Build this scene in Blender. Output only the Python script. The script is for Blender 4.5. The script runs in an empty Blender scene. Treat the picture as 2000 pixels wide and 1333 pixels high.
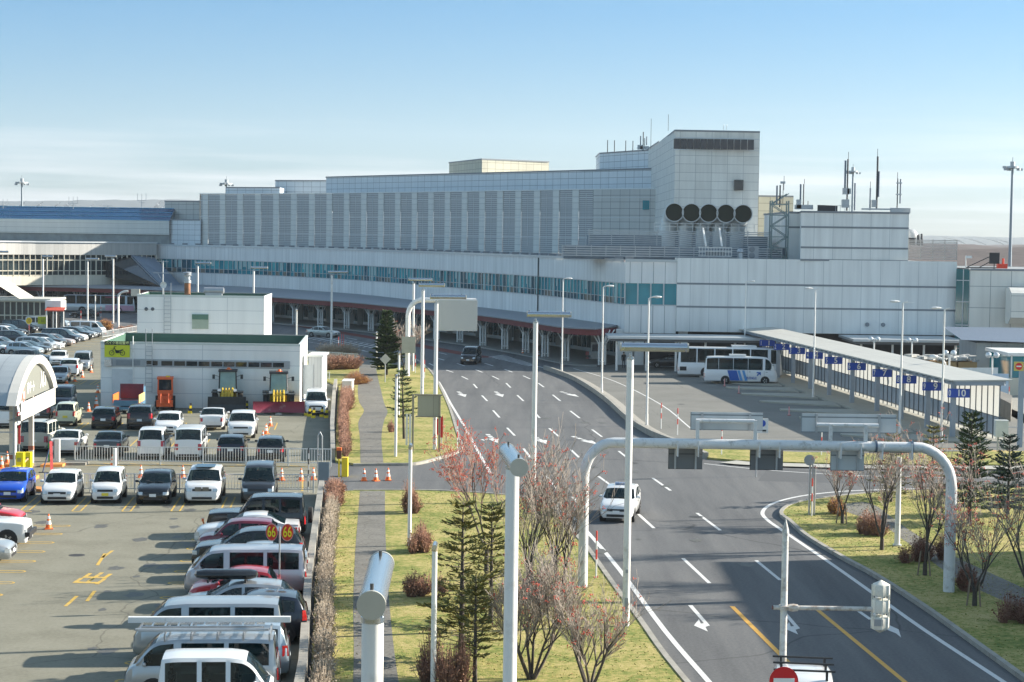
import bpy, bmesh, math, random
from mathutils import Vector, Matrix
random.seed(7)
R = math.radians
sc = bpy.context.scene
# ---------------------------------------------------------------- camera
FPX = 3700.0; CH = 13.8
PH = math.atan((666.5-463)/FPX); RO = 0.0138
_cp, _sp, _cr, _sr = math.cos(PH), math.sin(PH), math.cos(RO), math.sin(RO)
FW = Vector((0, _cp, -_sp)); U0 = Vector((0, _sp, _cp)); X0 = Vector((1, 0, 0))
RT = X0*_cr + U0*_sr; UP = -X0*_sr + U0*_cr
cam_d = bpy.data.cameras.new('camera'); cam = bpy.data.objects.new('camera', cam_d)
sc.collection.objects.link(cam); sc.camera = cam
cam_d.sensor_width = 36; cam_d.lens = 36*FPX/2000; cam_d.clip_end = 60000; cam_d.clip_start = .5
mw = Matrix((RT, UP, -FW)).transposed().to_4x4(); mw.translation = (0, 0, CH); cam.matrix_world = mw
# ---------------------------------------------------------------- light
SUN_EL, SUN_AZ = 22.0, 14.0       # azimuth from +X towards +Y
sd = Vector((math.cos(R(SUN_EL))*math.cos(R(SUN_AZ)), math.cos(R(SUN_EL))*math.sin(R(SUN_AZ)), math.sin(R(SUN_EL))))
sl = bpy.data.lights.new('sun', 'SUN'); sl.energy = 5.0; sl.angle = R(.5); sl.color = (1, .92, .80)
so = bpy.data.objects.new('sun', sl); sc.collection.objects.link(so)
so.rotation_euler = sd.to_track_quat('Z', 'Y').to_euler()
w = bpy.data.worlds.new('World'); sc.world = w; w.use_nodes = True
nt = w.node_tree; nt.nodes.clear()
N = nt.nodes.new; Lk = nt.links.new
out = N('ShaderNodeOutputWorld'); bg = N('ShaderNodeBackground'); sky = N('ShaderNodeTexSky')
sky.sky_type = 'NISHITA'; sky.sun_disc = False; sky.sun_elevation = R(SUN_EL); sky.sun_rotation = R(90-SUN_AZ)
sky.air_density = 1.0; sky.dust_density = .6; sky.ozone_density = 1.6; sky.altitude = 20
bg.inputs[1].default_value = .106
# thin high cloud near the horizon, part of the sky itself
tc = N('ShaderNodeTexCoord'); mp = N('ShaderNodeMapping'); mp.inputs['Scale'].default_value = (1.6, 1.6, 34)
nz = N('ShaderNodeTexNoise'); nz.inputs['Scale'].default_value = 1.6; nz.inputs['Detail'].default_value = 7; nz.inputs['Roughness'].default_value = .55
rp = N('ShaderNodeValToRGB'); rp.color_ramp.elements[0].position = .46; rp.color_ramp.elements[1].position = .60
sx = N('ShaderNodeSeparateXYZ'); el = N('ShaderNodeMapRange'); el.inputs[1].default_value = .0; el.inputs[2].default_value = .085; el.inputs[3].default_value = 1; el.inputs[4].default_value = 0
el.interpolation_type = 'SMOOTHSTEP'
mu = N('ShaderNodeMath'); mu.operation = 'MULTIPLY'; m2 = N('ShaderNodeMath'); m2.operation = 'MULTIPLY'; m2.inputs[1].default_value = .9
mx = N('ShaderNodeMix'); mx.data_type = 'RGBA'; mx.inputs[7].default_value = (3.5, 3.58, 3.65, 1)
# the clear air is paler at the horizon, bluer a few degrees up
gr = N('ShaderNodeMapRange'); gr.inputs[1].default_value = .0; gr.inputs[2].default_value = .4
tint = N('ShaderNodeMix'); tint.data_type = 'RGBA'; tint.blend_type = 'MULTIPLY'; tint.inputs[0].default_value = 1
tr = N('ShaderNodeValToRGB'); te = tr.color_ramp.elements
for i_, (p_, c_) in enumerate(((0, (.38, .45, .60)), (.09, (.25, .385, .56)), (.30, (.125, .34, .545)), (.60, (.95, .96, .84)))):
    e_ = te[i_] if i_ < 1 else (te.new(p_) if i_ < 3 else te[-1]); e_.position = p_; e_.color = (*c_, 1)
Lk(tc.outputs['Generated'], mp.inputs[0]); Lk(mp.outputs[0], nz.inputs[0]); Lk(nz.outputs[0], rp.inputs[0])
Lk(tc.outputs['Generated'], sx.inputs[0]); Lk(sx.outputs[2], el.inputs[0]); Lk(sx.outputs[2], gr.inputs[0])
Lk(rp.outputs[0], mu.inputs[0]); Lk(el.outputs[0], mu.inputs[1]); Lk(mu.outputs[0], m2.inputs[0])
Lk(gr.outputs[0], tr.inputs[0]); Lk(sky.outputs[0], tint.inputs[6]); Lk(tr.outputs[0], tint.inputs[7])
Lk(tint.outputs[2], mx.inputs[6]); Lk(m2.outputs[0], mx.inputs[0]); Lk(mx.outputs[2], bg.inputs[0]); Lk(bg.outputs[0], out.inputs[0])
sc.view_settings.view_transform = 'Standard'; sc.view_settings.look = 'None'; sc.view_settings.gamma = 1
sc.view_settings.use_curve_mapping = False; sc.view_settings.exposure = 1.4
# ---------------------------------------------------------------- pixel -> place helpers
def ray(px, py): return FW + RT*((px-1000)/FPX) + UP*((666.5-py)/FPX)
def G(px, py, z=0.0):
    r = ray(px, py); t = (z-CH)/r.z; return Vector((r.x*t, r.y*t, z))
def P(px, py, Y):
    r = ray(px, py); t = Y/r.y; return Vector((r.x*t, Y, CH+r.z*t))
def PX(px, Y): p = P(px, 600, Y); return p.x
# ---------------------------------------------------------------- materials
MT = {}
def lin(c):
    return tuple(((x/12.92) if x <= .04045 else ((x+.055)/1.055)**2.4) for x in c)
def M(name, col=(.5, .5, .5), rough=.6, metal=0, var=.08, vs=3.0, bump=0, bs=40, coat=0, emit=0, spec=.5, alpha=1, dirt=0, dirtc=(.12, .09, .06), ds=1.2):
    if name in MT: return MT[name]
    m = bpy.data.materials.new(name); m.use_nodes = True; MT[name] = m
    t = m.node_tree; b = t.nodes['Principled BSDF']; n = t.nodes.new; l = t.links.new
    b.inputs['Roughness'].default_value = rough; b.inputs['Metallic'].default_value = metal
    b.inputs['Specular IOR Level'].default_value = spec
    b.inputs['Coat Weight'].default_value = coat; b.inputs['Coat Roughness'].default_value = .05
    b.inputs['Base Color'].default_value = (*col, 1)
    co = n('ShaderNodeTexCoord')
    last = None
    if var > 0:
        a = n('ShaderNodeTexNoise'); a.inputs['Scale'].default_value = vs; a.inputs['Detail'].default_value = 5
        l(co.outputs['Object'], a.inputs[0])
        x = n('ShaderNodeMix'); x.data_type = 'RGBA'
        x.inputs[6].default_value = (*[max(0, c*(1-var*1.6)) for c in col], 1); x.inputs[7].default_value = (*[min(1, c*(1+var*1.6)) for c in col], 1)
        l(a.outputs[0], x.inputs[0]); last = x.outputs[2]
    if dirt > 0:
        a = n('ShaderNodeTexNoise'); a.inputs['Scale'].default_value = ds; a.inputs['Detail'].default_value = 8; a.inputs['Roughness'].default_value = .7
        l(co.outputs['Object'], a.inputs[0])
        r = n('ShaderNodeValToRGB'); r.color_ramp.elements[0].position = .62-dirt*.2; r.color_ramp.elements[1].position = .72
        l(a.outputs[0], r.inputs[0]); x = n('ShaderNodeMix'); x.data_type = 'RGBA'
        if last: l(last, x.inputs[6])
        else: x.inputs[6].default_value = (*col, 1)
        x.inputs[7].default_value = (*dirtc, 1); l(r.outputs[0], x.inputs[0]); last = x.outputs[2]
    if last: l(last, b.inputs['Base Color'])
    if bump > 0:
        a = n('ShaderNodeTexNoise'); a.inputs['Scale'].default_value = bs; a.inputs['Detail'].default_value = 3
        l(co.outputs['Object'], a.inputs[0]); u = n('ShaderNodeBump'); u.inputs['Strength'].default_value = bump; u.inputs['Distance'].default_value = .02
        l(a.outputs[0], u.inputs['Height']); l(u.outputs[0], b.inputs['Normal'])
    if emit: b.inputs['Emission Color'].default_value = (*col, 1); b.inputs['Emission Strength'].default_value = emit
    return m
def panel(name, col, jw, jh, joint=(.2, .2, .2), mortar=.03, rough=.55, metal=0, var=.06, streak=.1, off=0.0):
    """wall panels in metres of UV: joints, panel to panel variation, faint rain streaks"""
    if name in MT: return MT[name]
    m = bpy.data.materials.new(name); m.use_nodes = True; MT[name] = m
    t = m.node_tree; b = t.nodes['Principled BSDF']; n = t.nodes.new; l = t.links.new
    b.inputs['Roughness'].default_value = rough; b.inputs['Metallic'].default_value = metal
    co = n('ShaderNodeTexCoord'); br = n('ShaderNodeTexBrick'); br.offset = off; br.squash = 1
    br.inputs['Scale'].default_value = 1; br.inputs['Mortar Size'].default_value = mortar; br.inputs['Mortar Smooth'].default_value = .1
    br.inputs['Brick Width'].default_value = jw; br.inputs['Row Height'].default_value = jh; br.inputs['Bias'].default_value = 0
    br.inputs['Color1'].default_value = (*[c*(1-var) for c in col], 1); br.inputs['Color2'].default_value = (*[min(1, c*(1+var)) for c in col], 1)
    br.inputs['Mortar'].default_value = (*joint, 1)
    l(co.outputs['UV'], br.inputs[0])
    a = n('ShaderNodeTexNoise'); mp = n('ShaderNodeMapping'); mp.inputs['Scale'].default_value = (1.3, .09, 1)
    l(co.outputs['UV'], mp.inputs[0]); l(mp.outputs[0], a.inputs[0]); a.inputs['Scale'].default_value = 1; a.inputs['Detail'].default_value = 6
    r = n('ShaderNodeMapRange'); r.inputs[1].default_value = .3; r.inputs[2].default_value = .8; r.inputs[3].default_value = 1; r.inputs[4].default_value = 1-streak*2
    l(a.outputs[0], r.inputs[0])
    x = n('ShaderNodeMix'); x.data_type = 'RGBA'; x.blend_type = 'MULTIPLY'; x.inputs[0].default_value = 1
    l(br.outputs[0], x.inputs[6]); l(r.outputs[0], x.inputs[7]); l(x.outputs[2], b.inputs['Base Color'])
    return m
def ramp_mat(name, stops, scales, rough=.9, bump=.3, bs=30, detail=6, blend=.5, third=None, stretch=None):
    """ground-like stuff: colours of a ramp driven by two noises in world metres"""
    if name in MT: return MT[name]
    m = bpy.data.materials.new(name); m.use_nodes = True; MT[name] = m
    t = m.node_tree; b = t.nodes['Principled BSDF']; n = t.nodes.new; l = t.links.new
    b.inputs['Roughness'].default_value = rough; b.inputs['Specular IOR Level'].default_value = .25
    co = n('ShaderNodeTexCoord')
    a = n('ShaderNodeTexNoise'); a.inputs['Scale'].default_value = scales[0]; a.inputs['Detail'].default_value = detail; a.inputs['Roughness'].default_value = .65
    c = n('ShaderNodeTexNoise'); c.inputs['Scale'].default_value = scales[1]; c.inputs['Detail'].default_value = 4
    l(co.outputs['Object'], c.inputs[0])
    if stretch: mq = n('ShaderNodeMapping'); mq.inputs['Scale'].default_value = stretch; mq.inputs['Rotation'].default_value = (0, 0, R(-4)); l(co.outputs['Object'], mq.inputs[0]); l(mq.outputs[0], a.inputs[0])
    else: l(co.outputs['Object'], a.inputs[0])
    x = n('ShaderNodeMix'); x.inputs[0].default_value = blend; l(a.outputs[0], x.inputs[2]); l(c.outputs[0], x.inputs[3])
    r = n('ShaderNodeValToRGB'); e = r.color_ramp.elements
    while len(e) < len(stops): e.new(.5)
    for i, (p, cc) in enumerate(stops): e[i].position = p; e[i].color = (*cc, 1)
    l(x.outputs[0], r.inputs[0]); last = r.outputs[0]
    if third:   # thin dark lines: cracks, seams
        v = n('ShaderNodeTexVoronoi'); v.feature = 'DISTANCE_TO_EDGE'; v.inputs['Scale'].default_value = third[0]
        dn = n('ShaderNodeTexNoise'); dn.inputs['Scale'].default_value = third[0]*4; l(co.outputs['Object'], dn.inputs[0])
        ad = n('ShaderNodeVectorMath'); ad.operation = 'MULTIPLY_ADD'; ad.inputs[1].default_value = (third[2],)*3
        l(dn.outputs['Color'], ad.inputs[0]); l(co.outputs['Object'], ad.inputs[2]); l(ad.outputs[0], v.inputs[0])
        q = n('ShaderNodeMapRange'); q.inputs[1].default_value = 0; q.inputs[2].default_value = third[1]; q.inputs[3].default_value = third[3]; q.inputs[4].default_value = 1
        l(v.outputs['Distance'], q.inputs[0]); y = n('ShaderNodeMix'); y.data_type = 'RGBA'; y.blend_type = 'MULTIPLY'; y.inputs[0].default_value = 1
        l(last, y.inputs[6]); l(q.outputs[0], y.inputs[7]); last = y.outputs[2]
    l(last, b.inputs['Base Color'])
    f = n('ShaderNodeTexNoise'); f.inputs['Scale'].default_value = bs; f.inputs['Detail'].default_value = 3; l(co.outputs['Object'], f.inputs[0])
    u = n('ShaderNodeBump'); u.inputs['Strength'].default_value = bump; u.inputs['Distance'].default_value = .03
    l(f.outputs[0], u.inputs['Height']); l(u.outputs[0], b.inputs['Normal'])
    return m
white = M('white_paint', (.72, .72, .70), .35, var=.03, dirt=.25, dirtc=(.42, .38, .33), ds=2)
poleW = M('pole_paint', (.74, .73, .70), .35, var=.05, vs=.8, dirt=.42, dirtc=(.52, .50, .46), ds=1.6)
galv = M('galvanised_steel', (.42, .44, .46), .42, .6, var=.12)
grey = M('grey_paint', (.34, .36, .38), .5, var=.06)
steel = M('brushed_steel', (.62, .64, .66), .24, .95, var=.05)
dark = M('dark_rubber', (.02, .02, .02), .75, var=.2)
black = M('black_metal', (.03, .03, .035), .4, .3, var=.1)
glassM = M('window_glass', (.012, .020, .026), .06, 0, var=0, spec=.75)
teal = M('teal_glass', (.02, .24, .30), .10, 0, var=.3, vs=.35, spec=.8)
red = M('red_paint', (.55, .03, .02), .45, var=.06)
orange = M('orange_plastic', (.85, .17, .03), .5, var=.06)
yellow = M('yellow_paint', (.82, .60, .02), .45, var=.08)
concrete = M('concrete', (.30, .285, .25), .85, var=.18, vs=1.5, bump=.3, dirt=.3, dirtc=(.2, .18, .15))
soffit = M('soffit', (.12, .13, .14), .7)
# ---------------------------------------------------------------- mesh builder
COL = sc.collection
class MB:
    def __init__(s): s.v = []; s.f = []; s.uv = []; s.mi = []
    def face(s, pts, uv=None, mi=0):
        i = len(s.v); s.v += [tuple(p) for p in pts]; s.f.append(tuple(range(i, i+len(pts)))); s.uv.append(uv); s.mi.append(mi); return s
    def box(s, c, d, rz=0, mi=0, rot=None):
        hx, hy, hz = d[0]/2, d[1]/2, d[2]/2
        m = rot if rot else Matrix.Rotation(rz, 3, 'Z'); c = Vector(c)
        q = [c+m@Vector((x*hx, y*hy, z*hz)) for z in (-1, 1) for y in (-1, 1) for x in (-1, 1)]
        for a, wd, ht in (((0, 1, 5, 4), d[0], d[2]), ((1, 3, 7, 5), d[1], d[2]), ((3, 2, 6, 7), d[0], d[2]), ((2, 0, 4, 6), d[1], d[2]), ((4, 5, 7, 6), d[0], d[1]), ((2, 3, 1, 0), d[0], d[1])):
            s.face([q[i] for i in a], [(0, 0), (wd, 0), (wd, ht), (0, ht)], mi)
        return s
    def bar(s, a, b, w, h=None, mi=0):
        a = Vector(a); b = Vector(b); d = b-a
        if d.length < 1e-6: return s
        q = d.to_track_quat('X', 'Z').to_matrix(); return s.box((a+b)/2, (d.length, w, h or w), rot=q, mi=mi)
    def cyl(s, a, b, r0, r1=None, n=10, caps=True, mi=0):
        a = Vector(a); b = Vector(b); r1 = r0 if r1 is None else r1; d = b-a
        q = d.to_track_quat('Z', 'Y').to_matrix(); i = len(s.v)
        for p, r in ((a, r0), (b, r1)):
            for k in range(n):
                t = 2*math.pi*k/n; s.v.append(tuple(p+q@Vector((math.cos(t)*r, math.sin(t)*r, 0))))
        for k in range(n):
            k2 = (k+1) % n; s.f.append((i+k, i+k2, i+n+k2, i+n+k)); s.uv.append(None); s.mi.append(mi)
        if caps:
            s.f.append(tuple(i+k for k in reversed(range(n)))); s.uv.append(None); s.mi.append(mi)
            s.f.append(tuple(i+n+k for k in range(n))); s.uv.append(None); s.mi.append(mi)
        return s
    def tube(s, pts, r, n=8, mi=0, caps=True):
        pts = [Vector(p) for p in pts]; i = len(s.v); m = len(pts); rr = r if isinstance(r, (list, tuple)) else [r]*m
        up = Vector((.13, .21, .97))
        for k, p in enumerate(pts):
            d = (pts[min(k+1, m-1)]-pts[max(k-1, 0)]).normalized()
            x = d.cross(up)
            if x.length < .05: x = d.cross(Vector((1, .1, 0)))
            x.normalize(); y = x.cross(d)
            for j in range(n):
                t = 2*math.pi*j/n; s.v.append(tuple(p+(x*math.cos(t)+y*math.sin(t))*rr[k]))
        for k in range(m-1):
            for j in range(n):
                j2 = (j+1) % n; s.f.append((i+k*n+j, i+k*n+j2, i+(k+1)*n+j2, i+(k+1)*n+j)); s.uv.append(None); s.mi.append(mi)
        if caps and n > 2:
            s.f.append(tuple(i+k for k in reversed(range(n)))); s.f.append(tuple(i+(m-1)*n+k for k in range(n))); s.uv += [None]*2; s.mi += [mi]*2
        return s
    def prism(s, pts, z0, z1, mi=0, bottom=False, su=0):
        pts = [(p[0], p[1]) for p in pts]; n = len(pts)
        area = sum(pts[i][0]*pts[(i+1) % n][1]-pts[(i+1) % n][0]*pts[i][1] for i in range(n))
        if area < 0: pts = pts[::-1]
        s.face([(x, y, z1) for x, y in pts], [(x, y) for x, y in pts], mi)
        if bottom: s.face([(x, y, z0) for x, y in reversed(pts)], None, mi)
        u = su
        for i in range(n):
            a = pts[i]; b = pts[(i+1) % n]; L = math.hypot(a[0]-b[0], a[1]-b[1])
            s.face([(a[0], a[1], z0), (b[0], b[1], z0), (b[0], b[1], z1), (a[0], a[1], z1)], [(u, z0), (u+L, z0), (u+L, z1), (u, z1)], mi); u += L
        return s
    def lathe(s, c, prof, n=16, mi=0, axis='Z'):
        c = Vector(c); i = len(s.v); m = len(prof)
        for r, z in prof:
            for k in range(n):
                t = 2*math.pi*k/n; p = Vector((r*math.cos(t), r*math.sin(t), z))
                if axis == 'Y': p = Vector((p.x, p.z, p.y))
                if axis == 'X': p = Vector((p.z, p.x, p.y))
                s.v.append(tuple(c+p))
        for j in range(m-1):
            for k in range(n):
                k2 = (k+1) % n; s.f.append((i+j*n+k, i+j*n+k2, i+(j+1)*n+k2, i+(j+1)*n+k)); s.uv.append(None); s.mi.append(mi)
        return s
    def build(s, name, mat, parent=None, smooth=None, link=True):
        me = bpy.data.meshes.new(name); me.from_pydata(s.v, [], s.f)
        for mm in (mat if isinstance(mat, (list, tuple)) else [mat]): me.materials.append(mm)
        if any(u for u in s.uv):
            ul = me.uv_layers.new(name='UVMap'); k = 0
            for fi, f in enumerate(s.f):
                for j in range(len(f)):
                    if s.uv[fi]: ul.data[k].uv = s.uv[fi][j]
                    k += 1
        if any(s.mi): me.polygons.foreach_set('material_index', s.mi)
        if smooth:
            me.polygons.foreach_set('use_smooth', [True]*len(s.f)); me.update(); me.set_sharp_from_angle(angle=R(smooth))
        me.update()
        o = bpy.data.objects.new(name, me)
        if link: COL.objects.link(o)
        if parent: attach(o, parent)
        return o
def attach(o, parent):
    o.parent = parent
    r = parent
    while r.parent: r = r.parent
    if not r.get('local'):     # parts modelled in world coordinates
        o.matrix_parent_inverse = wm(parent).inverted()
def wm(o):
    m = Matrix.Translation(o.location) @ Matrix.Rotation(o.rotation_euler.z, 4, 'Z')
    if o.parent: m = wm(o.parent) @ o.matrix_parent_inverse @ m
    return m
LABELS = {}
def tag(o, label, cat, group=None, kind=None):
    if label: o['label'] = label
    if cat: o['category'] = cat
    if group: o['group'] = group
    if kind: o['kind'] = kind
    return o
def thing(name, label, cat, loc=(0, 0, 0), rz=0, group=None, local=False):
    o = bpy.data.objects.new(name, None); COL.objects.link(o); o.location = loc; o.rotation_euler = (0, 0, rz)
    o.empty_display_size = .2
    if local: o['local'] = 1
    return tag(o, label, cat, group)
def structure(name, mb, mat, smooth=None):
    o = mb.build(name, mat, smooth=smooth); o['kind'] = 'structure'; return o
KIDS = {}
def dup(root, loc, rz=0, label=None, group=None, scale=None):
    if not KIDS.get(root.name):
        KIDS[root.name] = [(c, list(c.children)) for c in root.children]
    r = root.copy(); COL.objects.link(r); r.location = loc; r.rotation_euler = (0, 0, rz)
    if label: r['label'] = label
    if group: r['group'] = group
    if scale: r.scale = scale
    for ch, gs in KIDS[root.name]:
        c = ch.copy(); COL.objects.link(c); c.parent = r
        for g in gs:
            d = g.copy(); COL.objects.link(d); d.parent = c
    return r
def strip(pts, w, z, closed=False):
    """flat ribbon of width w centred on a polyline"""
    P2 = [Vector((p[0], p[1])) for p in pts]; n = len(P2); L = []; Rr = []
    for i in range(n):
        a = P2[max(i-1, 0)]; b = P2[min(i+1, n-1)]; d = (b-a).normalized(); nn = Vector((-d.y, d.x))
        L.append(P2[i]+nn*w/2); Rr.append(P2[i]-nn*w/2)
    return L, Rr
def ribbon(mb, pts, w, z, mi=0):
    L, Rr = strip(pts, w, z)
    for i in range(len(L)-1):
        mb.face([(Rr[i].x, Rr[i].y, z), (Rr[i+1].x, Rr[i+1].y, z), (L[i+1].x, L[i+1].y, z), (L[i].x, L[i].y, z)], None, mi)
def kerbline(mb, pts, w, z0, z1):
    L, Rr = strip(pts, w, z1)
    for i in range(len(L)-1):
        a, b, c, d = Rr[i], Rr[i+1], L[i+1], L[i]
        mb.face([(a.x, a.y, z1), (b.x, b.y, z1), (c.x, c.y, z1), (d.x, d.y, z1)])
        mb.face([(a.x, a.y, z0), (b.x, b.y, z0), (b.x, b.y, z1), (a.x, a.y, z1)])
        mb.face([(c.x, c.y, z0), (d.x, d.y, z0), (d.x, d.y, z1), (c.x, c.y, z1)])
    for i in (0, len(L)-1):
        a, d = Rr[i], L[i]; mb.face([(a.x, a.y, z0), (d.x, d.y, z0), (d.x, d.y, z1), (a.x, a.y, z1)])
def smooth_line(pts, k=4):
    """Catmull-Rom through the points"""
    q = [Vector((p[0], p[1])) for p in pts]; q = [q[0]*2-q[1]]+q+[q[-1]*2-q[-2]]; o = []
    for i in range(1, len(q)-2):
        for j in range(k):
            t = j/k; a, b, c, d = q[i-1:i+3]
            o.append(.5*((2*b)+(c-a)*t+(2*a-5*b+4*c-d)*t*t+(3*b-a-3*c+d)*t**3))
    o.append(q[-2]); return o
def text_mesh(s, size, parent=None, mat=None, loc=(0, 0, 0), rot=(0, 0, 0), name='lettering', sx=1, sy=1, extrude=.004, bold=0):
    cu = bpy.data.curves.new('t', 'FONT'); cu.body = s; cu.size = size; cu.align_x = 'CENTER'; cu.align_y = 'CENTER'; cu.extrude = extrude; cu.offset = bold
    o = bpy.data.objects.new('t', cu); COL.objects.link(o)
    dg = bpy.context.evaluated_depsgraph_get(); me = bpy.data.meshes.new_from_object(o.evaluated_get(dg)); bpy.data.objects.remove(o)
    for v in me.vertices: v.co.x *= sx; v.co.y *= sy
    mm = Matrix.LocRotScale(Vector(loc), __import__('mathutils').Euler(rot), None); me.transform(mm)
    me.materials.clear(); me.materials.append(mat)
    m = bpy.data.objects.new(name, me); me.name = name; COL.objects.link(m)
    if parent: attach(m, parent)
    return m
# ================================================================ GROUND AND ROADS
field = ramp_mat('dry_field', [(.3, (.09, .08, .045)), (.5, (.14, .12, .06)), (.7, (.10, .12, .05))], (.02, .4))
asphR = ramp_mat('road_asphalt', [(.30, (.072, .074, .077)), (.5, (.120, .122, .124)), (.68, (.168, .167, .163))], (.6, 9), rough=.85, bump=.25, bs=60, blend=.34, stretch=(1, .07, 1), third=(.055, .0035, 1.6, .55))
asphL = ramp_mat('lot_asphalt', [(.28, (.140, .133, .100)), (.5, (.208, .200, .155)), (.72, (.26, .25, .20))], (.34, 7), rough=.9, bump=.25, bs=50, blend=.35, third=(.075, .003, 1.8, .6))
asphY = ramp_mat('yard_asphalt', [(.28, (.13, .13, .118)), (.5, (.175, .173, .158)), (.74, (.22, .217, .20))], (.2, 6), rough=.9, bump=.2, bs=50, blend=.35, third=(.06, .003, 1.8, .65))
grassM = ramp_mat('autumn_lawn', [(.30, (.065, .115, .02)), (.43, (.19, .215, .05)), (.54, (.36, .31, .11)), (.68, (.48, .38, .18))], (.38, 5), rough=.95, bump=.9, bs=26, blend=.45)
pathM = ramp_mat('paver_path', [(.3, (.12, .115, .10)), (.5, (.175, .168, .15)), (.7, (.23, .22, .195))], (.5, 8), rough=.92, bump=.3, bs=20, blend=.5, third=(1.5, .06, .2, .72))
kerbM = M('kerb_stone', (.30, .285, .25), .9, var=.2, vs=2, dirt=.3, dirtc=(.14, .12, .09))
lineW = M('road_line_white', (.62, .62, .60), .7, var=.12, vs=5, dirt=.35, dirtc=(.25, .25, .25), ds=5)
lineY = M('road_line_yellow', (.66, .36, .06), .7, var=.12, vs=5, dirt=.2, dirtc=(.3, .24, .12), ds=4)
lineP = M('parking_line_yellow', (.58, .37, .06), .8, var=.15, vs=3, dirt=.75, dirtc=(.20, .185, .14), ds=3)
redroad = ramp_mat('red_surfacing', [(.3, (.12, .03, .025)), (.7, (.20, .055, .045))], (.8, 12), bump=.1)
mb = MB(); mb.face([(-6500, -2500, -.03), (6500, -2500, -.03), (6500, 7400, -.03), (-6500, 7400, -.03)]); structure('ground', mb, field)
mb = MB(); mb.face([(-260, 15, 0), (160, 15, 0), (160, 420, 0), (-260, 420, 0)]); structure('road', mb, asphR)
WALL = [(-4.35, 30), (-6.3, 57.7), (-7.8, 73.2), (-10.0, 100.0)]      # wall line east of the lot
WALL2 = [(-10.85, 115.2), (-12.6, 133), (-15.0, 160), (-15.9, 171)]
def wx(y):
    q = WALL+WALL2
    for a, b in zip(q, q[1:]):
        if a[1] <= y <= b[1]: return a[0]+(b[0]-a[0])*(y-a[1])/(b[1]-a[1])
    return q[-1][0]-(y-q[-1][1])*.085
mb = MB(); mb.face([(-120, 30, .006), (wx(30), 30, .006), (wx(57.7), 57.7, .006), (wx(73.2), 73.2, .006), (wx(100), 100, .006), (wx(115.2), 115.2, .006), (wx(133), 133, .006), (wx(171), 171, .006), (-17.5, 176, .006), (-30, 248, .006), (-50, 262, .006), (-120, 262, .006)])
structure('parking_lot', mb, asphL)
# bus yard (east)
YK = smooth_line([G(1060, 722), G(1087, 731), G(1125, 747), G(1177, 782), G(1223, 824), G(1270, 853), G(1330, 876), G(1373, 897)], 4)
mb = MB(); pts = [(p.x, p.y) for p in YK]+[(14, 122), (24, 120), (60, 119), (90, 118), (90, 206.5), (9.5, 206.5)]
mb.face([(x, y, .006) for x, y in pts]); structure('bus_yard', mb, asphY)
# grass verges
def verge(pts, name='grass_verge', z=.13, mat=grassM):
    m = MB(); m.prism(pts, 0, z); return structure(name, m, mat)
NI = [(-10.6, 114.2)]+[tuple(p.xy) for p in smooth_line([G(700, 911), G(760, 909), G(810, 908), G(847, 899), G(884, 887), G(899, 876), G(890, 844), G(873, 791), G(845, 735), G(822, 712)], 4)]+[(-11.5, 197), (-14.0, 205), (-17, 214), (-22, 222), (-25, 215), (-17.3, 176.5), (-15.6, 171), (-14.7, 160), (-12.3, 133)]
verge(NI)
SI = [(-9.75, 100.3)]+[tuple(p.xy) for p in smooth_line([G(690, 963), G(820, 963), G(900, 966), G(1000, 974), G(1062, 989), G(1100, 1018), G(1121, 1048), G(1146, 1076), G(1195, 1146), G(1247, 1216), G(1299, 1290)], 4)]+[(6.1, 50), (7.2, 30), (-4.05, 30), (-6.05, 57.7), (-7.55, 73.2)]
verge(SI)
EI = [tuple(p.xy) for p in smooth_line([G(1895, 1251), G(1790, 1177), G(1709, 1125), G(1650, 1093), G(1580, 1051), G(1545, 1022), G(1528, 1008), G(1538, 995), G(1566, 985), G(1615, 977), G(1700, 968), G(1790, 962), G(2050, 955)], 4)]+[(60, 108), (60, 30), (17.9, 30), (17.3, 45)]
verge(EI)
WE = [tuple(p.xy) for p in smooth_line([G(1360, 884), G(1373, 896), G(1466, 904), G(1625, 909), G(1760, 911), G(2050, 912)], 3)]+[tuple(p.xy) for p in (G(2050, 886), G(1900, 884), G(1740, 890), G(1560, 887), G(1373, 878))]
verge(WE)
mb = MB(); ribbon(mb, [(p.x, p.y-.9) for p in smooth_line([G(1420, 901), G(1466, 905), G(1625, 910), G(1760, 912), G(2050, 913)], 3)], 1.7, .09); structure('concrete_margin', mb, M('pale_concrete', (.36, .35, .31), .9, var=.12, vs=2))
# kerbs
mb = MB()
for L_ in (smooth_line([G(690, 911), G(760, 910), G(810, 909), G(848, 900), G(886, 888), G(901, 876), G(892, 844), G(875, 791), G(847, 735), G(824, 712), G(800, 696)], 4),
           smooth_line([G(690, 962), G(820, 962), G(900, 965), G(1000, 973), G(1064, 988), G(1102, 1018), G(1123, 1048), G(1148, 1076), G(1197, 1146), G(1249, 1216), G(1301, 1290), (6.3, 50), (7.4, 30)], 4),
           smooth_line([(17.7, 30), (17.1, 45), G(1893, 1252), G(1788, 1178), G(1707, 1126), G(1648, 1094), G(1578, 1052), G(1543, 1022), G(1526, 1008), G(1536, 994), G(1566, 984), G(1615, 976), G(1700, 967), G(1790, 961), G(2050, 954)], 4)):
    kerbline(mb, L_, .2, 0, .16)
structure('kerb', mb, kerbM)
# raised edge between road and bus yard: low wall with ledge
mb = MB(); kerbline(mb, [(p.x+.2, p.y) for p in YK], .3, 0, .42); tag(mb.build('low_wall', concrete), 'low curved concrete edge wall between road and bus yard', 'wall')
mb = MB(); kerbline(mb, [(p.x+.85, p.y+.1) for p in YK], .7, 0, .1); structure('yard_ledge', mb, M('pale_ledge', (.33, .31, .27), .9, var=.12, vs=2))
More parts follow.
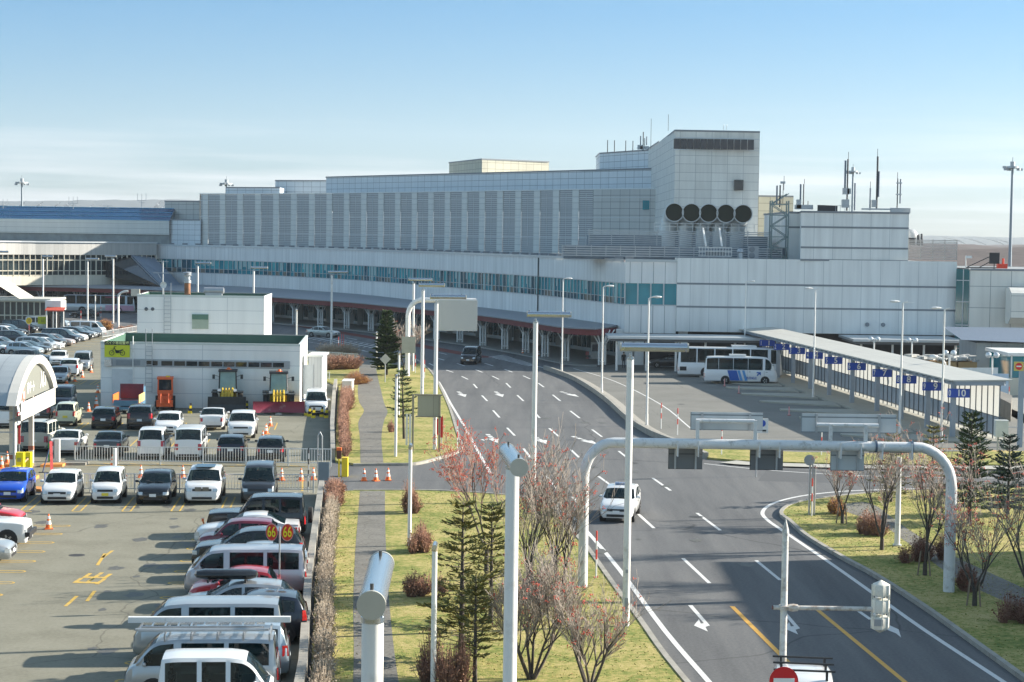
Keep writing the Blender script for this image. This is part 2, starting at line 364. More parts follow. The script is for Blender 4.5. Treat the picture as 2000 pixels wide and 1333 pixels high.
# paths
def path(L, Rr, z, name='path'):
    a = smooth_line([G(*p) for p in L], 4); b = smooth_line([G(*p) for p in Rr], 4); m = MB()
    for i in range(len(a)-1): m.face([(a[i].x, a[i].y, z), (b[i].x, b[i].y, z), (b[i+1].x, b[i+1].y, z), (a[i+1].x, a[i+1].y, z)])
    return structure(name, m, pathM)
path([(688, 1390), (691, 1280), (690, 1180), (694, 1080), (700, 1005), (703, 964)], [(786, 1390), (770, 1280), (760, 1180), (754, 1080), (752, 1005), (752, 964)], .134)
path([(704, 909), (703, 860), (700, 828), (711, 806), (702, 790), (699, 770), (700, 745), (702, 718), (697, 706), (690, 694)], [(749, 909), (745, 860), (750, 826), (757, 808), (750, 790), (744, 765), (739, 745), (735, 725), (733, 713), (738, 706)], .134)
path([(1640, 990), (1700, 988), (1760, 1030), (1830, 1075), (1900, 1110), (2020, 1165)], [(1650, 1004), (1720, 1030), (1780, 1072), (1850, 1125), (1925, 1165), (2020, 1205)], .134)
# ---- road markings
mk = MB(); yk = MB()
def zz(z, off, s=2.857): return [(off[0]+a/s, off[1]+b/s) for a, b in z]
D5 = [((775, 735), (815, 748)), ((940, 733), (978, 748)), ((1102, 731), (1145, 747)), ((862, 770), (897, 787)), ((1032, 768), (1070, 787)), ((1205, 767), (1245, 785)), ((928, 813), (948, 836)), ((1110, 808), (1135, 833)), ((1290, 808), (1320, 830)), ((975, 877), (1005, 908)), ((1172, 875), (1207, 908)), ((1370, 873), (1413, 908)), ((1037, 960), (1073, 1000)), ((1262, 965), (1297, 1002)), ((1468, 963), (1520, 1003)), ((1115, 1057), (1158, 1101)), ((1350, 1060), (1403, 1105)), ((1590, 1067), (1645, 1108)), ((1207, 1173), (1245, 1223)), ((1472, 1180), (1517, 1223)), ((1738, 1187), (1795, 1232)), ((680, 698), (705, 710)), ((835, 698), (880, 712)), ((990, 697), (1038, 712)), ((730, 670), (765, 680)), ((735, 638), (780, 648)), ((220, 555), (277, 565)), ((243, 612), (325, 628)), ((500, 640), (560, 652))]
D3 = [((1330, 180), (1390, 250)), ((1625, 185), (1690, 232)), ((1928, 195), (2028, 265)), ((1835, 385), (1935, 475)), ((1480, 300), (1545, 372))]
D4 = [((175, 390), (305, 487)), ((97, 643), (245, 782)), ((505, 655), (640, 765)), ((1080, 940), (1145, 985))]
for L_, off in ((D5, (600, 466)), (D3, (600, 866)), (D4, (1300, 866))):
    for a, b in L_:
        q = zz([a, b], off); ribbon(mk, [G(*q[0]), G(*q[1])], .16, .006)
for L_, wd in (([(857, 746), (868, 765), (880, 788), (905, 830), (932, 879), (958, 925)], .18), ([(1006, 979), (1030, 984), (1069, 993), (1110, 1006), (1145, 1037), (1212, 1116), (1299, 1233), (1385, 1333), (1440, 1400)], .2),
               ([(1720, 957), (1650, 960), (1580, 967), (1530, 977), (1500, 989), (1489, 1003), (1500, 1017), (1524, 1034), (1611, 1093), (1699, 1155), (1804, 1230), (1961, 1333), (2060, 1400)], .2), ([(1786, 955), (1720, 957)], .15),
               ([(808, 728), (830, 738), (857, 746)], .15), ([(1375, 906), (1468, 916), (1560, 923), (1690, 930), (1860, 933), (2050, 936)], .15), ([(1130, 737), (1050, 716), (1035, 713)], .15),
               ([(1120, 720), (1200, 745), (1290, 790), (1350, 838)], .12), ([(600, 655), (700, 668), (800, 690)], .12), ([(600, 668), (700, 684), (760, 697)], .12), ([(1740, 900), (2050, 905)], .12)):
    ribbon(mk, smooth_line([G(*p) for p in L_], 4), wd, .0065)
for k in range(13):   # hatch area at the bus exit
    t = k/12; a = G(955+t*75, 698+t*17); b = G(985+t*62, 694+t*19); ribbon(mk, [a, b], .28, .006)
for k in range(12):
    t = k/11; a = G(600+t*120, 662+t*18); b = G(625+t*115, 658+t*18); ribbon(mk, [a, b], .25, .006)
def arrow(px, py, ang, z=.0065, L=5.0, bend=0):
    c = G(px, py); m = Matrix.Rotation(ang, 2)
    def T(x, y): q = m@Vector((x, y)); return (c.x+q.x, c.y+q.y, z)
    [mk.face([T(-.16, y_), T(.16, y_), T(.16, y_+.75), T(-.16, y_+.75)]) for y_ in (-L/2, -L/2+1.1, -L/2+2.2)]; mk.face([T(-.42, L/2-2.1), T(.42, L/2-2.1), T(0, L/2+.6)])
    if bend:
        mk.face([T(.09*bend, 0), T(.7*bend, .9), T(.7*bend, 1.3), T(.09*bend, .5)]); mk.face([T(.55*bend, .7), T(.95*bend, 1.0), T(.75*bend, 1.75)])
for px, py, an, bd in ((901, 770, 188, 0), (974, 770, 187, 0), (1111, 770, 195, 0), (961, 856, 188, 1), (1054, 859, 190, 0), (1141, 860, 197, 0)): arrow(px, py, R(an), bend=bd)
AR = [(125, 905), (150, 905), (247, 1018), (222, 1026), (236, 1052), (158, 1018), (186, 983), (196, 1008), (214, 1006)]
for dx, dy in ((0, 0), (503, 16)): mk.face([(G(1300+(x+dx)/2.857, 866+(y+dy)/2.857).x, G(1300+(x+dx)/2.857, 866+(y+dy)/2.857).y, .0065) for x, y in AR])
mk.face([(G(1300+x/2.857, 866+y/2.857).x, G(1300+x/2.857, 866+y/2.857).y, .0065) for x, y in [(1140, 945), (1165, 945), (1235, 1010), (1300, 1040), (1314, 1085), (1285, 1062), (1225, 1038)]])
ribbon(yk, [G(1430, 1185), G(1520, 1275), G(1580, 1335), G(1640, 1400)], .18, .0065); ribbon(yk, [G(1597, 1192), G(1768, 1333), G(1850, 1400)], .18, .0065)
ribbon(yk, smooth_line([G(1740, 874), G(1900, 879), G(2050, 884)], 3), .2, .0065)
structure('white_road_markings', mk, lineW); structure('yellow_road_markings', yk, lineY)
mb = MB(); ribbon(mb, smooth_line([G(470, 628), G(560, 633), G(640, 646), G(720, 659), G(800, 672), G(880, 687), G(950, 699)], 4), 2.2, .005); structure('red_lane', mb, redroad)
# seams and patches of newer asphalt
mb = MB()
for a, b, wd in (((820, 790), (1210, 788), .12), ((960, 880), (1310, 905), .12), ((1180, 1010), (1530, 1030), .10)): ribbon(mb, [G(*a), G(*b)], wd, .003)
for q in ([(1500, 915), (1700, 925), (1690, 945), (1480, 940)], [(905, 905), (985, 900), (1000, 925), (900, 930)]): mb.face([(G(*p).x, G(*p).y, .003) for p in q])
structure('road_patches', mb, M('newer_asphalt', (.075, .077, .08), .85, var=.15, vs=4))
# ---- parking lines
pk = MB(); U = Vector((-.083, 1)).normalized(); E2 = Vector((U.y, -U.x))
def ustall(c, d, L, w=.42):
    """double line closed by a round end, as painted between two stalls; c = tip, d = direction away from the tip"""
    c = Vector((c[0], c[1])); d = Vector(d).normalized(); n = Vector((-d.y, d.x)); pts = [c+d*L+n*w/2]
    for k in range(7):
        t = math.pi*k/6; pts.append(c+d*(w/2)+n*math.cos(t)*w/2-d*math.sin(t)*w/2)
    pts.append(c+d*L-n*w/2); ribbon(pk, pts, .09, .012)
for px in (48, 148, 246, 342, 438): g = G(px, 1000 if px > 60 else 998); ustall((g.x, g.y), U, 5.2)
STY = [87.2, 84.7, 82.2, 79.1, 76.6, 74, 71, 68.3, 65.5, 62.7, 60.1, 57.6, 55.0, 52.4]
for y in STY: ustall((-13.3+(y-73)*-.083, y-.1), E2, 5)
for y in (88, 85.6, 83.2, 80.8, 78.4, 76, 73.5, 71): ustall((-19.9+(y-80)*-.083, y), -E2, 5)
for px in (130, 200, 262, 330, 395, 455, 515): g = G(px, 872); ustall((g.x, g.y-.5), U, 4.8); g = G(px, 843); ustall((g.x, g.y+6), -U, 5)
for y in range(196, 258, 5): ustall((-50.5+(y-230)*-.03, y/1.0), (-1, .12), 5)
for px in (108, 135, 150, 180): g = G(px, 752); ustall((g.x, g.y), U, 5)
for x0, x1, yy in ((-24, -12, 103.2), (-25, -12, 111)):
    ribbon(pk, [(x0, yy), (x1, yy+1)], .1, .012)
for px, py, px2, py2 in ((190, 1105, 205, 1082), (150, 1165, 128, 1185), (185, 1155, 170, 1175), (200, 1090, 220, 1076), (45, 1000, 62, 1000), (500, 915, 500, 960), (590, 925, 590, 960)):
    ribbon(pk, [G(px, py), G(px2, py2)], .14, .012)
for k in range(9): a = G(150+k*52, 905+k*.6); ribbon(pk, [a, (a.x+1.6, a.y-1.0)], .12, .012)
structure('parking_lines', pk, lineP)
cc = G(180, 1132); o = text_mesh('出', 1.35, None, lineP, (cc.x, cc.y, .014), (0, 0, R(-3)), 'exit_marking', sx=.98, sy=1.95, extrude=0, bold=.03); o['kind'] = 'structure'
# ---- walls and far land
def wall_thing(pts, h, w, label, z=0):
    m = MB(); kerbline(m, pts, w, z, z+h); o = m.build('boundary_wall', concrete); return tag(o, label, 'wall', 'concrete walls beside the parking lot')
wall_thing(WALL, .75, .28, 'long low concrete wall in the foreground between vans and bare hedge'); wall_thing(WALL2, .75, .28, 'low concrete wall behind the side entrance beside the wheel loaders')
def ridge(px0, px1, Y, prof, mat, name, jit, seed, thick=400, n=70):
    rnd = random.Random(seed); m = MB(); top = []
    for i in range(n+1):
        t = i/n; px = px0+(px1-px0)*t; k = t*(len(prof)-1); j = min(int(k), len(prof)-2); yy = prof[j]+(prof[j+1]-prof[j])*(k-j)
        top.append(P(px, yy-rnd.random()*jit, Y))
    for a, b in zip(top, top[1:]):
        a2 = Vector((a.x, Y-thick, 0)); b2 = Vector((b.x, Y-thick, 0)); am = (a*.5+a2*.5)+Vector((rnd.uniform(-40, 40), 0, a.z*.12)); bm_ = (b*.5+b2*.5)+Vector((0, 0, b.z*.12))
        m.face([a2, b2, bm_, am]); m.face([am, bm_, b, a]); m.face([(a.x, Y+thick*2, 0), a, b, (b.x, Y+thick*1.4, 0)])
    return structure(name, m, mat, smooth=60)
hillM = ramp_mat('wooded_hill', [(.3, (.05, .062, .07)), (.7, (.08, .09, .09))], (.004, .03), bump=0)
ridge(-2400, 4300, 6600, [450, 445, 440, 432, 425, 420, 414, 410, 404, 400, 399, 396, 393, 391, 395, 402, 414, 428, 442, 455, 462, 465, 468, 471, 474, 477, 480, 484, 488, 490, 494, 498, 500], hillM, 'hills', 2.0, 1, 500, 380)
wd = ramp_mat('bare_woodland', [(.3, (.045, .035, .03)), (.5, (.085, .062, .055)), (.7, (.12, .09, .08))], (.03, .25), bump=0)
m = MB(); rnd = random.Random(4); nx, ny = 90, 26; g0 = [[None]*(nx+1) for _ in range(ny+1)]
for j in range(ny+1):
    for i in range(nx+1):
        y = 900*(3.6/.9)**(j/ny) if 0 else 850+j*110; x = -1500+i*(4200/nx); g0[j][i] = (x, y, rnd.uniform(7, 13) if j > 0 else 0)
for j in range(ny):
    for i in range(nx): m.face([g0[j][i], g0[j][i+1], g0[j+1][i+1], g0[j+1][i]])
o = m.build('far_woodland', wd); o['kind'] = 'stuff'; tag(o, 'brown leafless forest on the flat land beyond the airport', 'forest')

for px, py, lb in ((877, 803, 'oblong iron drain cover beside the left road line'), (1360, 1010, 'round iron manhole cover in the junction'), (1010, 905, 'round iron manhole cover behind the red berried tree'), (1235, 905, 'dark road cover near the long lane dashes'), (150, 1085, 'small iron cover in the open parking lane'), (1330, 790, 'round cover in the bus yard')):
    g = G(px, py); m = MB(); m.lathe((g.x, g.y, .009), [(0, 0), (.33, 0), (.36, -.004)], 20); tag(m.build('manhole_cover', M('cast_iron', (.06, .055, .05), .6, .4, var=.3, vs=12)), lb, 'manhole cover')

rnd = random.Random(31); mb = MB()
for k in range(70):
    if k < 34: y = rnd.uniform(52, 95); x = -13.5-(y-73)*.085+rnd.uniform(-2.5, 1.5)
    elif k < 52: x = rnd.uniform(-27, -13); y = rnd.uniform(88, 98) if k % 2 else rnd.uniform(113, 140)
    else: y = rnd.uniform(60, 150); x = rnd.uniform(4, 12) if y < 95 else rnd.uniform(-2, 10)
    r0 = rnd.uniform(.12, .42); n = 14; mb.face([(x+math.cos(6.283*i/n)*r0*rnd.uniform(.6, 1.25), y+math.sin(6.283*i/n)*r0*1.6*rnd.uniform(.6, 1.25), .0085+k*1e-5) for i in range(n)])
structure('oil_stains', mb, M('oily_asphalt', (.095, .092, .08), .6, var=.3, vs=6))
# ================================================================ TERMINAL
pW = panel('facade_panel', (.79, .80, .79), 1.15, 40, joint=(.40, .42, .43), mortar=.02, var=.04, streak=.12)
pR = panel('facade_panel_wide', (.80, .81, .79), 2.05, 40, joint=(.46, .49, .50), mortar=.022, var=.03, streak=.12)
pT = panel('tower_panel', (.70, .70, .66), 2.0, 1.05, joint=(.36, .37, .37), mortar=.026, var=.05, streak=.12)
pB = panel('beige_panel', (.50, .48, .38), 1.6, 1.05, joint=(.22, .2, .15), mortar=.03, var=.05, streak=.05)
pS = panel('side_block_panel', (.76, .74, .68), 2.2, 2.3, joint=(.25, .26, .26), mortar=.03, var=.03, streak=.08)
louv = panel('grey_louvre', (.47, .48, .485), 60, .3, joint=(.22, .23, .24), mortar=.05, var=.06, streak=.05)
lgt = panel('light_strip_panel', (.66, .67, .64), 60, .9, joint=(.24, .26, .27), mortar=.02, var=.03, streak=.05)
lgt2 = panel('end_wall_panel', (.52, .53, .51), 1.7, .95, joint=(.17, .18, .19), mortar=.03, var=.04, streak=.05)
roofM = M('roof_membrane', (.25, .27, .28), .8, var=.15, vs=.6)
trim = M('metal_trim', (.55, .58, .60), .35, .5, var=.05)
bandD = M('dark_band', (.20, .22, .24), .5, var=.08)
mull = M('window_mullion', (.50, .53, .54), .4, .3, var=.03)
darkred = M('dark_red_fascia', (.17, .014, .024), .45, var=.15, vs=2)
FP = [(1220, 206), (1135, 220), (1050, 236), (955, 252), (860, 268), (780, 284), (700, 300), (615, 313), (530, 325), (465, 332), (400, 338), (340, 343), (280, 347)]
def fpt(l, off=0): return [Vector((PX(a, b), b)) for a, b in l]
F0 = smooth_line(fpt(FP), 2)
T = thing('airport_terminal', 'long grey airport terminal with teal ribbon windows curving away across the background', 'terminal', (F0[0].x, F0[0].y, 0))
def wallstrip(m, pts, z0, z1, off=0.0, mi=0, u0=0):
    """vertical wall; pts run right to left seen from the camera; off > 0 stands proud towards it"""
    u = u0
    n = len(pts); q = []
    for i, p in enumerate(pts):
        d = (pts[min(i+1, n-1)]-pts[max(i-1, 0)]).normalized(); nn = Vector((-d.y, d.x))
        if nn.y > 0: nn = -nn
        q.append(p+nn*off)
    for a, b in zip(q, q[1:]):
        L = (b-a).length; m.face([(b.x, b.y, z0), (a.x, a.y, z0), (a.x, a.y, z1), (b.x, b.y, z1)], [(u+L, z0), (u, z0), (u, z1), (u+L, z1)], mi); u += L
    return u
ZT, ZW1, ZW0, ZB = 11.45, 8.95, 6.6, 3.55
m = MB(); wallstrip(m, F0, ZW1, ZT-.18); wallstrip(m, F0, ZB, ZW0)
m.build('upper_wall', pW, T)
m = MB(); wallstrip(m, F0, ZT-.18, ZT+.12, .18); wallstrip(m, F0, ZW1-.06, ZW1+.06, .05); wallstrip(m, F0, ZW0-.06, ZW0+.06, .05); m.build('trim', trim, T)
def resample(pts, step):
    o = [pts[0]]; acc = 0
    for a, b in zip(pts, pts[1:]):
        L = (b-a).length; t = step-acc
        while t <= L: o.append(a+(b-a)*(t/L)); t += step
        acc = (acc+L) % step
    return o
FS = resample(F0, 1.25)
m = MB(); mm = MB(); rnd = random.Random(3); gl = [teal, M('teal_glass_dark', (.008, .09, .13), .08, 0, var=.3, vs=.35, spec=.9), M('teal_glass_light', (.06, .36, .40), .14, 0, var=.3, vs=.5, spec=.8), M('beige_reflection_glass', (.20, .19, .16), .12, 0, var=.3, vs=.5)]
for a, b in zip(FS, FS[1:]):
    d = (b-a).normalized(); nn = Vector((-d.y, d.x)); nn = nn if nn.y < 0 else -nn; s_ = a-nn*.10; e_ = b-nn*.10
    j = rnd.uniform(-.03, .03); zq = ZW0+.75; m.face([(e_.x, e_.y+j, zq), (s_.x, s_.y, zq), (s_.x, s_.y-j, ZW1), (e_.x, e_.y, ZW1)], None, rnd.choice([0, 0, 1, 2])); m.face([(e_.x, e_.y, ZW0), (s_.x, s_.y, ZW0), (s_.x, s_.y, zq), (e_.x, e_.y+j, zq)], None, rnd.choice([0, 1, 1, 3]))
    mm.bar((a.x, a.y, ZW0), (a.x, a.y, ZW1), .09)
wallstrip(mm, FS, ZW0+.72, ZW0+.78, -.02); m.build('window_band', gl, T); mm.build('mullions', mull, T)
m = MB(); rnd = random.Random(9)      # pale blinds behind some of the glass
for a, b in zip(FS, FS[1:]):
    if rnd.random() < .3:
        d = (b-a).normalized(); nn = Vector((-d.y, d.x)); nn = nn if nn.y < 0 else -nn; s_ = a+(b-a)*.12-nn*.08; e_ = a+(b-a)*rnd.uniform(.4, .9)-nn*.08
        h0 = ZW0+rnd.choice([.1, .9, 1.3]); m = MB(); m.face([(e_.x, e_.y, h0), (s_.x, s_.y, h0), (s_.x, s_.y, ZW1-.08), (e_.x, e_.y, ZW1-.08)]); m.build('blind', M('blind', (.30, .46, .46), .5, var=.1), T)
A = Vector((PX(1220, 206), 206)); B = Vector((PX(1321, 205.6), 205.6)); C_ = Vector((PX(1866, 205), 205))
m = MB(); wallstrip(m, [B, A], ZW1, ZT-.18); wallstrip(m, [B, A], ZB, ZW0)
m.build('corner_wall', panel('corner_panel', (.82, .82, .80), 1.27, 40, joint=(.24, .26, .28), mortar=.03, var=.03), T)
m = MB(); mm = MB()
for i in range(4):
    a = A+(B-A)*(i/4); b = A+(B-A)*((i+1)/4); m.face([(a.x, a.y+.1, ZW0), (b.x, b.y+.1, ZW0), (b.x, b.y+.1, ZW1), (a.x, a.y+.1, ZW1)])
    mm.bar((a.x, a.y, ZW0), (a.x, a.y, ZW1), .14)
m.build('corner_window', teal, T); wallstrip(mm, [B, A], ZT-.18, ZT+.12, .18); wallstrip(mm, [B, A], ZW0-.06, ZW0+.06, .05); mm.build('corner_trim', mull, T)
m = MB(); wallstrip(m, [C_, B], 3.8, 11.78, .25); m.face([(B.x, B.y-.25, 3.8), (B.x, B.y+3, 3.8), (B.x, B.y+3, 11.78), (B.x, B.y-.25, 11.78)], [(0, 3.8), (3, 3.8), (3, 11.7), (0, 11.7)]); m.build('side_wall', pR, T)
m = MB()
for z in (9.0, 6.5): wallstrip(m, [C_, B], z-.1, z+.1, .27)
m.build('wall_band', bandD, T)
m = MB()
for k in range(2): m.lathe((PX(1694+k*31, 205), 204.7, 4.85), [(0, 0), (.22, 0), (.22, .2), (0, .2)], 10, axis='Y')
m.build('wall_vent', bandD, T)
# roofs
for px_, Y_, z0_, z1_ in ((1050, 236, 3.8, 11.5), (281, 346, 4.5, 11.6)):
    x_ = PX(px_, Y_); m = MB(); m.box((x_, Y_-.25, (z0_+z1_)/2), (.16, .16, z1_-z0_)); m.build('downpipe', M('dark_pipe', (.04, .06, .07), .5), T)
m = MB(); back = [(p.x+6, p.y+68) for p in reversed(F0)]
m.face([(p.x, p.y, ZT-.02) for p in F0]+[(x, y, ZT-.02) for x, y in back]); m.build('lower_roof', roofM, T)
m = MB(); m.face([(B.x, B.y, 11.6), (C_.x, C_.y, 11.6), (C_.x, 245, 11.6), (B.x, 245, 11.6)]); m.build('side_roof', roofM, T)
# parapet clutter line on the curved roof: small vents
m = MB()
for p in resample(F0, 3.4): m.box((p.x+.5, p.y+1.1, ZT+.2), (.9, .5, .35))
m.build('roof_vents', bandD, T)
# ground floor: recessed glazing, interior, columns under the canopy
def shift(pts, off):
    n = len(pts); q = []
    for i, p in enumerate(pts):
        d = (pts[min(i+1, n-1)]-pts[max(i-1, 0)]).normalized(); nn = Vector((-d.y, d.x))
        if nn.y > 0: nn = -nn
        q.append(p+nn*off)
    return q
CF = smooth_line([Vector(p) for p in [(9.5, 203.6), (7.0, 205.2), (5.1, 210.6), (.7, 224.8), (-4.8, 238.6), (-11.1, 251.4), (-16.7, 262), (-22.4, 272.6), (-31, 284), (-37, 292), (-45, 303), (-54, 313), (-66, 322), (-84, 329), (-110, 334)]], 3)
G1 = shift(CF, -9.5)
m = MB(); wallstrip(m, G1, .0, 3.3); m.build('ground_floor_glass', M('shopfront_glass', (.02, .06, .07), .12, var=.5, vs=.4, spec=.7), T)
m = MB()
for p in resample(G1, 1.5): m.bar((p.x, p.y-.05, 0), (p.x, p.y-.05, 3.3), .09)
wallstrip(m, shift(G1, .1), 2.35, 2.5); wallstrip(m, shift(G1, .1), 0, .55); m.build('ground_floor_frame', mull, T)
m = MB(); rnd = random.Random(5); q = resample(G1, 3.1)
for p in q:
    if rnd.random() < .55: m.box((p.x, p.y-.35, rnd.choice([.9, 1.1, 2.6])), (rnd.uniform(.8, 2), .3, rnd.uniform(.4, 1.6)))
m.build('door_surround', M('entrance_trim', (.40, .40, .38), .6, var=.3, vs=1), T)
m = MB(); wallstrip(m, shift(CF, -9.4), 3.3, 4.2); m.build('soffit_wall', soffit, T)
# pavement and canopy
m = MB(); s1 = shift(CF, .9); s2 = shift(CF, -9.5)
for i in range(len(s1)-1): m.face([(s1[i].x, s1[i].y, .12), (s1[i+1].x, s1[i+1].y, .12), (s2[i+1].x, s2[i+1].y, .12), (s2[i].x, s2[i].y, .12)]); m.face([(s1[i].x, s1[i].y, 0), (s1[i+1].x, s1[i+1].y, 0), (s1[i+1].x, s1[i+1].y, .12), (s1[i].x, s1[i].y, .12)])
structure('terminal_pavement', m, M('terminal_paving', (.26, .255, .235), .8, var=.1, vs=1))
K = thing('entrance_canopy', 'dark red edged canopy on branching white columns along the terminal front', 'canopy', (CF[0].x, CF[0].y, 0))
m = MB(); e1 = shift(CF, 1.5); e2 = shift(CF, -20)
for i in range(len(e1)-1):
    a, b, c, d = e1[i], e1[i+1], e2[i+1], e2[i]
    m.face([(a.x, a.y, 4.15), (b.x, b.y, 4.15), (c.x, c.y, 4.5), (d.x, d.y, 4.5)]); m.face([(a.x, a.y, 4.02), (b.x, b.y, 4.02), (c.x, c.y, 4.35), (d.x, d.y, 4.35)])
    m.face([(a.x, a.y, 4.02), (b.x, b.y, 4.02), (b.x, b.y, 4.17), (a.x, a.y, 4.17)])
a, d = e1[0], e2[0]; m.face([(a.x, a.y, 4.02), (a.x, a.y, 4.15), (d.x, d.y, 4.5), (d.x, d.y, 4.35)])
m.build('roof_sheet', panel('canopy_roof', (.42, .45, .47), .9, 60, joint=(.25, .27, .3), mortar=.03), K)
m = MB(); wallstrip(m, shift(CF, .9), 3.35, 4.0); wallstrip(m, shift(CF, .5), 3.35, 4.0); a = shift(CF, .9)[0]; d = shift(CF, -9)[0]; m.face([(a.x, a.y, 3.35), (d.x, d.y, 3.35), (d.x, d.y, 4), (a.x, a.y, 4)]); m.build('fascia', darkred, K)
for p in resample(shift(CF, -.6), 7.3):
    cm = MB()
    for dx, dy in ((-.32, 0), (.32, 0), (0, .35)):
        cm.cyl((p.x+dx, p.y+dy, .12), (p.x+dx, p.y+dy, 2.6), .13, n=8)
    for dx, dy in ((-1.3, .2), (1.3, .2), (-.6, 1.5), (.6, 1.5), (-.75, -.9), (.75, -.9)): cm.cyl((p.x+dx*.25, p.y+dy*.2, 2.3), (p.x+dx, p.y+dy, 3.95), .07, n=6)
    cm.box((p.x, p.y, .5), (.9, .4, .12)); cm.build('column', white, K, smooth=50)
for k, p in enumerate(resample(shift(CF, -8), 9)):
    MB().box((p.x, p.y, 2.0), (.8, .8, 3.9)).build('inner_column', M('inner_column', (.33, .33, .31), .7), K)
# ---- louvred upper hall
UW = smooth_line(fpt([(1288, 268), (1240, 270), (1160, 275), (1040, 286), (900, 300), (760, 315), (600, 330), (389, 347)]), 3)
H = thing('upper_hall', 'high grey louvred hall standing on the terminal roof', 'building', (UW[0].x, UW[0].y, 11.4))
UWr = resample(UW, .5); ml = MB(); mp_ = MB(); me_ = MB(); mt_ = MB(); tot = len(UWr)-1; u = 0
i = 0
while i < tot:
    if UWr[i].x > PX(1155, UWr[i].y): me_d = 1; wallstrip(me_, UWr[i:i+2], 11.45, 20.8, u0=u); i += 1; u += .5; continue
    n = 6 if ((i//9)*9 == i or True) else 3
    a = UWr[i:i+7]; wallstrip(ml, a, 11.45, 20.8); c = UWr[min(i+3, tot)]; mt_.bar((c.x, c.y-.03, 12.5), (c.x, c.y-.03, 20.3), .07); i += 6
    a = UWr[i:i+4]
    if len(a) > 1: wallstrip(mp_, a, 11.45, 20.8, .06)
    i += 3
ml.build('louvre_panel', louv, H); mp_.build('light_panel', lgt, H); me_.build('end_wall', lgt2, H)
for z in (13.8, 16.7, 19.6): wallstrip(mt_, UW, z, z+.09, .08)
wallstrip(mt_, UW, 20.78, 20.92, .1); mt_.build('frame', trim, H)
m = MB(); bk = [(p.x+2, p.y+22) for p in reversed(UW)]; m.face([(p.x, p.y, 20.8) for p in UW]+[(x, y, 20.8) for x, y in bk]); m.build('roof', roofM, H)
a = UW[-1]; m = MB(); m.face([(a.x, a.y, 11.4), (a.x+2, a.y+22, 11.4), (a.x+2, a.y+22, 20.8), (a.x, a.y, 20.8)], [(0, 0), (22, 0), (22, 8), (0, 8)]); m.build('side_wall', lgt2, H)
q = P(1262, 401, 268.8); MB().box((q.x, 268.95, q.z), (1.0, .16, 1.3)).build('window', teal, H)
# ---- stepped storeys behind
def block(name, label, cnr, z0, z1, mat, depth=18, cap=True, cat='building', extra=None):
    """cnr: plan points right to left seen from the camera (pixel, depth)"""
    pts = fpt(cnr); t = thing(name, label, cat, (pts[0].x, pts[0].y, z0)); m = MB(); wallstrip(m, pts, z0, z1)
    r = pts[0]; l = pts[-1]; bk = [Vector((l.x, l.y+depth)), Vector((r.x, r.y+depth))]
    wallstrip(m, [l, bk[0]], z0, z1); wallstrip(m, [bk[1], r], z0, z1); wallstrip(m, bk, z0, z1); m.build('wall', mat, t)
    full = pts+bk; m = MB(); m.face([(p.x, p.y, z1-.03) for p in full]); m.build('roof', roofM, t)
    if cap:
        m = MB(); wallstrip(m, pts, z1-.12, z1+.1, .12); wallstrip(m, [l, bk[0]], z1-.12, z1+.1, .12)
        m.build('parapet_cap', bandD, t)
    return t, pts
blueP = panel('bluish_panel', (.67, .72, .75), 1.8, .95, joint=(.22, .25, .28), mortar=.03, var=.03, streak=.05)
block('upper_storey', 'long stepped upper storey with dark roofline behind the louvred hall', [(1289, 276), (1255, 278), (635, 340)], 18, 24.0, blueP, 14)
block('upper_storey', 'small far left stepped storey at the end of the upper roof', [(640, 362), (536, 366)], 18, 24.0, blueP, 8)
block('upper_storey', 'lowest far left storey behind the louvred hall roof', [(545, 356), (440, 360)], 18, 22.4, blueP, 8)
block('upper_storey', 'middle height blue grey storey joining the tall tower', [(1290, 282), (1167, 299)], 20, 27.1, blueP, 14)
block('plant_room', 'beige topped plant room box on the middle of the roof', [(1068, 328), (938, 320), (874, 338)], 21, 26.8, pB, 10)
block('rear_block', 'beige panelled block partly hidden behind the tall tower', [(1545, 262), (1470, 262)], 10, 19.9, pB, 12)
TW, tp = block('tower_block', 'tall square panelled tower with a row of dark windows near its top', [(1477, 236), (1313, 235), (1283, 262)], 11.3, 27.2, pT, 22)
for k in range(12):
    a = P(1316+k*13.15, 280, 234.9); b = P(1316+k*13.15+12, 280, 234.9); m = MB(); m.box(((a.x+b.x)/2, 234.98, 25.55), (b.x-a.x, .16, 1.25)); m.build('window', M('brown_glass', (.06, .055, .06), .15, var=.2, vs=.6), TW)
a = P(1443, 362, 235.4); MB().box((a.x, 235.5, a.z), (1.15, .2, 1.3)).build('window', glassM, TW)
m = MB(); wallstrip(m, [tp[0], tp[1]], 24.8, 24.9, .1); wallstrip(m, [tp[0], tp[1]], 26.25, 26.35, .1); m.build('window_rail', trim, TW)
# ---- right hand upper block + block at the frame edge
RB, rp_ = block('rooftop_block', 'pale panelled block with horizontal dark bands carrying antennas', [(1771, 205.2), (1561, 205), (1559, 212), (1535, 212)], 11.6, 16.95, pR, 20)
m = MB()
for z in (15.3, 13.1, 11.75): wallstrip(m, rp_[:2], z-.1, z+.1, .03)
wallstrip(m, rp_[2:], 15.2, 15.4, .03); m.build('band', bandD, RB)
t = thing('glass_stair', 'narrow dark teal glass stair slot near the right frame edge', 'glass stair', (PX(1880, 207), 207, 0))
m = MB(); wallstrip(m, fpt([(1893, 203.2), (1866, 204.0)]), 0, 11.0); m.build('glazing', M('deep_teal_glass', (.01, .13, .15), .08, var=.3, vs=.3, spec=.8), t)
m = MB(); x = PX(1880, 203.5); m.bar((x, 203.5, 0), (x, 203.5, 11), .08)
for z in (2.5, 5, 7.5, 9.8): m.bar((x-.7, 203.6, z), (x+.65, 203.2, z), .08)
m.build('mullions', trim, t)
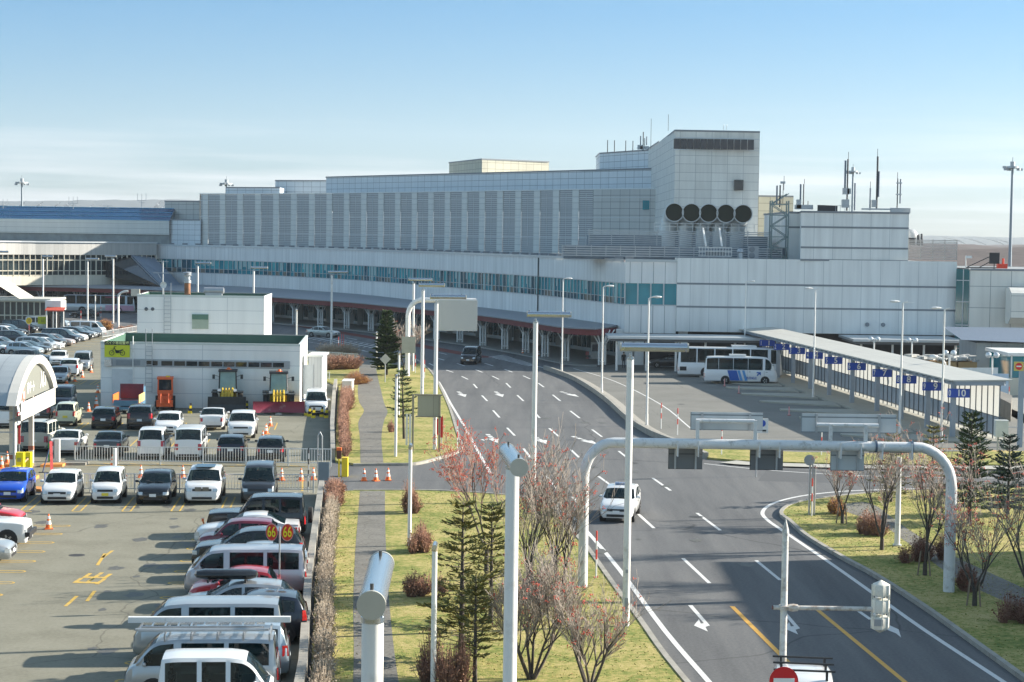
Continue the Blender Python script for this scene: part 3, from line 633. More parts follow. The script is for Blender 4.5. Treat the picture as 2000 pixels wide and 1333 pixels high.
t, pp = block('end_block', 'pale square panelled block at the right frame edge', [(2300, 202), (1893, 203)], 0, 11.0, pS, 30)
m = MB(); a = PX(1967, 201.5); ww = 14
prof = [(0, 6.0), (0, 8.6), (.9, 9.15), (2.2, 9.15), (2.2, 5.3), (1.0, 5.3)]
for (y0, z0), (y1, z1) in zip(prof, prof[1:]+prof[:1]):
    m.face([(a, 200+y0, z0), (a+ww, 200+y0, z0), (a+ww, 200+y1, z1), (a, 200+y1, z1)], [(0, z0), (ww, z0), (ww, z1+1), (0, z1+1)])
m.face([(a, 200+y, z) for y, z in prof]); m.build('bay', pS, t)
# ---- roof plant in front of the tower
def slatscreen(name, label, px0, px1, Y, z0, z1, step=.22, posts=2.4, mat=galv, top=True):
    a = PX(px0, Y); b = PX(px1, Y); t = thing(name, label, 'screen', ((a+b)/2, Y, z0)); m = MB(); z = z0+.1
    while z < z1: m.box(((a+b)/2, Y, z), (b-a, .05, step*.5)); z += step
    m.build('slats', mat, t); m = MB(); n = max(2, int((b-a)/posts))
    for i in range(n+1): m.box((a+(b-a)*i/n, Y+.08, (z0+z1)/2), (.09, .09, z1-z0))
    m.build('posts', mat, t); return t
slatscreen('louvre_screen', 'upper row of horizontal slats below the big round ducts', 1148, 1502, 214.5, 13.0, 14.85)
slatscreen('louvre_screen', 'lower weathered slat screen along the roof edge under the ducts', 1096, 1525, 210.5, 11.75, 13.0, .25, 1.6)
slatscreen('louvre_screen', 'fine slatted plant screen right of the banded rooftop block', 1772, 1866, 207.5, 11.9, 14.15, .17, 1.3, M('aged_galv', (.36, .36, .36), .5, .4, var=.2))
m = MB(); m.box(((PX(1150, 218)+PX(1500, 218))/2, 223, 12.8), (PX(1500, 218)-PX(1150, 218), 7, 2.7)); m.box(((PX(1100, 213)+PX(1528, 213))/2, 214, 12.2), (PX(1528, 213)-PX(1100, 213), 4, 1.5)); tag(m.build('roof_machinery_and_shade', M('slat_shade_dark', (.13, .17, .21), .7, var=.3, vs=.8)), 'dark boxes added as painted shade behind the slat screens', 'machinery')  # added dark boxes, their colour stands in for the blue shade behind the slats
ductM = M('duct_white', (.55, .58, .58), .35, .3, var=.06)
for k in range(5):
    c = P(1317+k*33.6, 415+k*.75, 217.5); t = thing('exhaust_duct', ['leftmost', 'second', 'middle', 'fourth', 'rightmost'][k]+' of the five huge round exhaust ducts on the roof', 'exhaust duct', (c.x, c.y+2.2, 12.8), group='round exhaust ducts')
    rr = 1.0; pts = [(c.x-.45, c.y+2.6, 12.6), (c.x-.45, c.y+2.6, 15.2)]
    for j in range(1, 7):
        th = R(90*j/6); pts.append((c.x-.45+.45*math.sin(th), c.y+2.6-1.75*(1-math.cos(th)), 15.2+(c.z-15.2)*math.sin(th)))
    pts.append((c.x, c.y, c.z)); m = MB(); m.tube(pts, rr, 20, caps=False); m.build('pipe', ductM, t, smooth=50)
    m = MB(); m.lathe((c.x, c.y, c.z), [(1.02, -.08), (1.1, -.08), (1.1, .12), (1.02, .12)], 24, axis='Y'); m.build('rim', trim, t, smooth=40)
    m = MB(); m.lathe((c.x, c.y+.12, c.z), [(0, 0), (.99, 0)], 24, axis='Y'); m.build('opening', M('duct_mesh', (.025, .028, .018), .8), t)
t = thing('roof_railing', 'thin white handrail along the row of round ducts', 'railing', (PX(1280, 216), 216, 14.8)); m = MB()
a = PX(1275, 216); b = PX(1470, 216)
for z in (15.2, 15.6): m.bar((a, 216, z), (b, 216, z), .05)
m.build('rail', white, t); m = MB()
for i in range(14): m.bar((a+(b-a)*i/13, 216, 14.6), (a+(b-a)*i/13, 216, 15.65), .05)
m.build('posts', white, t)
t = thing('window_cleaning_cradle', 'white barred roof cradle with two raised arms at the roof edge', 'cradle', (PX(1394, 207), 207, 11.8))
m = MB(); x0 = PX(1363, 207); x1 = PX(1426, 207)
for z in (12.0, 12.5, 12.95):
    for y in (206.6, 207.8): m.bar((x0, y, z), (x1, y, z), .06)
for i in range(12): m.bar((x0+(x1-x0)*i/11, 206.6, 12), (x0+(x1-x0)*i/11, 206.6, 12.95), .05)
m.build('basket', white, t)
for px0, px1 in ((1373, 1379), (1405, 1410)): MB().bar(P(px0, 446, 208), P(px1, 482, 207.2), .16).build('arm', white, t)
m = MB(); m.box(((x0+x1)/2, 207.2, 12.3), (2, .9, .5)); m.build('motor', bandD, t)
t = thing('air_conditioner', 'grey two fan air conditioning unit at the roof edge', 'air conditioner', (PX(1469, 207.5), 207.5, 11.7))
x = PX(1469, 207.5); MB().box((x, 207.6, 12.45), (1.15, .5, 1.4)).build('cabinet', grey, t)
for z in (12.12, 12.8): m = MB(); m.lathe((x-.15, 207.3, z), [(0, 0), (.28, 0), (.32, .05)], 14, axis='Y'); m.build('fan', bandD, t)
t = thing('roof_turbine_vent', 'small squat metal ventilator beside the roof air conditioner', 'ventilator', (PX(1444, 207.5), 207.5, 11.7))
m = MB(); m.lathe((PX(1444, 207.5), 207.5, 11.7), [(.35, 0), (.3, .7), (.42, .8), (.3, 1.1), (0, 1.15)], 12); m.build('cowl', galv, t, smooth=40)
# lattice mast
t = thing('lattice_mast', 'square steel lattice mast left of the antenna block', 'mast', (PX(1520, 211), 211, 11.6)); m = MB(); x0 = PX(1502, 211); x1 = PX(1534, 211)
for x in (x0, x1):
    for y in (210.2, 211.8): m.bar((x, y, 11.6), (x, y, 18.2), .14)
for i in range(6):
    z = 11.8+i*1.2
    for y in (210.2, 211.8): m.bar((x0, y, z), (x1, y, z), .1); m.bar((x0 if i % 2 else x1, y, z), (x1 if i % 2 else x0, y, z+1.2), .09)
m.build('lattice', M('mast_green_grey', (.20, .26, .26), .5, .3), t)
# ---- antennas
ant = M('antenna_grey', (.14, .17, .22), .5, .2, var=.1); antd = M('antenna_dark', (.035, .04, .05), .6)
def pxant(name, label, px, ybase, ytop, Y, rods, cat='antenna', boxes=()):
    b = P(px, ybase, Y); t = thing(name, label, cat, b); 
    for (dx, y0, y1, w, mt) in rods:
        a = P(px+dx, y0, Y); c = P(px+dx, y1, Y); c.x = a.x; m = MB(); m.cyl(a, c, max(.03, w*.42), n=7); m.build('rod' if w < .12 else 'antenna_panel', mt, t)
    for (dx, y, w, h) in boxes: q = P(px+dx, y, Y); MB().box(q, (w, .4, h)).build('bracket_box', galv, t)
    return t
pxant('roof_antenna', 'short cluster of antenna tubes on the lattice mast', 1520, 405, 340, 211, [(-3, 400, 363, .22, ant), (3, 405, 362, .2, antd), (9, 398, 358, .08, antd), (11, 372, 344, .05, antd)], boxes=[(9, 357, .5, .25)])
pxant('roof_antenna', 'pair of slim antenna tubes at the left end of the banded block', 1566, 405, 352, 210, [(-3, 403, 360, .22, ant), (3, 403, 360, .16, antd), (5, 360, 350, .04, antd), (12, 404, 393, .1, antd)], boxes=[(-6, 399, .5, 1), (4, 405, 2.0, .5)])
pxant('roof_antenna', 'tall blue grey double antenna in front of the floodlight mast', 1652, 412, 300, 209, [(-2, 380, 314, .26, ant), (2, 412, 311, .22, antd), (5, 312, 297, .05, antd), (17, 411, 358, .24, ant)], boxes=[(0, 374, .7, .7), (-1, 398, .8, .9), (6, 374, .4, .6)])
pxant('roof_antenna', 'tallest cable wrapped antenna on the rooftop block', 1712, 410, 293, 209, [(0, 410, 306, .26, antd), (4, 385, 335, .24, ant), (2, 306, 291, .05, antd), (-13, 411, 368, .2, ant), (-12, 368, 355, .04, antd)], boxes=[(-1, 409, 3.2, .18), (-5, 398, .5, .8)])
pxant('roof_antenna', 'rightmost ladder like antenna on the rooftop block', 1754, 412, 337, 209, [(-2, 412, 349, .15, antd), (4, 398, 350, .2, ant), (-1, 349, 337, .04, antd)], boxes=[(2, 358, .6, .12), (1, 380, .6, .12), (4, 412, 2.2, .6)])
for k, (px, lb) in enumerate(((1186.5, 'leftmost short whip antenna on the mid roof'), (1200, 'second short whip antenna on the mid roof'), (1222, 'third short whip antenna on the mid roof'), (1236, 'fourth whip antenna next to the antenna cluster on the mid roof'))):
    pxant('whip_antenna', lb, px, 300-k*2, 273, 258, [(0, 299-k*1.3, 274+k*.5, .14, antd)])
pxant('antenna_cluster', 'star shaped cluster of small antennas beside the tower', 1256, 294, 255, 256, [(-5, 284, 266, .18, ant), (0, 295, 258, .16, antd), (7, 284, 267, .18, ant), (3, 292, 270, .12, antd)], boxes=[(-6, 288, .7, .6), (3, 289, 1.2, .4)])
pxant('whip_antenna', 'thin tall whip antenna left of the tower', 1271, 292, 232, 256, [(0, 292, 232, .05, antd)])
pxant('whip_antenna', 'thin rod on the front left corner of the tower roof', 1305, 254, 224, 240, [(0, 256, 224, .05, antd)])
t = thing('roof_ladder', 'pair of curved ladder rails on the tower roof', 'ladder', P(1416, 256, 236)); m = MB()
for dx in (0, 6): a = P(1413+dx, 258, 236); m.tube([a, a+Vector((0, 0, .8)), a+Vector((.15, .3, .9))], .03, 5)
m.build('rail', galv, t)
t = thing('skylight_box', 'dark tilted hatch with railings on the banded block roof', 'hatch', P(1618, 411, 208)); a = P(1618, 405, 208)
m = MB(); m.face([(a.x-1.2, 208, 17.0), (a.x+1, 208, 17.0), (a.x+1, 208, 17.7), (a.x-1.2, 208, 17.75)]); m.box((a.x, 208.6, 17.3), (2, 1, .7)); m.build('hood', black, t)
m = MB(); [m.bar((a.x+.8+i*.5, 208, 17), (a.x+.8+i*.5, 208, 17.75), .04) for i in range(5)]; m.bar((a.x+.8, 208, 17.7), (a.x+2.9, 208, 17.7), .04); m.build('railing', galv, t)
t = thing('roof_machinery_and_shade', 'dark pipes and fans peeking above the slatted plant screen', 'machinery', P(1790, 462, 210)); m = MB(); rnd = random.Random(2)
for k in range(9): q = P(1775+k*3.6, 458, 210); m.cyl((q.x, 210+rnd.random(), 13.5), (q.x, 210+rnd.random(), 14.4+rnd.random()*.5), .1+rnd.random()*.12, n=6)
m.build('pipes', antd, t); m = MB(); q = P(1778, 450, 211); m.lathe((q.x, 211, 14.3), [(.9, 0), (.9, .4), (.5, .9), (0, 1)], 12); m.build('fan_dome', grey, t, smooth=50)
t = thing('roof_billboard', 'dark tilted billboard on the right edge roof', 'sign frame', P(1935, 520, 206)); m = MB()
a = P(1942, 502, 206); m.box((a.x, 206, 12.2), (1.1, .15, 1.2)); m.build('board', black, t); m = MB()
m.bar((a.x-3, 206.5, 11.1), (a.x, 206, 12.6), .09); m.bar((a.x-1.6, 206.5, 11.1), (a.x-.3, 206, 11.9), .09); m.bar((a.x, 206, 11), (a.x, 206, 12.6), .09); m.bar((a.x-3, 206.3, 11.15), (a.x+.6, 206.3, 11.15), .12); m.build('struts', black, t)
t = thing('red_beacon', 'red warning light unit on the right edge roof', 'beacon', P(1957, 522, 206)); a = P(1957, 520, 206)
m = MB(); m.box((a.x, 206, 11.35), (1.1, .4, .5)); m.cyl((a.x+.1, 206, 11.5), (a.x+.1, 206, 12.2), .13, n=8); m.build('lamp', M('beacon_red', (.7, .05, .02), .5), t)
t = thing('roof_camera', 'white camera on a short post on the edge roof', 'camera', P(1884, 520, 206)); a = P(1886, 520, 206)
m = MB(); m.cyl((a.x, 206, 11), (a.x, 206, 12.3), .06, n=6); m.build('post', white, t); MB().box((a.x+.3, 206, 12.3), (.7, .25, .25)).build('housing', white, t)
# ---- left wing
W1 = smooth_line(fpt([(305, 344), (228, 338), (125, 331), (40, 326), (-60, 318), (-200, 305)]), 3)
LW = thing('glazed_wing', 'sunlit cream wing with gridded windows at the far left', 'building', (W1[0].x, W1[0].y, 0))
cream = panel('cream_panel', (.62, .58, .48), 1.9, 40, joint=(.4, .38, .32), mortar=.02, var=.03)
m = MB(); wallstrip(m, W1, 4.3, 5.95); m.build('spandrel', cream, LW)
m = MB(); wallstrip(m, W1, 9.6, 11.75, .1); m.build('upper_fascia', panel('fascia_panel', (.42, .42, .40), .8, 40, joint=(.3, .3, .3), mortar=.02), LW)
m = MB(); wallstrip(m, W1, 11.7, 11.95, .35); m.build('roof_edge', trim, LW)
m = MB(); wallstrip(m, W1, 5.95, 9.6, -.5); m.build('glass', M('wing_glass', (.03, .045, .05), .15, var=.5, vs=.5), LW)
m = MB()
for i, p in enumerate(resample(W1, 1.05)): m.bar((p.x, p.y, 5.9), (p.x, p.y, 9.6), .2 if i % 3 == 0 else .11)
for z in (5.95, 6.75, 8.6, 9.55): wallstrip(m, W1, z, z+.13, .05)
m.build('window_frame', M('cream_frame', (.56, .52, .42), .5), LW)
m = MB(); q = shift(W1, -14)
for i in range(len(W1)-1):
    a, b, c, d = W1[i], W1[i+1], q[i+1], q[i]; m.face([(a.x, a.y, 4.3), (b.x, b.y, 4.3), (c.x, c.y, 4.3), (d.x, d.y, 4.3)]); m.face([(a.x, a.y, 11.75), (b.x, b.y, 11.75), (c.x, c.y+30, 11.75), (d.x, d.y+30, 11.75)])
m.build('slab', M('wing_slab', (.40, .38, .33), .8), LW)
for px in (-60, 28, 120, 203): x = PX(px, 336); MB().cyl((x, 336, 0), (x, 336, 4.3), .7, n=14).build('pillar', cream, LW, smooth=50)
# inclined stair tube
t = thing('inclined_stair', 'blue grey sloping enclosed stair between the two terminal wings', 'stair', P(300, 560, 335))
A1 = P(256, 498, 340); A2 = P(297, 498, 345); B2 = P(360, 563, 338); B1 = P(318, 559, 328)
m = MB(); m.face([A1, A2, B2, B1]); dn = Vector((0, 0, -.35)); m.face([A1, B1, B1+dn, A1+dn]); m.face([A2, B2, B2+dn, A2+dn]); m.face([B1, B2, B2+dn, B1+dn]); m.build('roof', M('stair_roof', (.20, .26, .34), .4, .4, var=.08), t)
m = MB(); m.face([A1+dn, B1+dn, (B1.x, B1.y, 4.2), (A1.x-6, A1.y-2, 6), (A1.x-6, A1.y-2, A1.z-.3)]); m.build('glass', glassM, t); m = MB()
for k in range(11):
    q = A1.lerp(B1, k/10)+dn; m.bar((q.x, q.y-.1, q.z), (q.x, q.y-.1, max(4.3, 6-k*.3)), .1)
for k in range(5): m.bar((A1.x-1.2*k, A1.y-.4*k-.1, 5.9), (A1.x-1.2*k, A1.y-.4*k-.1, A1.z-.3), .1)
for z in (0, 1.3, 2.6): m.bar(A1+dn-Vector((0, .12, z)), B1+dn-Vector((0, .12, z)), .1)
m.build('frame', mull, t)
# ---- far left hall with blue glazed slope
t = thing('glass_roof_hall', 'hall with a sloping blue glass roof at the upper left', 'building', (PX(150, 355), 355, 0))
pa = fpt([(330, 352), (-120, 356)]); m = MB(); wallstrip(m, pa, 13.3, 15.9); wallstrip(m, pa, 11.4, 13.3, -.3, mi=1); m.build('wall', [lgt, M('ribbed_wall', (.26, .28, .28), .7, var=.25, vs=.8)], t)
m = MB(); a, b = pa; m.face([(b.x, b.y, 15.9), (a.x, a.y, 15.9), (a.x+.2, a.y+5, 18.2), (b.x, b.y+5, 18.2)]); m.build('glass_slope', M('blue_glass', (.008, .06, .15), .1, var=.2, vs=.3, spec=.9), t)
m = MB()
for i in range(76): q = i/75; x = b.x+(a.x-b.x)*q; m.bar((x, b.y-.1, 15.98), (x+.1, b.y+4.9, 18.3), .16)
for k in (0, .33, .66, 1): m.bar((b.x, b.y+5*k, 15.95+2.3*k), (a.x, a.y+5*k, 15.95+2.3*k), .12)
m.build('glazing_bars', M('glazing_bar', (.16, .36, .52), .4, .2), t)
m = MB(); m.face([(a.x, a.y, 15.9), (a.x, a.y+5, 15.9), (a.x+.2, a.y+5, 18.2)]); m.face([(b.x, b.y+5, 18.2), (a.x, a.y+5, 18.2), (a.x, a.y+25, 18), (b.x, b.y+25, 18)]); m.build('gable', lgt, t)
block('link_block', 'plain panelled link block between glass roofed hall and louvred hall', [(391, 346), (330, 353)], 11.5, 16.1, blueP, 10)
block('link_block', 'higher stepped link block behind the glass roofed hall', [(391, 354), (321, 358)], 11.5, 19.6, lgt2, 10)
# roof aerials at left
for k, (px, yt, lb) in enumerate(((277, 378, 'tall forked roof aerial left of the louvred hall'), (211, 389, 'T shaped roof aerial above the blue glass roof'), (143, 384, 'forked roof aerial above the middle of the blue glass roof'), (6, 388, 'small roof aerial at the left frame edge'))):
    t = thing('roof_aerial', lb, 'aerial', P(px, 408, 358)); a = P(px, 408, 358); b = P(px, yt+14, 358); m = MB(); m.cyl(a, (a.x, a.y, b.z), .08, n=5); hz = b.z
    for dx in (-.8, 0, .8): m.cyl((a.x+dx, 358, hz), (a.x+dx, 358, hz+(1.3 if k != 1 else .2)), .05, n=5)
    m.bar((a.x-.85, 358, hz), (a.x+.85, 358, hz), .07); m.bar((a.x-.6, 358, hz-.4), (a.x+.6, 358, hz-.4), .05); m.build('mast', galv, t)
# ================================================================ SIDE CANOPIES AND RIGHT BACKGROUND
def canopy(name, label, x0, x1, y0, y1, z, posts, mat=trim, cat='canopy', th=.25):
    t = thing(name, label, cat, ((x0+x1)/2, (y0+y1)/2, 0)); m = MB(); m.box(((x0+x1)/2, (y0+y1)/2, z), (x1-x0, y1-y0, th)); m.build('roof', mat, t)
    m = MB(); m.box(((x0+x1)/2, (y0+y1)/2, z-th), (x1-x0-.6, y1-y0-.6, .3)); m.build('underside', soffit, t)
    for i in range(posts): x = x0+1+(x1-x0-2)*i/max(1, posts-1); MB().cyl((x, y0+1, 0), (x, y0+1, z-.2), .12, n=8).build('post', white, t)
    return t
canopy('walkway_canopy', 'flat pale canopy in front of the dark ground floor behind the buses', PX(1186, 199), PX(1510, 199), 196.5, 203, 3.5, 6)
canopy('walkway_canopy', 'flat pale canopy along the wall behind the numbered shelter', PX(1660, 198), PX(1880, 198), 195.5, 204.5, 3.6, 4)
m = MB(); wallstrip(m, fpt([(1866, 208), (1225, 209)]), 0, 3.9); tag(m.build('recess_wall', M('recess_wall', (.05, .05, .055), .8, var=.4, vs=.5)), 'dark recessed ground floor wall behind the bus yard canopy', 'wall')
for px, w_ in ((1222, 2.0), (1248, 1.2), (1335, 1.0)):
    x = PX(px, 206.5); MB().box((x, 206.8, 1.95), (w_, .8, 3.9)).build('ground_pier', pR, T)
t = thing('site_cabin', 'wooden fronted cabins with a cluttered roof right of the bus shelter', 'cabin', G(1850, 740)); 
for k, (px0, px1) in enumerate(((1793, 1832), (1833, 1872), (1874, 1912))):
    a = PX(px0, 178); b = PX(px1, 178); MB().box(((a+b)/2, 180, 1.3), (b-a-.05, 4, 2.6)).build('cabin_wall', M('cabin_wood', (.42, .26, .11), .7, var=.15, vs=1), t)
a = PX(1885, 177.9); MB().box((a+.3, 177.95, 1.2), (1.3, .1, 1.7)).build('door', black, t)
m = MB(); rnd = random.Random(8)
for k in range(60): x = rnd.uniform(PX(1793, 178), PX(1912, 178)); m.box((x, rnd.uniform(178, 182), 2.7+rnd.random()*.35), (rnd.uniform(.3, 1.4), rnd.uniform(.2, 1), rnd.uniform(.04, .25)), rz=rnd.random()*3)
m.build('roof_clutter', M('clutter', (.40, .40, .38), .6, var=.5, vs=3), t)
t = thing('blue_roof_shed', 'low shed with a shallow blue grey roof at right behind the shelter', 'shed', G(1930, 720)); q = [P(1845, 673, 192), P(2060, 690, 178), P(2060, 706, 172), P(1870, 681, 185)]
m = MB(); 
for z in (0,): m.face([(PX(1843, 192), 192, 5.3), (PX(2090, 192), 192, 5.3), (PX(2090, 182), 182, 4.2), (PX(1880, 184), 184, 4.4)])
m.build('roof', M('blue_grey_roof', (.17, .21, .27), .5, .3), t); m = MB(); m.box((PX(1990, 187), 188, 2.1), (PX(2090, 184)-PX(1900, 184), 7, 4.0)); m.build('wall', panel('shed_panel', (.35, .38, .4), 1.5, 5), t)
m = MB(); 
for px in range(1945, 2080, 14): m.box((PX(px, 184.3), 184.3, 2.9), (.9-.25, .1, 1.2))
m.build('window', teal, t)
t = thing('site_hoarding', 'white and blue hoarding panels behind the near end of the shelter', 'hoarding', G(1900, 760)); m = MB()
for i in range(7): x = PX(1862+i*15, 168); m.box((x, 168+i*.2, 1.35), (.66, .08, 2.7), mi=0)
m.build('panel', M('hoarding_white', (.55, .6, .62), .5), t); MB().box((PX(1952, 160)+.2, 160, 1.4), (1.5, .08, 2.8)).build('blue_panel', M('hoarding_blue', (.38, .50, .62), .5), t)
t = thing('glazed_pavilion', 'low round cornered glazed building at the right frame edge', 'building', G(1990, 770)); m = MB(); x = PX(1975, 172)
m.box((x+7, 176, .8), (14, 8, 1.6)); m.build('base', cream, t); MB().box((x+7, 176.2, 2.6), (13.6, 7.6, 2)).build('glazing', teal, t); m = MB()
m.box((x+7, 176, 3.75), (14.4, 8.4, .3)); [m.box((x+.2+i*1.2, 172.1, 2.6), (.12, .12, 2.1)) for i in range(12)]; m.build('frame', white, t)
mb = MB(); mb.face([(PX(1945, 160), 134, .01), (PX(2060, 134), 134, .01), (80, 175, .01), (PX(1900, 175), 175, .01)]); structure('gravel_yard', mb, ramp_mat('gravel', [(.3, (.24, .23, .2)), (.7, (.38, .37, .33))], (.6, 14), bump=.5))
t = thing('concrete_block_wall', 'short weathered concrete wall beside the near end of the shelter', 'wall', G(1955, 820)); MB().prism([G(1936, 803).xy, G(1974, 824).xy, G(1976, 806).xy, G(1938, 790).xy], 0, 1.4).build('body', M('dark_concrete', (.17, .16, .14), .9, var=.3, vs=1), t)
# ================================================================ NUMBERED BUS SHELTER
S = thing('bus_shelter', 'long grey roofed bus shelter with translucent back wall and numbered bays', 'bus shelter', (28.5, 170, 0))
def sh(y, off=0): return 31.2-(y-133.3)*.0845+off
Y0, Y1 = 130.5, 208
m = MB(); m.face([(sh(Y0, -.45), Y0+2.5, 4.15), (sh(Y0, 3.1), Y0-.3, 4.45), (sh(Y1, 3.1), Y1, 4.45), (sh(Y1, -.5), Y1, 4.15)], [(0, 0), (3.6, 0), (3.6, 78), (0, 78)])
a0 = [(sh(Y0, -.45), Y0+2.5, 4.15), (sh(Y0, 3.1), Y0-.3, 4.45), (sh(Y1, 3.1), Y1, 4.45), (sh(Y1, -.5), Y1, 4.15)]
b0 = [(x, y, z-.09) for x, y, z in a0]; m.face(b0)
for i in range(4): j = (i+1) % 4; m.face([b0[i], b0[j], a0[j], a0[i]])
m.build('roof', panel('shelter_roof', (.52, .51, .46), 1.8, 1.6, joint=(.38, .37, .33), mortar=.03, var=.03, streak=.05), S)
m = MB(); m.bar((sh(Y0, -.2), Y0+2.4, 3.93), (sh(Y1, -.2), Y1, 3.93), .12, .3); m.bar((sh(Y0, -.2), Y0+2.4, 3.93), (sh(Y0, 2.7), Y0+.2, 4.15), .12, .3); m.bar((sh(Y0, 2.7), Y0+.2, 4.2), (sh(Y1, 2.7), Y1, 4.2), .12, .25)
y = Y0+3
while y < Y1: m.bar((sh(y, -.3), y, 4.0), (sh(y, 2.8), y, 4.22), .07, .16); y += 1.6
m.build('beams', M('shelter_steel', (.27, .31, .36), .5, .3), S)
COLY = [133.3, 139.2, 145.9, 152.6, 160.3, 168.0, 175.0, 181.9, 188.4, 195.0]
for i, y in enumerate(COLY):
    m = MB(); m.box((sh(y), y, 2.0), (.34, .34, 4.0)); m.build('column', M('shelter_column', (.33, .37, .42), .5, .2), S)
    n = 10-i
    s = MB(); s.box((sh(y)+.28, y-.35, 3.25), (1.55, .12, .62)); so_ = s.build('bay_sign', M('sign_blue', (.012, .07, .42), .4), S)
    text_mesh(str(n), .66, so_, M('sign_white', (.8, .8, .8), .5), (sh(y)+.45, y-.425, 3.24), (R(90), 0, 0), bold=.012)
    if n < 11: text_mesh(str(n)[-1], .6, so_, M('sign_white'), (sh(y)-.36, y-.425, 3.24), (R(90), 0, 0), sx=.55, bold=.012)
# back wall
m = MB(); fr = MB(); lw_ = MB(); y = Y0+.6; ci = 0
pts = []
while y < Y1: pts.append(y); y += 1.25
for a, b in zip(pts, pts[1:]):
    m.face([(sh(a, 2.55), a, 1.75), (sh(b, 2.55), b, 1.75), (sh(b, 2.55), b, 3.95), (sh(a, 2.55), a, 3.95)]); lw_.face([(sh(a, 2.55), a, .45), (sh(b, 2.55), b, .45), (sh(b, 2.55), b, 1.72), (sh(a, 2.55), a, 1.72)]); fr.bar((sh(a, 2.52), a, 0), (sh(a, 2.52), a, 4.1), .07)
for z in (.45, 1.74, 3.95): fr.bar((sh(Y0, 2.52), Y0+.6, z), (sh(Y1, 2.52), Y1, z), .06)
tl = bpy.data.materials.new('translucent_panel'); tl.use_nodes = True; b_ = tl.node_tree.nodes['Principled BSDF']; b_.inputs['Base Color'].default_value = (.55, .56, .53, 1); b_.inputs['Roughness'].default_value = .5
trn = tl.node_tree.nodes.new('ShaderNodeBsdfTranslucent'); trn.inputs[0].default_value = (.34, .345, .33, 1); mixs = tl.node_tree.nodes.new('ShaderNodeMixShader'); mixs.inputs[0].default_value = .55
tl.node_tree.links.new(b_.outputs[0], mixs.inputs[1]); tl.node_tree.links.new(trn.outputs[0], mixs.inputs[2]); tl.node_tree.links.new(mixs.outputs[0], tl.node_tree.nodes['Material Output'].inputs[0])
m.build('translucent_wall', tl, S); lw_.build('lower_wall', M('shelter_lower', (.33, .37, .42), .5), S); fr.build('wall_frame', M('shelter_frame', (.13, .15, .17), .5, .3), S)
# platform with saw-tooth pads
m = MB(); m.prism([(sh(Y0, -1.5), Y0), (sh(Y0, 3.2), Y0), (sh(Y1, 3.2), Y1), (sh(Y1, -1.5), Y1)], 0, .15); structure('bus_platform', m, M('platform_concrete', (.36, .345, .29), .85, var=.12, vs=1.2))
m = MB()
for y in COLY: x = sh(y, -1.5); m.prism([(x, y-3.2), (x, y+1.6), (x-6.2, y+1.2), (x-6.2, y+.3)], 0, .14)
structure('bay_pads', m, M('platform_concrete'))
# ================================================================ SHEDS
corr = panel('shed_wall_panel', (.84, .84, .81), 8.05, 1.15, joint=(.52, .54, .55), mortar=.02, var=.02, streak=.07)
green = M('green_roof', (.05, .12, .085), .6, var=.2, vs=.8); roofin = M('shed_roof_deck', (.25, .26, .24), .8, var=.25, vs=.7)
a = G(196, 795); b = G(583, 803); LYL = a.y
D = thing('white_shed', 'big white shed with a motorcycle sign and a row of small high windows', 'shed', ((a.x+b.x)/2, a.y, 0))
zt = P(196, 668, a.y).z; x0, x1 = a.x, b.x; yA, yB = 148.6, 148.2; dpt = 13.5; bk = Vector((-.9, dpt))
c = [Vector((x0, yA)), Vector((x1, yB)), Vector((x1+bk.x, yB+bk.y)), Vector((x0+bk.x, yA+bk.y))]
def shedbox(t, c, zt, par=.75, open_roof=True):
    m = MB()
    for i in range(4):
        p, q = c[i], c[(i+1) % 4]; L = (q-p).length; m.face([(p.x, p.y, 0), (q.x, q.y, 0), (q.x, q.y, zt), (p.x, p.y, zt)], [(0, 0), (L, 0), (L, zt), (0, zt)])
    m.build('wall', corr, t)
    ce = (c[0]+c[1]+c[2]+c[3])/4; ins = [p+(ce-p)*.018 for p in c]; m = MB()
    for i in range(4):
        p, q = ins[i], ins[(i+1) % 4]; m.face([(p.x, p.y, zt-par), (q.x, q.y, zt-par), (q.x, q.y, zt-.02), (p.x, p.y, zt-.02)])
    m.build('parapet_inside', green, t); m = MB(); m.face([(p.x, p.y, zt-par) for p in ins]); m.build('roof_deck', roofin, t); m = MB()
    for i in range(4):
        p, q, r_, s_ = c[i], c[(i+1) % 4], ins[(i+1) % 4], ins[i]; o_ = [(v-ce)*.004 for v in (p, q)]
        m.face([(p.x+o_[0].x, p.y+o_[0].y, zt+.04), (q.x+o_[1].x, q.y+o_[1].y, zt+.04), (r_.x, r_.y, zt+.04), (s_.x, s_.y, zt+.04)]); m.face([(p.x+o_[0].x, p.y+o_[0].y, zt-.12), (q.x+o_[1].x, q.y+o_[1].y, zt-.12), (q.x+o_[1].x, q.y+o_[1].y, zt+.04), (p.x+o_[0].x, p.y+o_[0].y, zt+.04)])
    m.build('coping', M('shed_coping', (.55, .60, .57), .5), t)
shedbox(D, c, zt)
ds = (yB-yA)/(x1-x0)
def fy(x): return yA+(x-x0)*ds
zwin = P(400, 711, 148.4).z
m = MB(); m.bar((x0+.8, fy(x0+.8)-.03, zwin), (x1-.8, fy(x1-.8)-.03, zwin), .06, .62); m.build('window_trim', M('window_strip', (.36, .38, .39), .5), D)
for px in (300, 329, 354, 378, 402, 427, 451, 475, 500, 524, 548): x = PX(px-11+22 if 0 else px-3, 148.3); MB().box((x, fy(x)-.06, zwin), (.86, .05, .36)).build('window', glassM, D)
x = PX(250, 148.3); MB().box((x, fy(x)-.06, zwin), (1.9, .05, .42)).build('window', M('grey_pane', (.22, .25, .27), .3), D)
x = PX(212, 148.3); MB().box((x, fy(x)-.25, zwin), (.55, .5, .5)).build('vent_hood', steel, D)
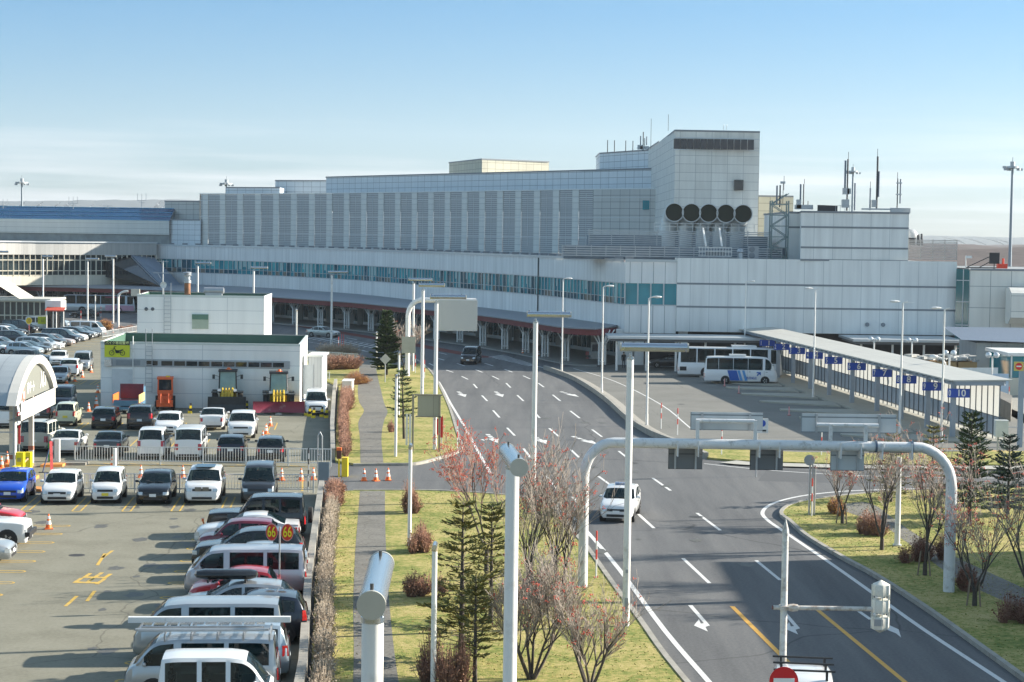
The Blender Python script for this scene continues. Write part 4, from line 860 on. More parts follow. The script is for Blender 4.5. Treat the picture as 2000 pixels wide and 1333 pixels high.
q = P(238, 760, 148.3); MB().box((q.x, fy(q.x)-.03, 1.5), (1.65, .06, 3)).build('door', M('shed_door', (.56, .59, .60), .5), D)
m = MB(); x = PX(291, 148.2); 
for dx in (-.25, .25): m.bar((x+dx, fy(x)-.25, 1.2), (x+dx, fy(x)-.25, zt+1.1), .05)
z = 1.3
while z < zt+.1: m.bar((x-.25, fy(x)-.25, z), (x+.25, fy(x)-.25, z), .04); z += .35
m.build('ladder', galv, D)
x = PX(259, 148.2); m = MB(); m.cyl((x, fy(x)-.15, 2), (x, fy(x)-.15, zt+.5), .04, n=6); m.build('pipe', white, D)
# motorcycle sign
q = P(228, 684, 148.3); SG = thing('parking_sign', 'yellow sign with a black motorcycle mounted on the white shed wall', 'sign', (q.x, fy(q.x)-.1, q.z)); yy = fy(q.x)-.1; sw, shh = 1.98, 1.2
MB().box((q.x, yy, q.z-.1), (sw, .06, .95)).build('board', M('sign_yellow', (.62, .64, .02), .5), SG)
MB().box((q.x, yy, q.z+.53), (sw, .06, .31)).build('heading_board', M('sign_dark', (.02, .03, .015), .5), SG)
sgy = M('sign_letter', (.72, .74, .30), .5); text_mesh('バイク専用置場', .26, SG, sgy, (q.x, yy-.035, q.z+.53), (R(90), 0, 0), sx=1.02, bold=.006)
m = MB()
for dx in (-.42, .42): m.lathe((q.x+dx, yy-.045, q.z-.24), [(.155, 0), (.205, 0), (.205, .012), (.155, .012)], 20, axis='Y'); m.lathe((q.x+dx, yy-.045, q.z-.24), [(0, 0), (.04, 0), (.04, .012)], 8, axis='Y')
for poly in ([(-.20, .10), (-.05, -.02), (.22, -.02), (.50, .10), (.50, .05), (.22, -.12), (.12, -.26), (-.10, -.26)], [(-.27, .20), (-.2, .22), (-.12, .02), (-.2, .04)], [(-.42, -.24), (-.38, -.22), (-.20, .18), (-.25, .2)], [(.42, -.26), (.42, -.2), (.05, -.14), (.05, -.22)], [(-.55, .08), (-.3, .07), (-.3, .03)], [(-.25, .27), (-.05, .28), (-.05, .25), (-.22, .22)]):
    m.face([(q.x+x, yy-.045, q.z+z) for x, z in poly])
m.build('motorcycle_picture', M('sign_black', (.01, .02, .015), .6), SG)
# second shed behind
yb = 168.5; x0b = PX(268, yb); x1b = PX(517, yb); ztb = P(268, 576, yb).z
D2 = thing('plant_building', 'white box building with round vents and a rusty chimney behind the shed', 'building', ((x0b+x1b)/2, yb, 0))
c2 = [Vector((x0b, yb)), Vector((x1b, yb-.3)), Vector((x1b-.4, yb+8)), Vector((x0b-.6, yb+8.3))]; shedbox(D2, c2, ztb)
for px in (285.5, 298, 445, 461, 477, 492): q = P(px, 604, yb-.05); m = MB(); m.lathe((q.x, yb-.12, q.z), [(0, -.05), (.13, 0), (.17, .1)], 10, axis='Y'); m.build('round_vent', M('dark_vent', (.10, .11, .12), .5), D2)
q = P(391.5, 628.5, yb-.1); MB().box((q.x, yb-.2, q.z), (1.45, .1, 1.3)).build('window', M('olive_window', (.34, .40, .32), .2), D2)
MB().box((q.x, yb-.27, q.z+.42), (1.45, .04, .45)).build('window_blind', M('green_film', (.09, .18, .13), .3), D2)
x = x1b; m = MB(); 
for dy in (2.2, 4, 5.8): m.box((x-.02*dy, yb+dy, 3.6), (.1, 1.1, 1.6))
m.build('side_window', glassM, D2)
m = MB(); x = PX(328, yb)
for dx in (-.3, .3): m.bar((x+dx, yb-.25, 1.2), (x+dx, yb-.25, ztb+1.1), .05)
z = 1.3
while z < ztb: m.bar((x-.3, yb-.25, z), (x+.3, yb-.25, z), .04); z += .35
m.build('ladder', galv, D2)
q = P(366, 575, yb+4); t = thing('flue_chimney', 'rusty metal flue with a louvred cap on the white building roof', 'chimney', (q.x, yb+4, ztb-.7)); m = MB(); m.cyl((q.x, yb+4, ztb-.7), (q.x, yb+4, ztb+1.0), .28, n=14); m.build('pipe', M('rusty_steel', (.26, .12, .06), .8, var=.5, vs=2), t, smooth=40)
m = MB(); m.cyl((q.x, yb+4, ztb+1.0), (q.x, yb+4, ztb+1.25), .34, n=14); m.cyl((q.x, yb+4, ztb+1.3), (q.x, yb+4, ztb+1.7), .26, n=14); m.lathe((q.x, yb+4, ztb+1.6), [(.3, 0), (.42, .1), (.3, .2), (.42, .3), (.3, .4), (0, .42)], 14); m.build('cap', galv, t, smooth=30)
q = P(318, 570, yb+5); t = thing('tv_aerial', 'thin television aerial with a small dish on the white building roof', 'aerial', (q.x, yb+5, ztb-.7)); m = MB(); h_ = P(318, 510, yb+5).z; m.cyl((q.x, yb+5, ztb-.7), (q.x, yb+5, h_), .05, n=6)
m.bar((q.x-.9, yb+5, h_-1.1), (q.x+.9, yb+5, h_-1.1), .05); m.bar((q.x-.6, yb+5, h_-.05), (q.x+.5, yb+5, h_-.05), .05); m.bar((q.x-.5, yb+5, h_-1.1), (q.x, yb+5, h_-1.9), .03); m.build('mast', galv, t); m = MB(); m.lathe((q.x+.1, yb+4.8, h_-2.2), [(0, .08), (.2, .05), (.3, -.05)], 14, axis='Y'); m.build('dish', white, t, smooth=60)
t = thing('roof_tank', 'silver horizontal tank on the white building roof', 'tank', P(418, 565, yb+4)); q = P(418, 562, yb+4); m = MB(); m.cyl((q.x-.9, yb+4, ztb+.35), (q.x+.9, yb+4, ztb+.35), .28, n=12); m.box((q.x, yb+4, ztb-.2), (1.5, .5, .7)); m.build('body', galv, t, smooth=40)
# annex
t = thing('storage_hut', 'small pale metal hut on the right of the white shed', 'hut', G(605, 750)); y = 152; m = MB(); x0c = x1+.25; x1c = PX(630, y); zc = P(610, 697, y).z
m.box(((x0c+x1c)/2, y+2, (.5+zc)/2), (x1c-x0c, 4, zc-.5)); m.build('wall', panel('hut_panel', (.50, .53, .54), .25, 9, joint=(.38, .4, .42), mortar=.02), t); m = MB(); m.box(((x0c+x1c)/2, y+2, zc+.06), (x1c-x0c+.3, 4.3, .14)); m.build('roof', M('hut_roof', (.62, .64, .62), .5), t)
MB().box((PX(603, y), y-.03, 2.1), (.8, .05, 2.4)).build('door', M('hut_door', (.42, .46, .48), .5), t); MB().box(((x0c+x1c)/2, y+2, .25), (x1c-x0c, 3.9, .5)).build('plinth', concrete, t)
# gate building at far left
t = thing('glass_gatehouse', 'glass walled gatehouse with a sloped white roof at far left', 'gatehouse', G(40, 650)); Yg = 262; m = MB(); xa = PX(-60, Yg); xb = PX(90, Yg); zr = P(40, 588, Yg).z
m.box(((xa+xb)/2, Yg+4, zr/2), (xb-xa, 8, zr)); m.build('glazing', M('gate_glass', (.05, .06, .065), .15, var=.5, vs=.4), t); m = MB()
for i in range(14): x = xa+(xb-xa)*i/13; m.box((x, Yg-.05, zr/2), (.14, .14, zr))
for z in (zr*.5, zr-.1): m.box(((xa+xb)/2, Yg-.08, z), (xb-xa, .1, .14))
m.build('frame', M('gate_frame', (.50, .50, .42), .5), t); m = MB(); m.box(((xa+xb)/2, Yg+4, zr+.15), (xb-xa+1.5, 9, .3)); m.face([(PX(-60, Yg), Yg, zr+4.6), (PX(38, Yg), Yg, zr+.3), (PX(38, Yg), Yg+8, zr+.3), (PX(-60, Yg), Yg+8, zr+4.6)]); m.build('roof', M('cream_roof', (.55, .53, .46), .5), t)
t = thing('toll_booth', 'small white booth with a red awning behind the far parked cars', 'booth', G(105, 645)); Yb = 258; xa = PX(88, Yb); xb = PX(119, Yb); zb = P(100, 588, Yb).z
MB().box(((xa+xb)/2, Yb+1.5, zb-.65), (xb-xa, 3, 1.3)).build('upper_wall', white, t); MB().box(((xa+xb)/2, Yb+1.6, (zb-1.3)/2), (xb-xa-.3, 2.6, zb-1.3)).build('glazing', glassM, t); m = MB(); z_ = P(100, 602, Yb).z
m.face([(PX(92, Yb), Yb, z_+.15), (PX(130, Yb), Yb-.3, z_+.15), (PX(130, Yb), Yb-1.4, z_-.25), (PX(92, Yb), Yb-1.2, z_-.25)]); m.face([(PX(92, Yb), Yb-1.2, z_-.25), (PX(130, Yb), Yb-1.4, z_-.25), (PX(130, Yb), Yb-1.4, z_-.4), (PX(92, Yb), Yb-1.2, z_-.4)]); m.build('awning', M('awning_red', (.62, .10, .06), .6), t)
for px in (91, 104, 110, 124): x = PX(px, Yb-1.2); MB().cyl((x, Yb-1.2, 0), (x, Yb-1.2, z_-.3), .08, n=6).build('post', white, t)

# building just outside the frame on the right: its shadow falls over the lower road and lawn
t = thing('roadside_building', 'plain pale building outside the frame on the right that shades the road', 'building', (45, 58, 0)); m = MB(); m.prism([(34, 20), (62, 20), (62, 86.6), (34, 86.6)], 0, 10.2); m.build('wall', pR, t); m = MB(); m.prism([(33.8, 19.8), (62.2, 19.8), (62.2, 86.8), (33.8, 86.8)], 10.2, 10.4, bottom=True); m.build('roof', roofM, t)
# ================================================================ VEHICLES
def paint(name, col, metal=.0, rough=.28): return M('paint_'+name, col, rough, metal, var=.015, coat=.8, vs=1)
PW = paint('white', (.70, .71, .71)); PS = paint('silver', (.42, .44, .45), .55, .3); PK = paint('black', (.006, .007, .009), rough=.22); PN = paint('navy', (.010, .016, .030), .3)
PG = paint('dark_grey', (.04, .045, .052), .4); PR = paint('red', (.42, .012, .02)); PB = paint('blue', (.015, .09, .55), .2); PM = paint('maroon', (.16, .012, .03)); PC = paint('cream', (.58, .59, .42)); PP = paint('pinkish_silver', (.50, .40, .36), .4); PL = paint('pale_blue', (.36, .44, .50), .4); PV = paint('warm_silver', (.52, .49, .50), .4)
carglass = M('car_glass', (.010, .026, .032), .04, 0, var=.5, vs=1.2, spec=.9)
glassT = bpy.data.materials.new('tinted_car_glass'); glassT.use_nodes = True; _t = glassT.node_tree; _tr = _t.nodes.new('ShaderNodeBsdfTransparent'); _tr.inputs[0].default_value = (.34, .42, .42, 1); _mx = _t.nodes.new('ShaderNodeMixShader'); _mx.inputs[0].default_value = .55
_b = _t.nodes['Principled BSDF']; _b.inputs['Base Color'].default_value = (.010, .026, .032, 1); _b.inputs['Roughness'].default_value = .04; _b.inputs['Specular IOR Level'].default_value = .9; _t.links.new(_b.outputs[0], _mx.inputs[1]); _t.links.new(_tr.outputs[0], _mx.inputs[2]); _t.links.new(_mx.outputs[0], _t.nodes['Material Output'].inputs[0])
seatM = M('seat_cloth', (.055, .055, .058), .9, var=.2); 
tyreM = M('tyre', (.018, .018, .019), .8, var=.1); rimM = M('wheel_rim', (.48, .49, .50), .3, .8, var=0); headM = M('headlamp_lens', (.55, .60, .63), .08, .35, var=0, coat=1); tailM = M('tail_lamp_lens', (.42, .012, .015), .15, 0, var=0, coat=1)
trimB = M('black_trim', (.018, .018, .02), .5, var=0); plateM = M('number_plate', (.72, .73, .73), .5, var=0); plateY = M('yellow_plate', (.75, .60, .05), .5, var=0); chromeM = M('chrome', (.6, .62, .64), .12, 1, var=0); amberM = M('amber_lens', (.75, .25, .03), .3, var=0)
# profile: (position from nose 0..1, top height m), cowl, roof start, roof end, rear glass foot; windows along the side
TYPES = {
 'hatch': dict(L=3.95, W=1.69, H=1.50, prof=[(0, .52), (.012, .68), (.05, .80), (.14, .90), (.26, .98), (.34, 1.16), (.42, 1.36), (.50, 1.47), (.62, 1.50), (.76, 1.47), (.88, 1.40), (.93, 1.20), (.972, .98), (.99, .8), (1, .55)], belt=.95, cowl=.25, rf=.44, rr=.87, rb=.965, wins=[(.33, .55), (.575, .77), (.79, .88)], wh=(.17, .81), r=.30),
 'sedan': dict(L=4.60, W=1.75, H=1.46, prof=[(0, .50), (.012, .66), (.05, .78), (.14, .87), (.28, .95), (.36, 1.15), (.44, 1.36), (.52, 1.44), (.62, 1.46), (.70, 1.42), (.78, 1.25), (.86, 1.07), (.93, 1.04), (.985, 1.0), (.995, .8), (1, .55)], belt=.93, cowl=.27, rf=.46, rr=.69, rb=.86, wins=[(.36, .55), (.57, .72), (.735, .79)], wh=(.19, .80), r=.31),
 'suv': dict(L=4.60, W=1.84, H=1.68, prof=[(0, .55), (.012, .78), (.04, .94), (.12, 1.02), (.26, 1.10), (.33, 1.30), (.40, 1.52), (.48, 1.64), (.6, 1.68), (.76, 1.66), (.90, 1.58), (.94, 1.38), (.975, 1.12), (.99, .9), (1, .6)], belt=1.06, cowl=.25, rf=.42, rr=.89, rb=.965, wins=[(.33, .53), (.55, .74), (.76, .88)], wh=(.18, .80), r=.36),
 'minivan': dict(L=4.72, W=1.73, H=1.86, prof=[(0, .55), (.012, .76), (.04, .92), (.10, 1.02), (.19, 1.12), (.26, 1.40), (.33, 1.66), (.40, 1.80), (.55, 1.86), (.80, 1.85), (.94, 1.79), (.965, 1.5), (.985, 1.10), (.995, .8), (1, .55)], belt=1.05, cowl=.175, rf=.345, rr=.935, rb=.98, wins=[(.27, .46), (.485, .68), (.70, .92)], wh=(.175, .80), r=.33),
 'kei': dict(L=3.40, W=1.475, H=1.65, prof=[(0, .55), (.012, .74), (.04, .88), (.12, .97), (.22, 1.05), (.29, 1.26), (.36, 1.48), (.43, 1.60), (.58, 1.65), (.80, 1.63), (.93, 1.57), (.96, 1.35), (.985, 1.05), (.995, .8), (1, .5)], belt=.98, cowl=.21, rf=.38, rr=.925, rb=.98, wins=[(.30, .52), (.55, .76), (.785, .92)], wh=(.17, .83), r=.275),
 'van': dict(L=4.62, W=1.70, H=1.90, prof=[(0, .5), (.008, .80), (.03, 1.0), (.06, 1.08), (.10, 1.32), (.15, 1.60), (.19, 1.76), (.24, 1.85), (.4, 1.90), (.8, 1.90), (.965, 1.86), (.978, 1.5), (.99, 1.05), (.996, .8), (1, .5)], belt=1.06, cowl=.055, rf=.205, rr=.96, rb=.985, wins=[(.13, .32), (.37, .645), (.675, .935)], wh=(.19, .76), r=.33),
 'keivan': dict(L=3.35, W=1.475, H=1.88, prof=[(0, .5), (.01, .80), (.03, 1.0), (.07, 1.08), (.13, 1.34), (.19, 1.62), (.24, 1.76), (.29, 1.83), (.45, 1.88), (.8, 1.88), (.955, 1.83), (.972, 1.5), (.985, 1.05), (.995, .8), (1, .5)], belt=1.06, cowl=.06, rf=.25, rr=.95, rb=.982, wins=[(.17, .38), (.42, .62), (.66, .925)], wh=(.17, .80), r=.28),
 'box4x4': dict(L=4.45, W=1.80, H=1.90, prof=[(0, .6), (.01, .95), (.02, 1.08), (.12, 1.14), (.33, 1.18), (.36, 1.34), (.40, 1.60), (.44, 1.80), (.47, 1.86), (.6, 1.90), (.8, 1.90), (.965, 1.87), (.975, 1.5), (.985, 1.12), (.995, .8), (1, .6)], belt=1.14, cowl=.325, rf=.455, rr=.96, rb=.982, wins=[(.40, .56), (.585, .73), (.75, .94)], wh=(.18, .80), r=.39),
 'coaster': dict(L=7.0, W=2.05, H=2.62, prof=[(0, .5), (.006, .95), (.02, 1.25), (.04, 1.38), (.065, 1.75), (.09, 2.15), (.115, 2.42), (.15, 2.56), (.3, 2.62), (.8, 2.62), (.95, 2.57), (.975, 2.45), (.985, 1.9), (.992, 1.3), (.998, .9), (1, .5)], belt=1.36, cowl=.035, rf=.12, rr=.965, rb=.988, wins=[(.085, .17), (.205, .40), (.405, .60), (.605, .80), (.805, .965)], wh=(.17, .71), r=.37),
 'bus': dict(L=11.0, W=2.45, H=3.0, prof=[(0, .5), (.003, 1.0), (.008, 1.3), (.012, 1.8), (.018, 2.4), (.03, 2.75), (.06, 2.95), (.2, 3.0), (.9, 3.0), (.97, 2.93), (.988, 2.75), (.993, 1.9), (.996, 1.4), (.999, .9), (1, .5)], belt=1.45, cowl=.009, rf=.03, rr=.98, rb=.994, wins=[(.03, .11), (.14, .30), (.31, .47), (.48, .64), (.65, .81), (.82, .97)], wh=(.22, .73), r=.48)}
CM = {}
def prof_at(pr, s):
    n = len(pr); sl = [(pr[i+1][1]-pr[i][1])/max(1e-6, pr[i+1][0]-pr[i][0]) for i in range(n-1)]
    def tan(i):
        if i == 0: return sl[0]
        if i == n-1: return sl[-1]
        return 0 if sl[i-1]*sl[i] <= 0 else 2*sl[i-1]*sl[i]/(sl[i-1]+sl[i])
    for i in range(n-1):
        a, za = pr[i]; b, zb = pr[i+1]
        if a <= s <= b:
            h = b-a
            if h < 1e-6: return zb
            t = (s-a)/h; return (2*t**3-3*t*t+1)*za+(t**3-2*t*t+t)*h*tan(i)+(-2*t**3+3*t*t)*zb+(t**3-t*t)*h*tan(i+1)
    return pr[-1][1]
def car_meshes(ty):
    """body shell lofted through cross-sections; glass panes are cut out of it as meshes of their own"""
    if ty in CM: return CM[ty]
    d = TYPES[ty]; L, W, H = d['L'], d['W'], d['H']; pr = d['prof']; hw = W/2; zl = .22
    boxy = ty in ('van', 'keivan', 'box4x4', 'coaster', 'bus')
    S = set(p[0] for p in pr)
    for a, b in d['wins']: S |= {a, b}
    S |= {d['cowl'], d['rf'], d['rr'], d['rb'], .08, .2, .7}
    S = sorted(S); S = sorted(set(S) | set((a+b)/2 for a, b in zip(S, S[1:]) if b-a > .03)); tum = .075 if boxy else .17
    rings = []
    for s in S:
        zt = prof_at(pr, s); belt = d['belt']+(.05 if not boxy else 0)*max(0, (s-.3))
        # plan taper towards the ends
        e = min(s, 1-s); k = 1-((1-min(1, e/(.05 if boxy else .14)))**2)*(.10 if boxy else .17 if s < .5 else .12); w_ = hw*k
        if zt <= belt+.03:      # bonnet, boot, bumpers
            top = zt; sh_ = zt-.05 if zt > .75 else zt-.02
            low = min(zl+(.06 if e < .01 else 0), sh_-.1)
            ring = [(0, low), (w_*.86, low), (w_*.97, low+.10), (w_, (low+sh_)/2), (w_*.975, sh_), (w_*.93, top-.015), (w_*.86, top+.0), (w_*.72, top+.012), (w_*.4, top+.03), (0, top+.038)]
        else:
            g = (zt-belt); wr = w_-tum*min(1.0, g/.5)*(hw)*.9; wr = max(wr, w_*.7)
            ring = [(0, zl), (w_*.86, zl), (w_*.97, zl+.10), (w_, (zl+belt)/2), (w_*.985, belt-.03), (w_*.955, belt+.02), (wr+.02, zt-.13 if g > .25 else belt+.02+(g-.03)*.6), (wr-.05, zt-.03), (wr*.6, zt+.0), (0, zt+.015)]
        rings.append([(L/2-s*L, y, z) for y, z in ring])
    nS = len(S); body = MB(); panes = {'windscreen': MB(), 'rear_window': MB()}; side = {}
    def q(i, j, sgn):
        x, y, z = rings[i][j]; return (x, y*sgn, z)
    for i in range(nS-1):
        sm = (S[i]+S[i+1])/2
        for j in range(9):
            for sg in (1, -1):
                quad = [q(i, j, sg), q(i+1, j, sg), q(i+1, j+1, sg), q(i, j+1, sg)]
                if sg < 0: quad.reverse()
                tgt = body
                if j == 5:
                    for wi, (a, b) in enumerate(d['wins']):
                        if a <= sm <= b: tgt = side.setdefault((wi, sg), MB())
                if j >= 7:
                    if d['cowl'] < sm < d['rf']: tgt = panes['windscreen']
                    if d['rr'] < sm < d['rb'] : tgt = panes['rear_window']
                tgt.face(quad)
    for i, rev in ((0, False), (nS-1, True)):
        pts = [q(i, j, 1) for j in range(10)]+[q(i, j, -1) for j in range(8, 0, -1)]
        body.face(pts if not rev else pts[::-1])
    def fin(m, name, ang=42):
        bm = bmesh.new(); me = bpy.data.meshes.new(name); me.from_pydata(m.v, [], m.f); bm.from_mesh(me); bmesh.ops.remove_doubles(bm, verts=bm.verts, dist=.0005)
        bmesh.ops.recalc_face_normals(bm, faces=bm.faces); bm.to_mesh(me); bm.free(); me.polygons.foreach_set('use_smooth', [True]*len(me.polygons)); me.update(); me.set_sharp_from_angle(angle=R(ang)); me.materials.append(None); return me
    out = dict(body=fin(body, 'body'), side=[fin(m, 'side_window') for k, m in sorted(side.items())], windscreen=fin(panes['windscreen'], 'windscreen'), rear=fin(panes['rear_window'], 'rear_window'))
    # dark inner tub so the glass has depth behind it is not needed: glass is opaque tinted
    def flat(m, name): o = m.build(name, trimB, link=False); me = o.data; bpy.data.objects.remove(o); return me
    r = d['r']; wheels = []; arch = MB()
    for s in d['wh']:
        x = L/2-s*L
        for sg in (1, -1):
            arch.lathe((x, sg*(hw-.10), r+.01), [(0, 0), (0, .104*sg), (r+.055, .106*sg), (r+.055, -.15*sg)], 18, axis='Y'); wheels.append((x, sg*(hw-.10), r))
    mt = MB(); mt.lathe((0, 0, 0), [(r*.62, .07), (r*.66, .115), (r*.95, .115), (r, .08), (r, -.09), (r*.95, -.1), (0, -.1)], 18, axis='Y'); mr = MB(); mr.lathe((0, 0, 0), [(0, .085), (r*.18, .10), (r*.2, .085), (r*.6, .095), (r*.64, .105)], 18, axis='Y')
    for k in range(5):
        t = 2*math.pi*k/5; c, s_ = math.cos(t), math.sin(t); mr.face([(c*r*.25-s_*.05, .107, s_*r*.25+c*.05), (c*r*.55-s_*.03, .107, s_*r*.55+c*.03), (c*r*.55+s_*.03, .107, s_*r*.55-c*.03), (c*r*.25+s_*.05, .107, s_*r*.25-c*.05)])
    out['tyre'] = flat(mt, 'wheel'); out['tyre'].materials[0] = tyreM; out['rim'] = flat(mr, 'rim'); out['rim'].materials[0] = rimM
    for me in (out['tyre'], out['rim']): me.polygons.foreach_set('use_smooth', [True]*len(me.polygons)); me.set_sharp_from_angle(angle=R(35))
    out['wheels'] = wheels; out['arch'] = flat(arch, 'wheel_arch')
    # front: lamps, grille, bumper opening; laid 4 mm proud of the nose surface
    def skin(s0, s1, y0, y1, z0, z1, name, mat, nz=4, ny=4, proud=.016, nose=True):
        """patch hugging the nose or the tail between heights z0..z1 and lateral y0..y1"""
        m = MB()
        def surf(y, z):
            best = None
            # find x where profile height equals z at this y, including plan curvature
            rr_ = sorted([(x, yy) for ring in rings for (x, yy, zz_) in [max(ring, key=lambda p_: -abs(p_[2]-z))]], key=lambda p_: -p_[0])
            return None
        half = [i for i, s in enumerate(S) if (s < .3 if nose else s > .7)]
        def xof(y, z):
            y = abs(y); bestx = None
            for i in half:
                ring = rings[i]; zt = ring[9][2]; wmax = ring[3][1]
                if zt+.001 >= z and wmax >= y: bestx = ring[0][0]; 
                if bestx is not None:
                    k = half.index(i)
                    if nose and k > 0:
                        pz = rings[half[k-1]]; z0_, z1_ = pz[9][2], zt; y0_, y1_ = pz[3][1], wmax
                        f1 = (z-z0_)/(z1_-z0_) if z1_ > z0_ and z > z0_ else 0; f2 = (y-y0_)/(y1_-y0_) if y1_ > y0_ and y > y0_ else 0
                        f = min(1, max(f1, f2, 0)); return pz[0][0]+(ring[0][0]-pz[0][0])*f
                    return bestx
            return rings[half[0]][0][0]
        def xrear(y, z):
            y = abs(y)
            for i in reversed(half):
                ring = rings[i]
                if ring[9][2]+.001 >= z and ring[3][1] >= y:
                    k = i
                    if k < nS-1:
                        pz = rings[k+1]; z0_, z1_ = pz[9][2], ring[9][2]; y0_, y1_ = pz[3][1], ring[3][1]
                        f1 = (z-z0_)/(z1_-z0_) if z1_ > z0_ and z > z0_ else 0; f2 = (y-y0_)/(y1_-y0_) if y1_ > y0_ and y > y0_ else 0
                        f = min(1, max(f1, f2, 0)); return pz[0][0]+(ring[0][0]-pz[0][0])*f
                    return ring[0][0]
            return rings[-1][0][0]
        fx = xof if nose else xrear; pr_ = proud if nose else -proud
        for a in range(ny):
            for b in range(nz):
                ya, yb_ = y0+(y1-y0)*a/ny, y0+(y1-y0)*(a+1)/ny; za, zb_ = z0+(z1-z0)*b/nz, z0+(z1-z0)*(b+1)/nz
                m.face([(fx(y, z)+pr_, y, z) for y, z in ((ya, za), (yb_, za), (yb_, zb_), (ya, zb_))])
        o = m.build(name, mat, link=False); me = o.data; bpy.data.objects.remove(o); return me
    b = d['belt']; ztop = prof_at(pr, .03); tall = ty in ('coaster', 'bus')
    hz0, hz1 = (ztop-.24, ztop-.08) if not tall else (.62, .86)
    if boxy and not tall: hz0, hz1 = .64, .84
    out['head'] = [skin(0, .2, sg*hw*.60, sg*hw*.93, hz0, hz1, 'headlight', headM, ny=4) for sg in (1, -1)]
    out['grille'] = skin(0, .2, -hw*.52, hw*.52, hz0+.03, hz1-.02, 'grille', trimB, ny=6)
    out['intake'] = skin(0, .2, -hw*.55, hw*.55, .28, .40, 'bumper_intake', trimB, ny=6)
    out['plate'] = skin(0, .2, -.17, .17, .43, .58, 'number_plate', plateM, nz=1, ny=1, proud=.03)
    tz0, tz1 = (b-.30, b-.05) if not boxy else (.62, 1.0)
    if ty in ('minivan', 'kei', 'suv'): tz0, tz1 = b-.25, b+.1
    out['tail'] = [skin(0, 0, sg*hw*.70, sg*hw*.95, tz0, tz1, 'tail_light', tailM, ny=3, nose=False) for sg in (1, -1)]
    out['rplate'] = skin(0, 0, -.17, .17, .62, .78, 'rear_number_plate', plateM, nz=1, ny=1, proud=.03, nose=False)
    out['rbump'] = skin(0, 0, -hw*.75, hw*.75, .26, .38, 'rear_bumper_trim', trimB, ny=6, nose=False)
    mm = MB(); xm = L/2-(d['wins'][0][0]+.005)*L; zm = b+.1
    mi_ = []
    for sg in (1, -1):
        mm = MB(); mm.lathe((xm, sg*(hw+.10), zm), [(0, -.1), (.055, -.08), (.07, 0), (.055, .09), (0, .1)], 8, axis='Y'); mm.bar((xm, sg*(hw-.06), zm-.03), (xm, sg*(hw+.06), zm-.03), .05); mi_.append(flat(mm, 'side_mirror'))
    out['mirror'] = mi_
    hd = MB()
    for sg in (1, -1):
        for (a, bb) in d['wins'][:2]:
            x = L/2-(bb-.02)*L; hd.box((x, sg*(hw*.998+.004), b-.16), (.18, .03, .035))
            x2 = L/2-(bb+.012)*L; hd.box((x2, sg*(hw*.995), (b+.36)/2), (.012, .012, b-.42))
    out['handles'] = flat(hd, 'door_seam_and_handle')
    it = MB(); xf = L/2-(d['wins'][0][0]+.12)*L; xe = L/2-d['wins'][-1][1]*L+.15; it.box(((xf+xe)/2+.3, 0, .42), (xf-xe+.9, hw*1.75, .2)); it.box((xf+.75, 0, b-.12), (.35, hw*1.7, .16)); nr = max(2, int((xf-xe)/.95)+1)
    for i in range(nr):
        x = xf-.05-(xf-xe-.1)*i/max(1, nr-1)
        for y in (-hw*.45, hw*.45): it.box((x+.2, y, .62), (.5, hw*.62, .2)); it.box((x-.06, y, .85), (.13, hw*.6, .62+(b-1)*.9)); it.box((x-.1, y, b+.24), (.09, .24, .17))
    it.tube([(xf+.52+.04*math.sin(k*.7), -hw*.45+.17*math.cos(k*.7), b+.0+.15*math.sin(k*.7)) for k in range(10)], .018, 5)
    out['interior'] = flat(it, 'interior'); out['interior'].materials[0] = seatM
    wp = MB()
    xc = L/2-d['cowl']*L; zc = prof_at(pr, d['cowl']); wp.bar((xc-.06, hw*.5, zc+.06), (xc-.12, 0, zc+.11), .03); wp.bar((xc-.06, 0, zc+.05), (xc-.12, -hw*.5, zc+.11), .03)
    out['wiper'] = flat(wp, 'wiper'); CM[ty] = out; return out
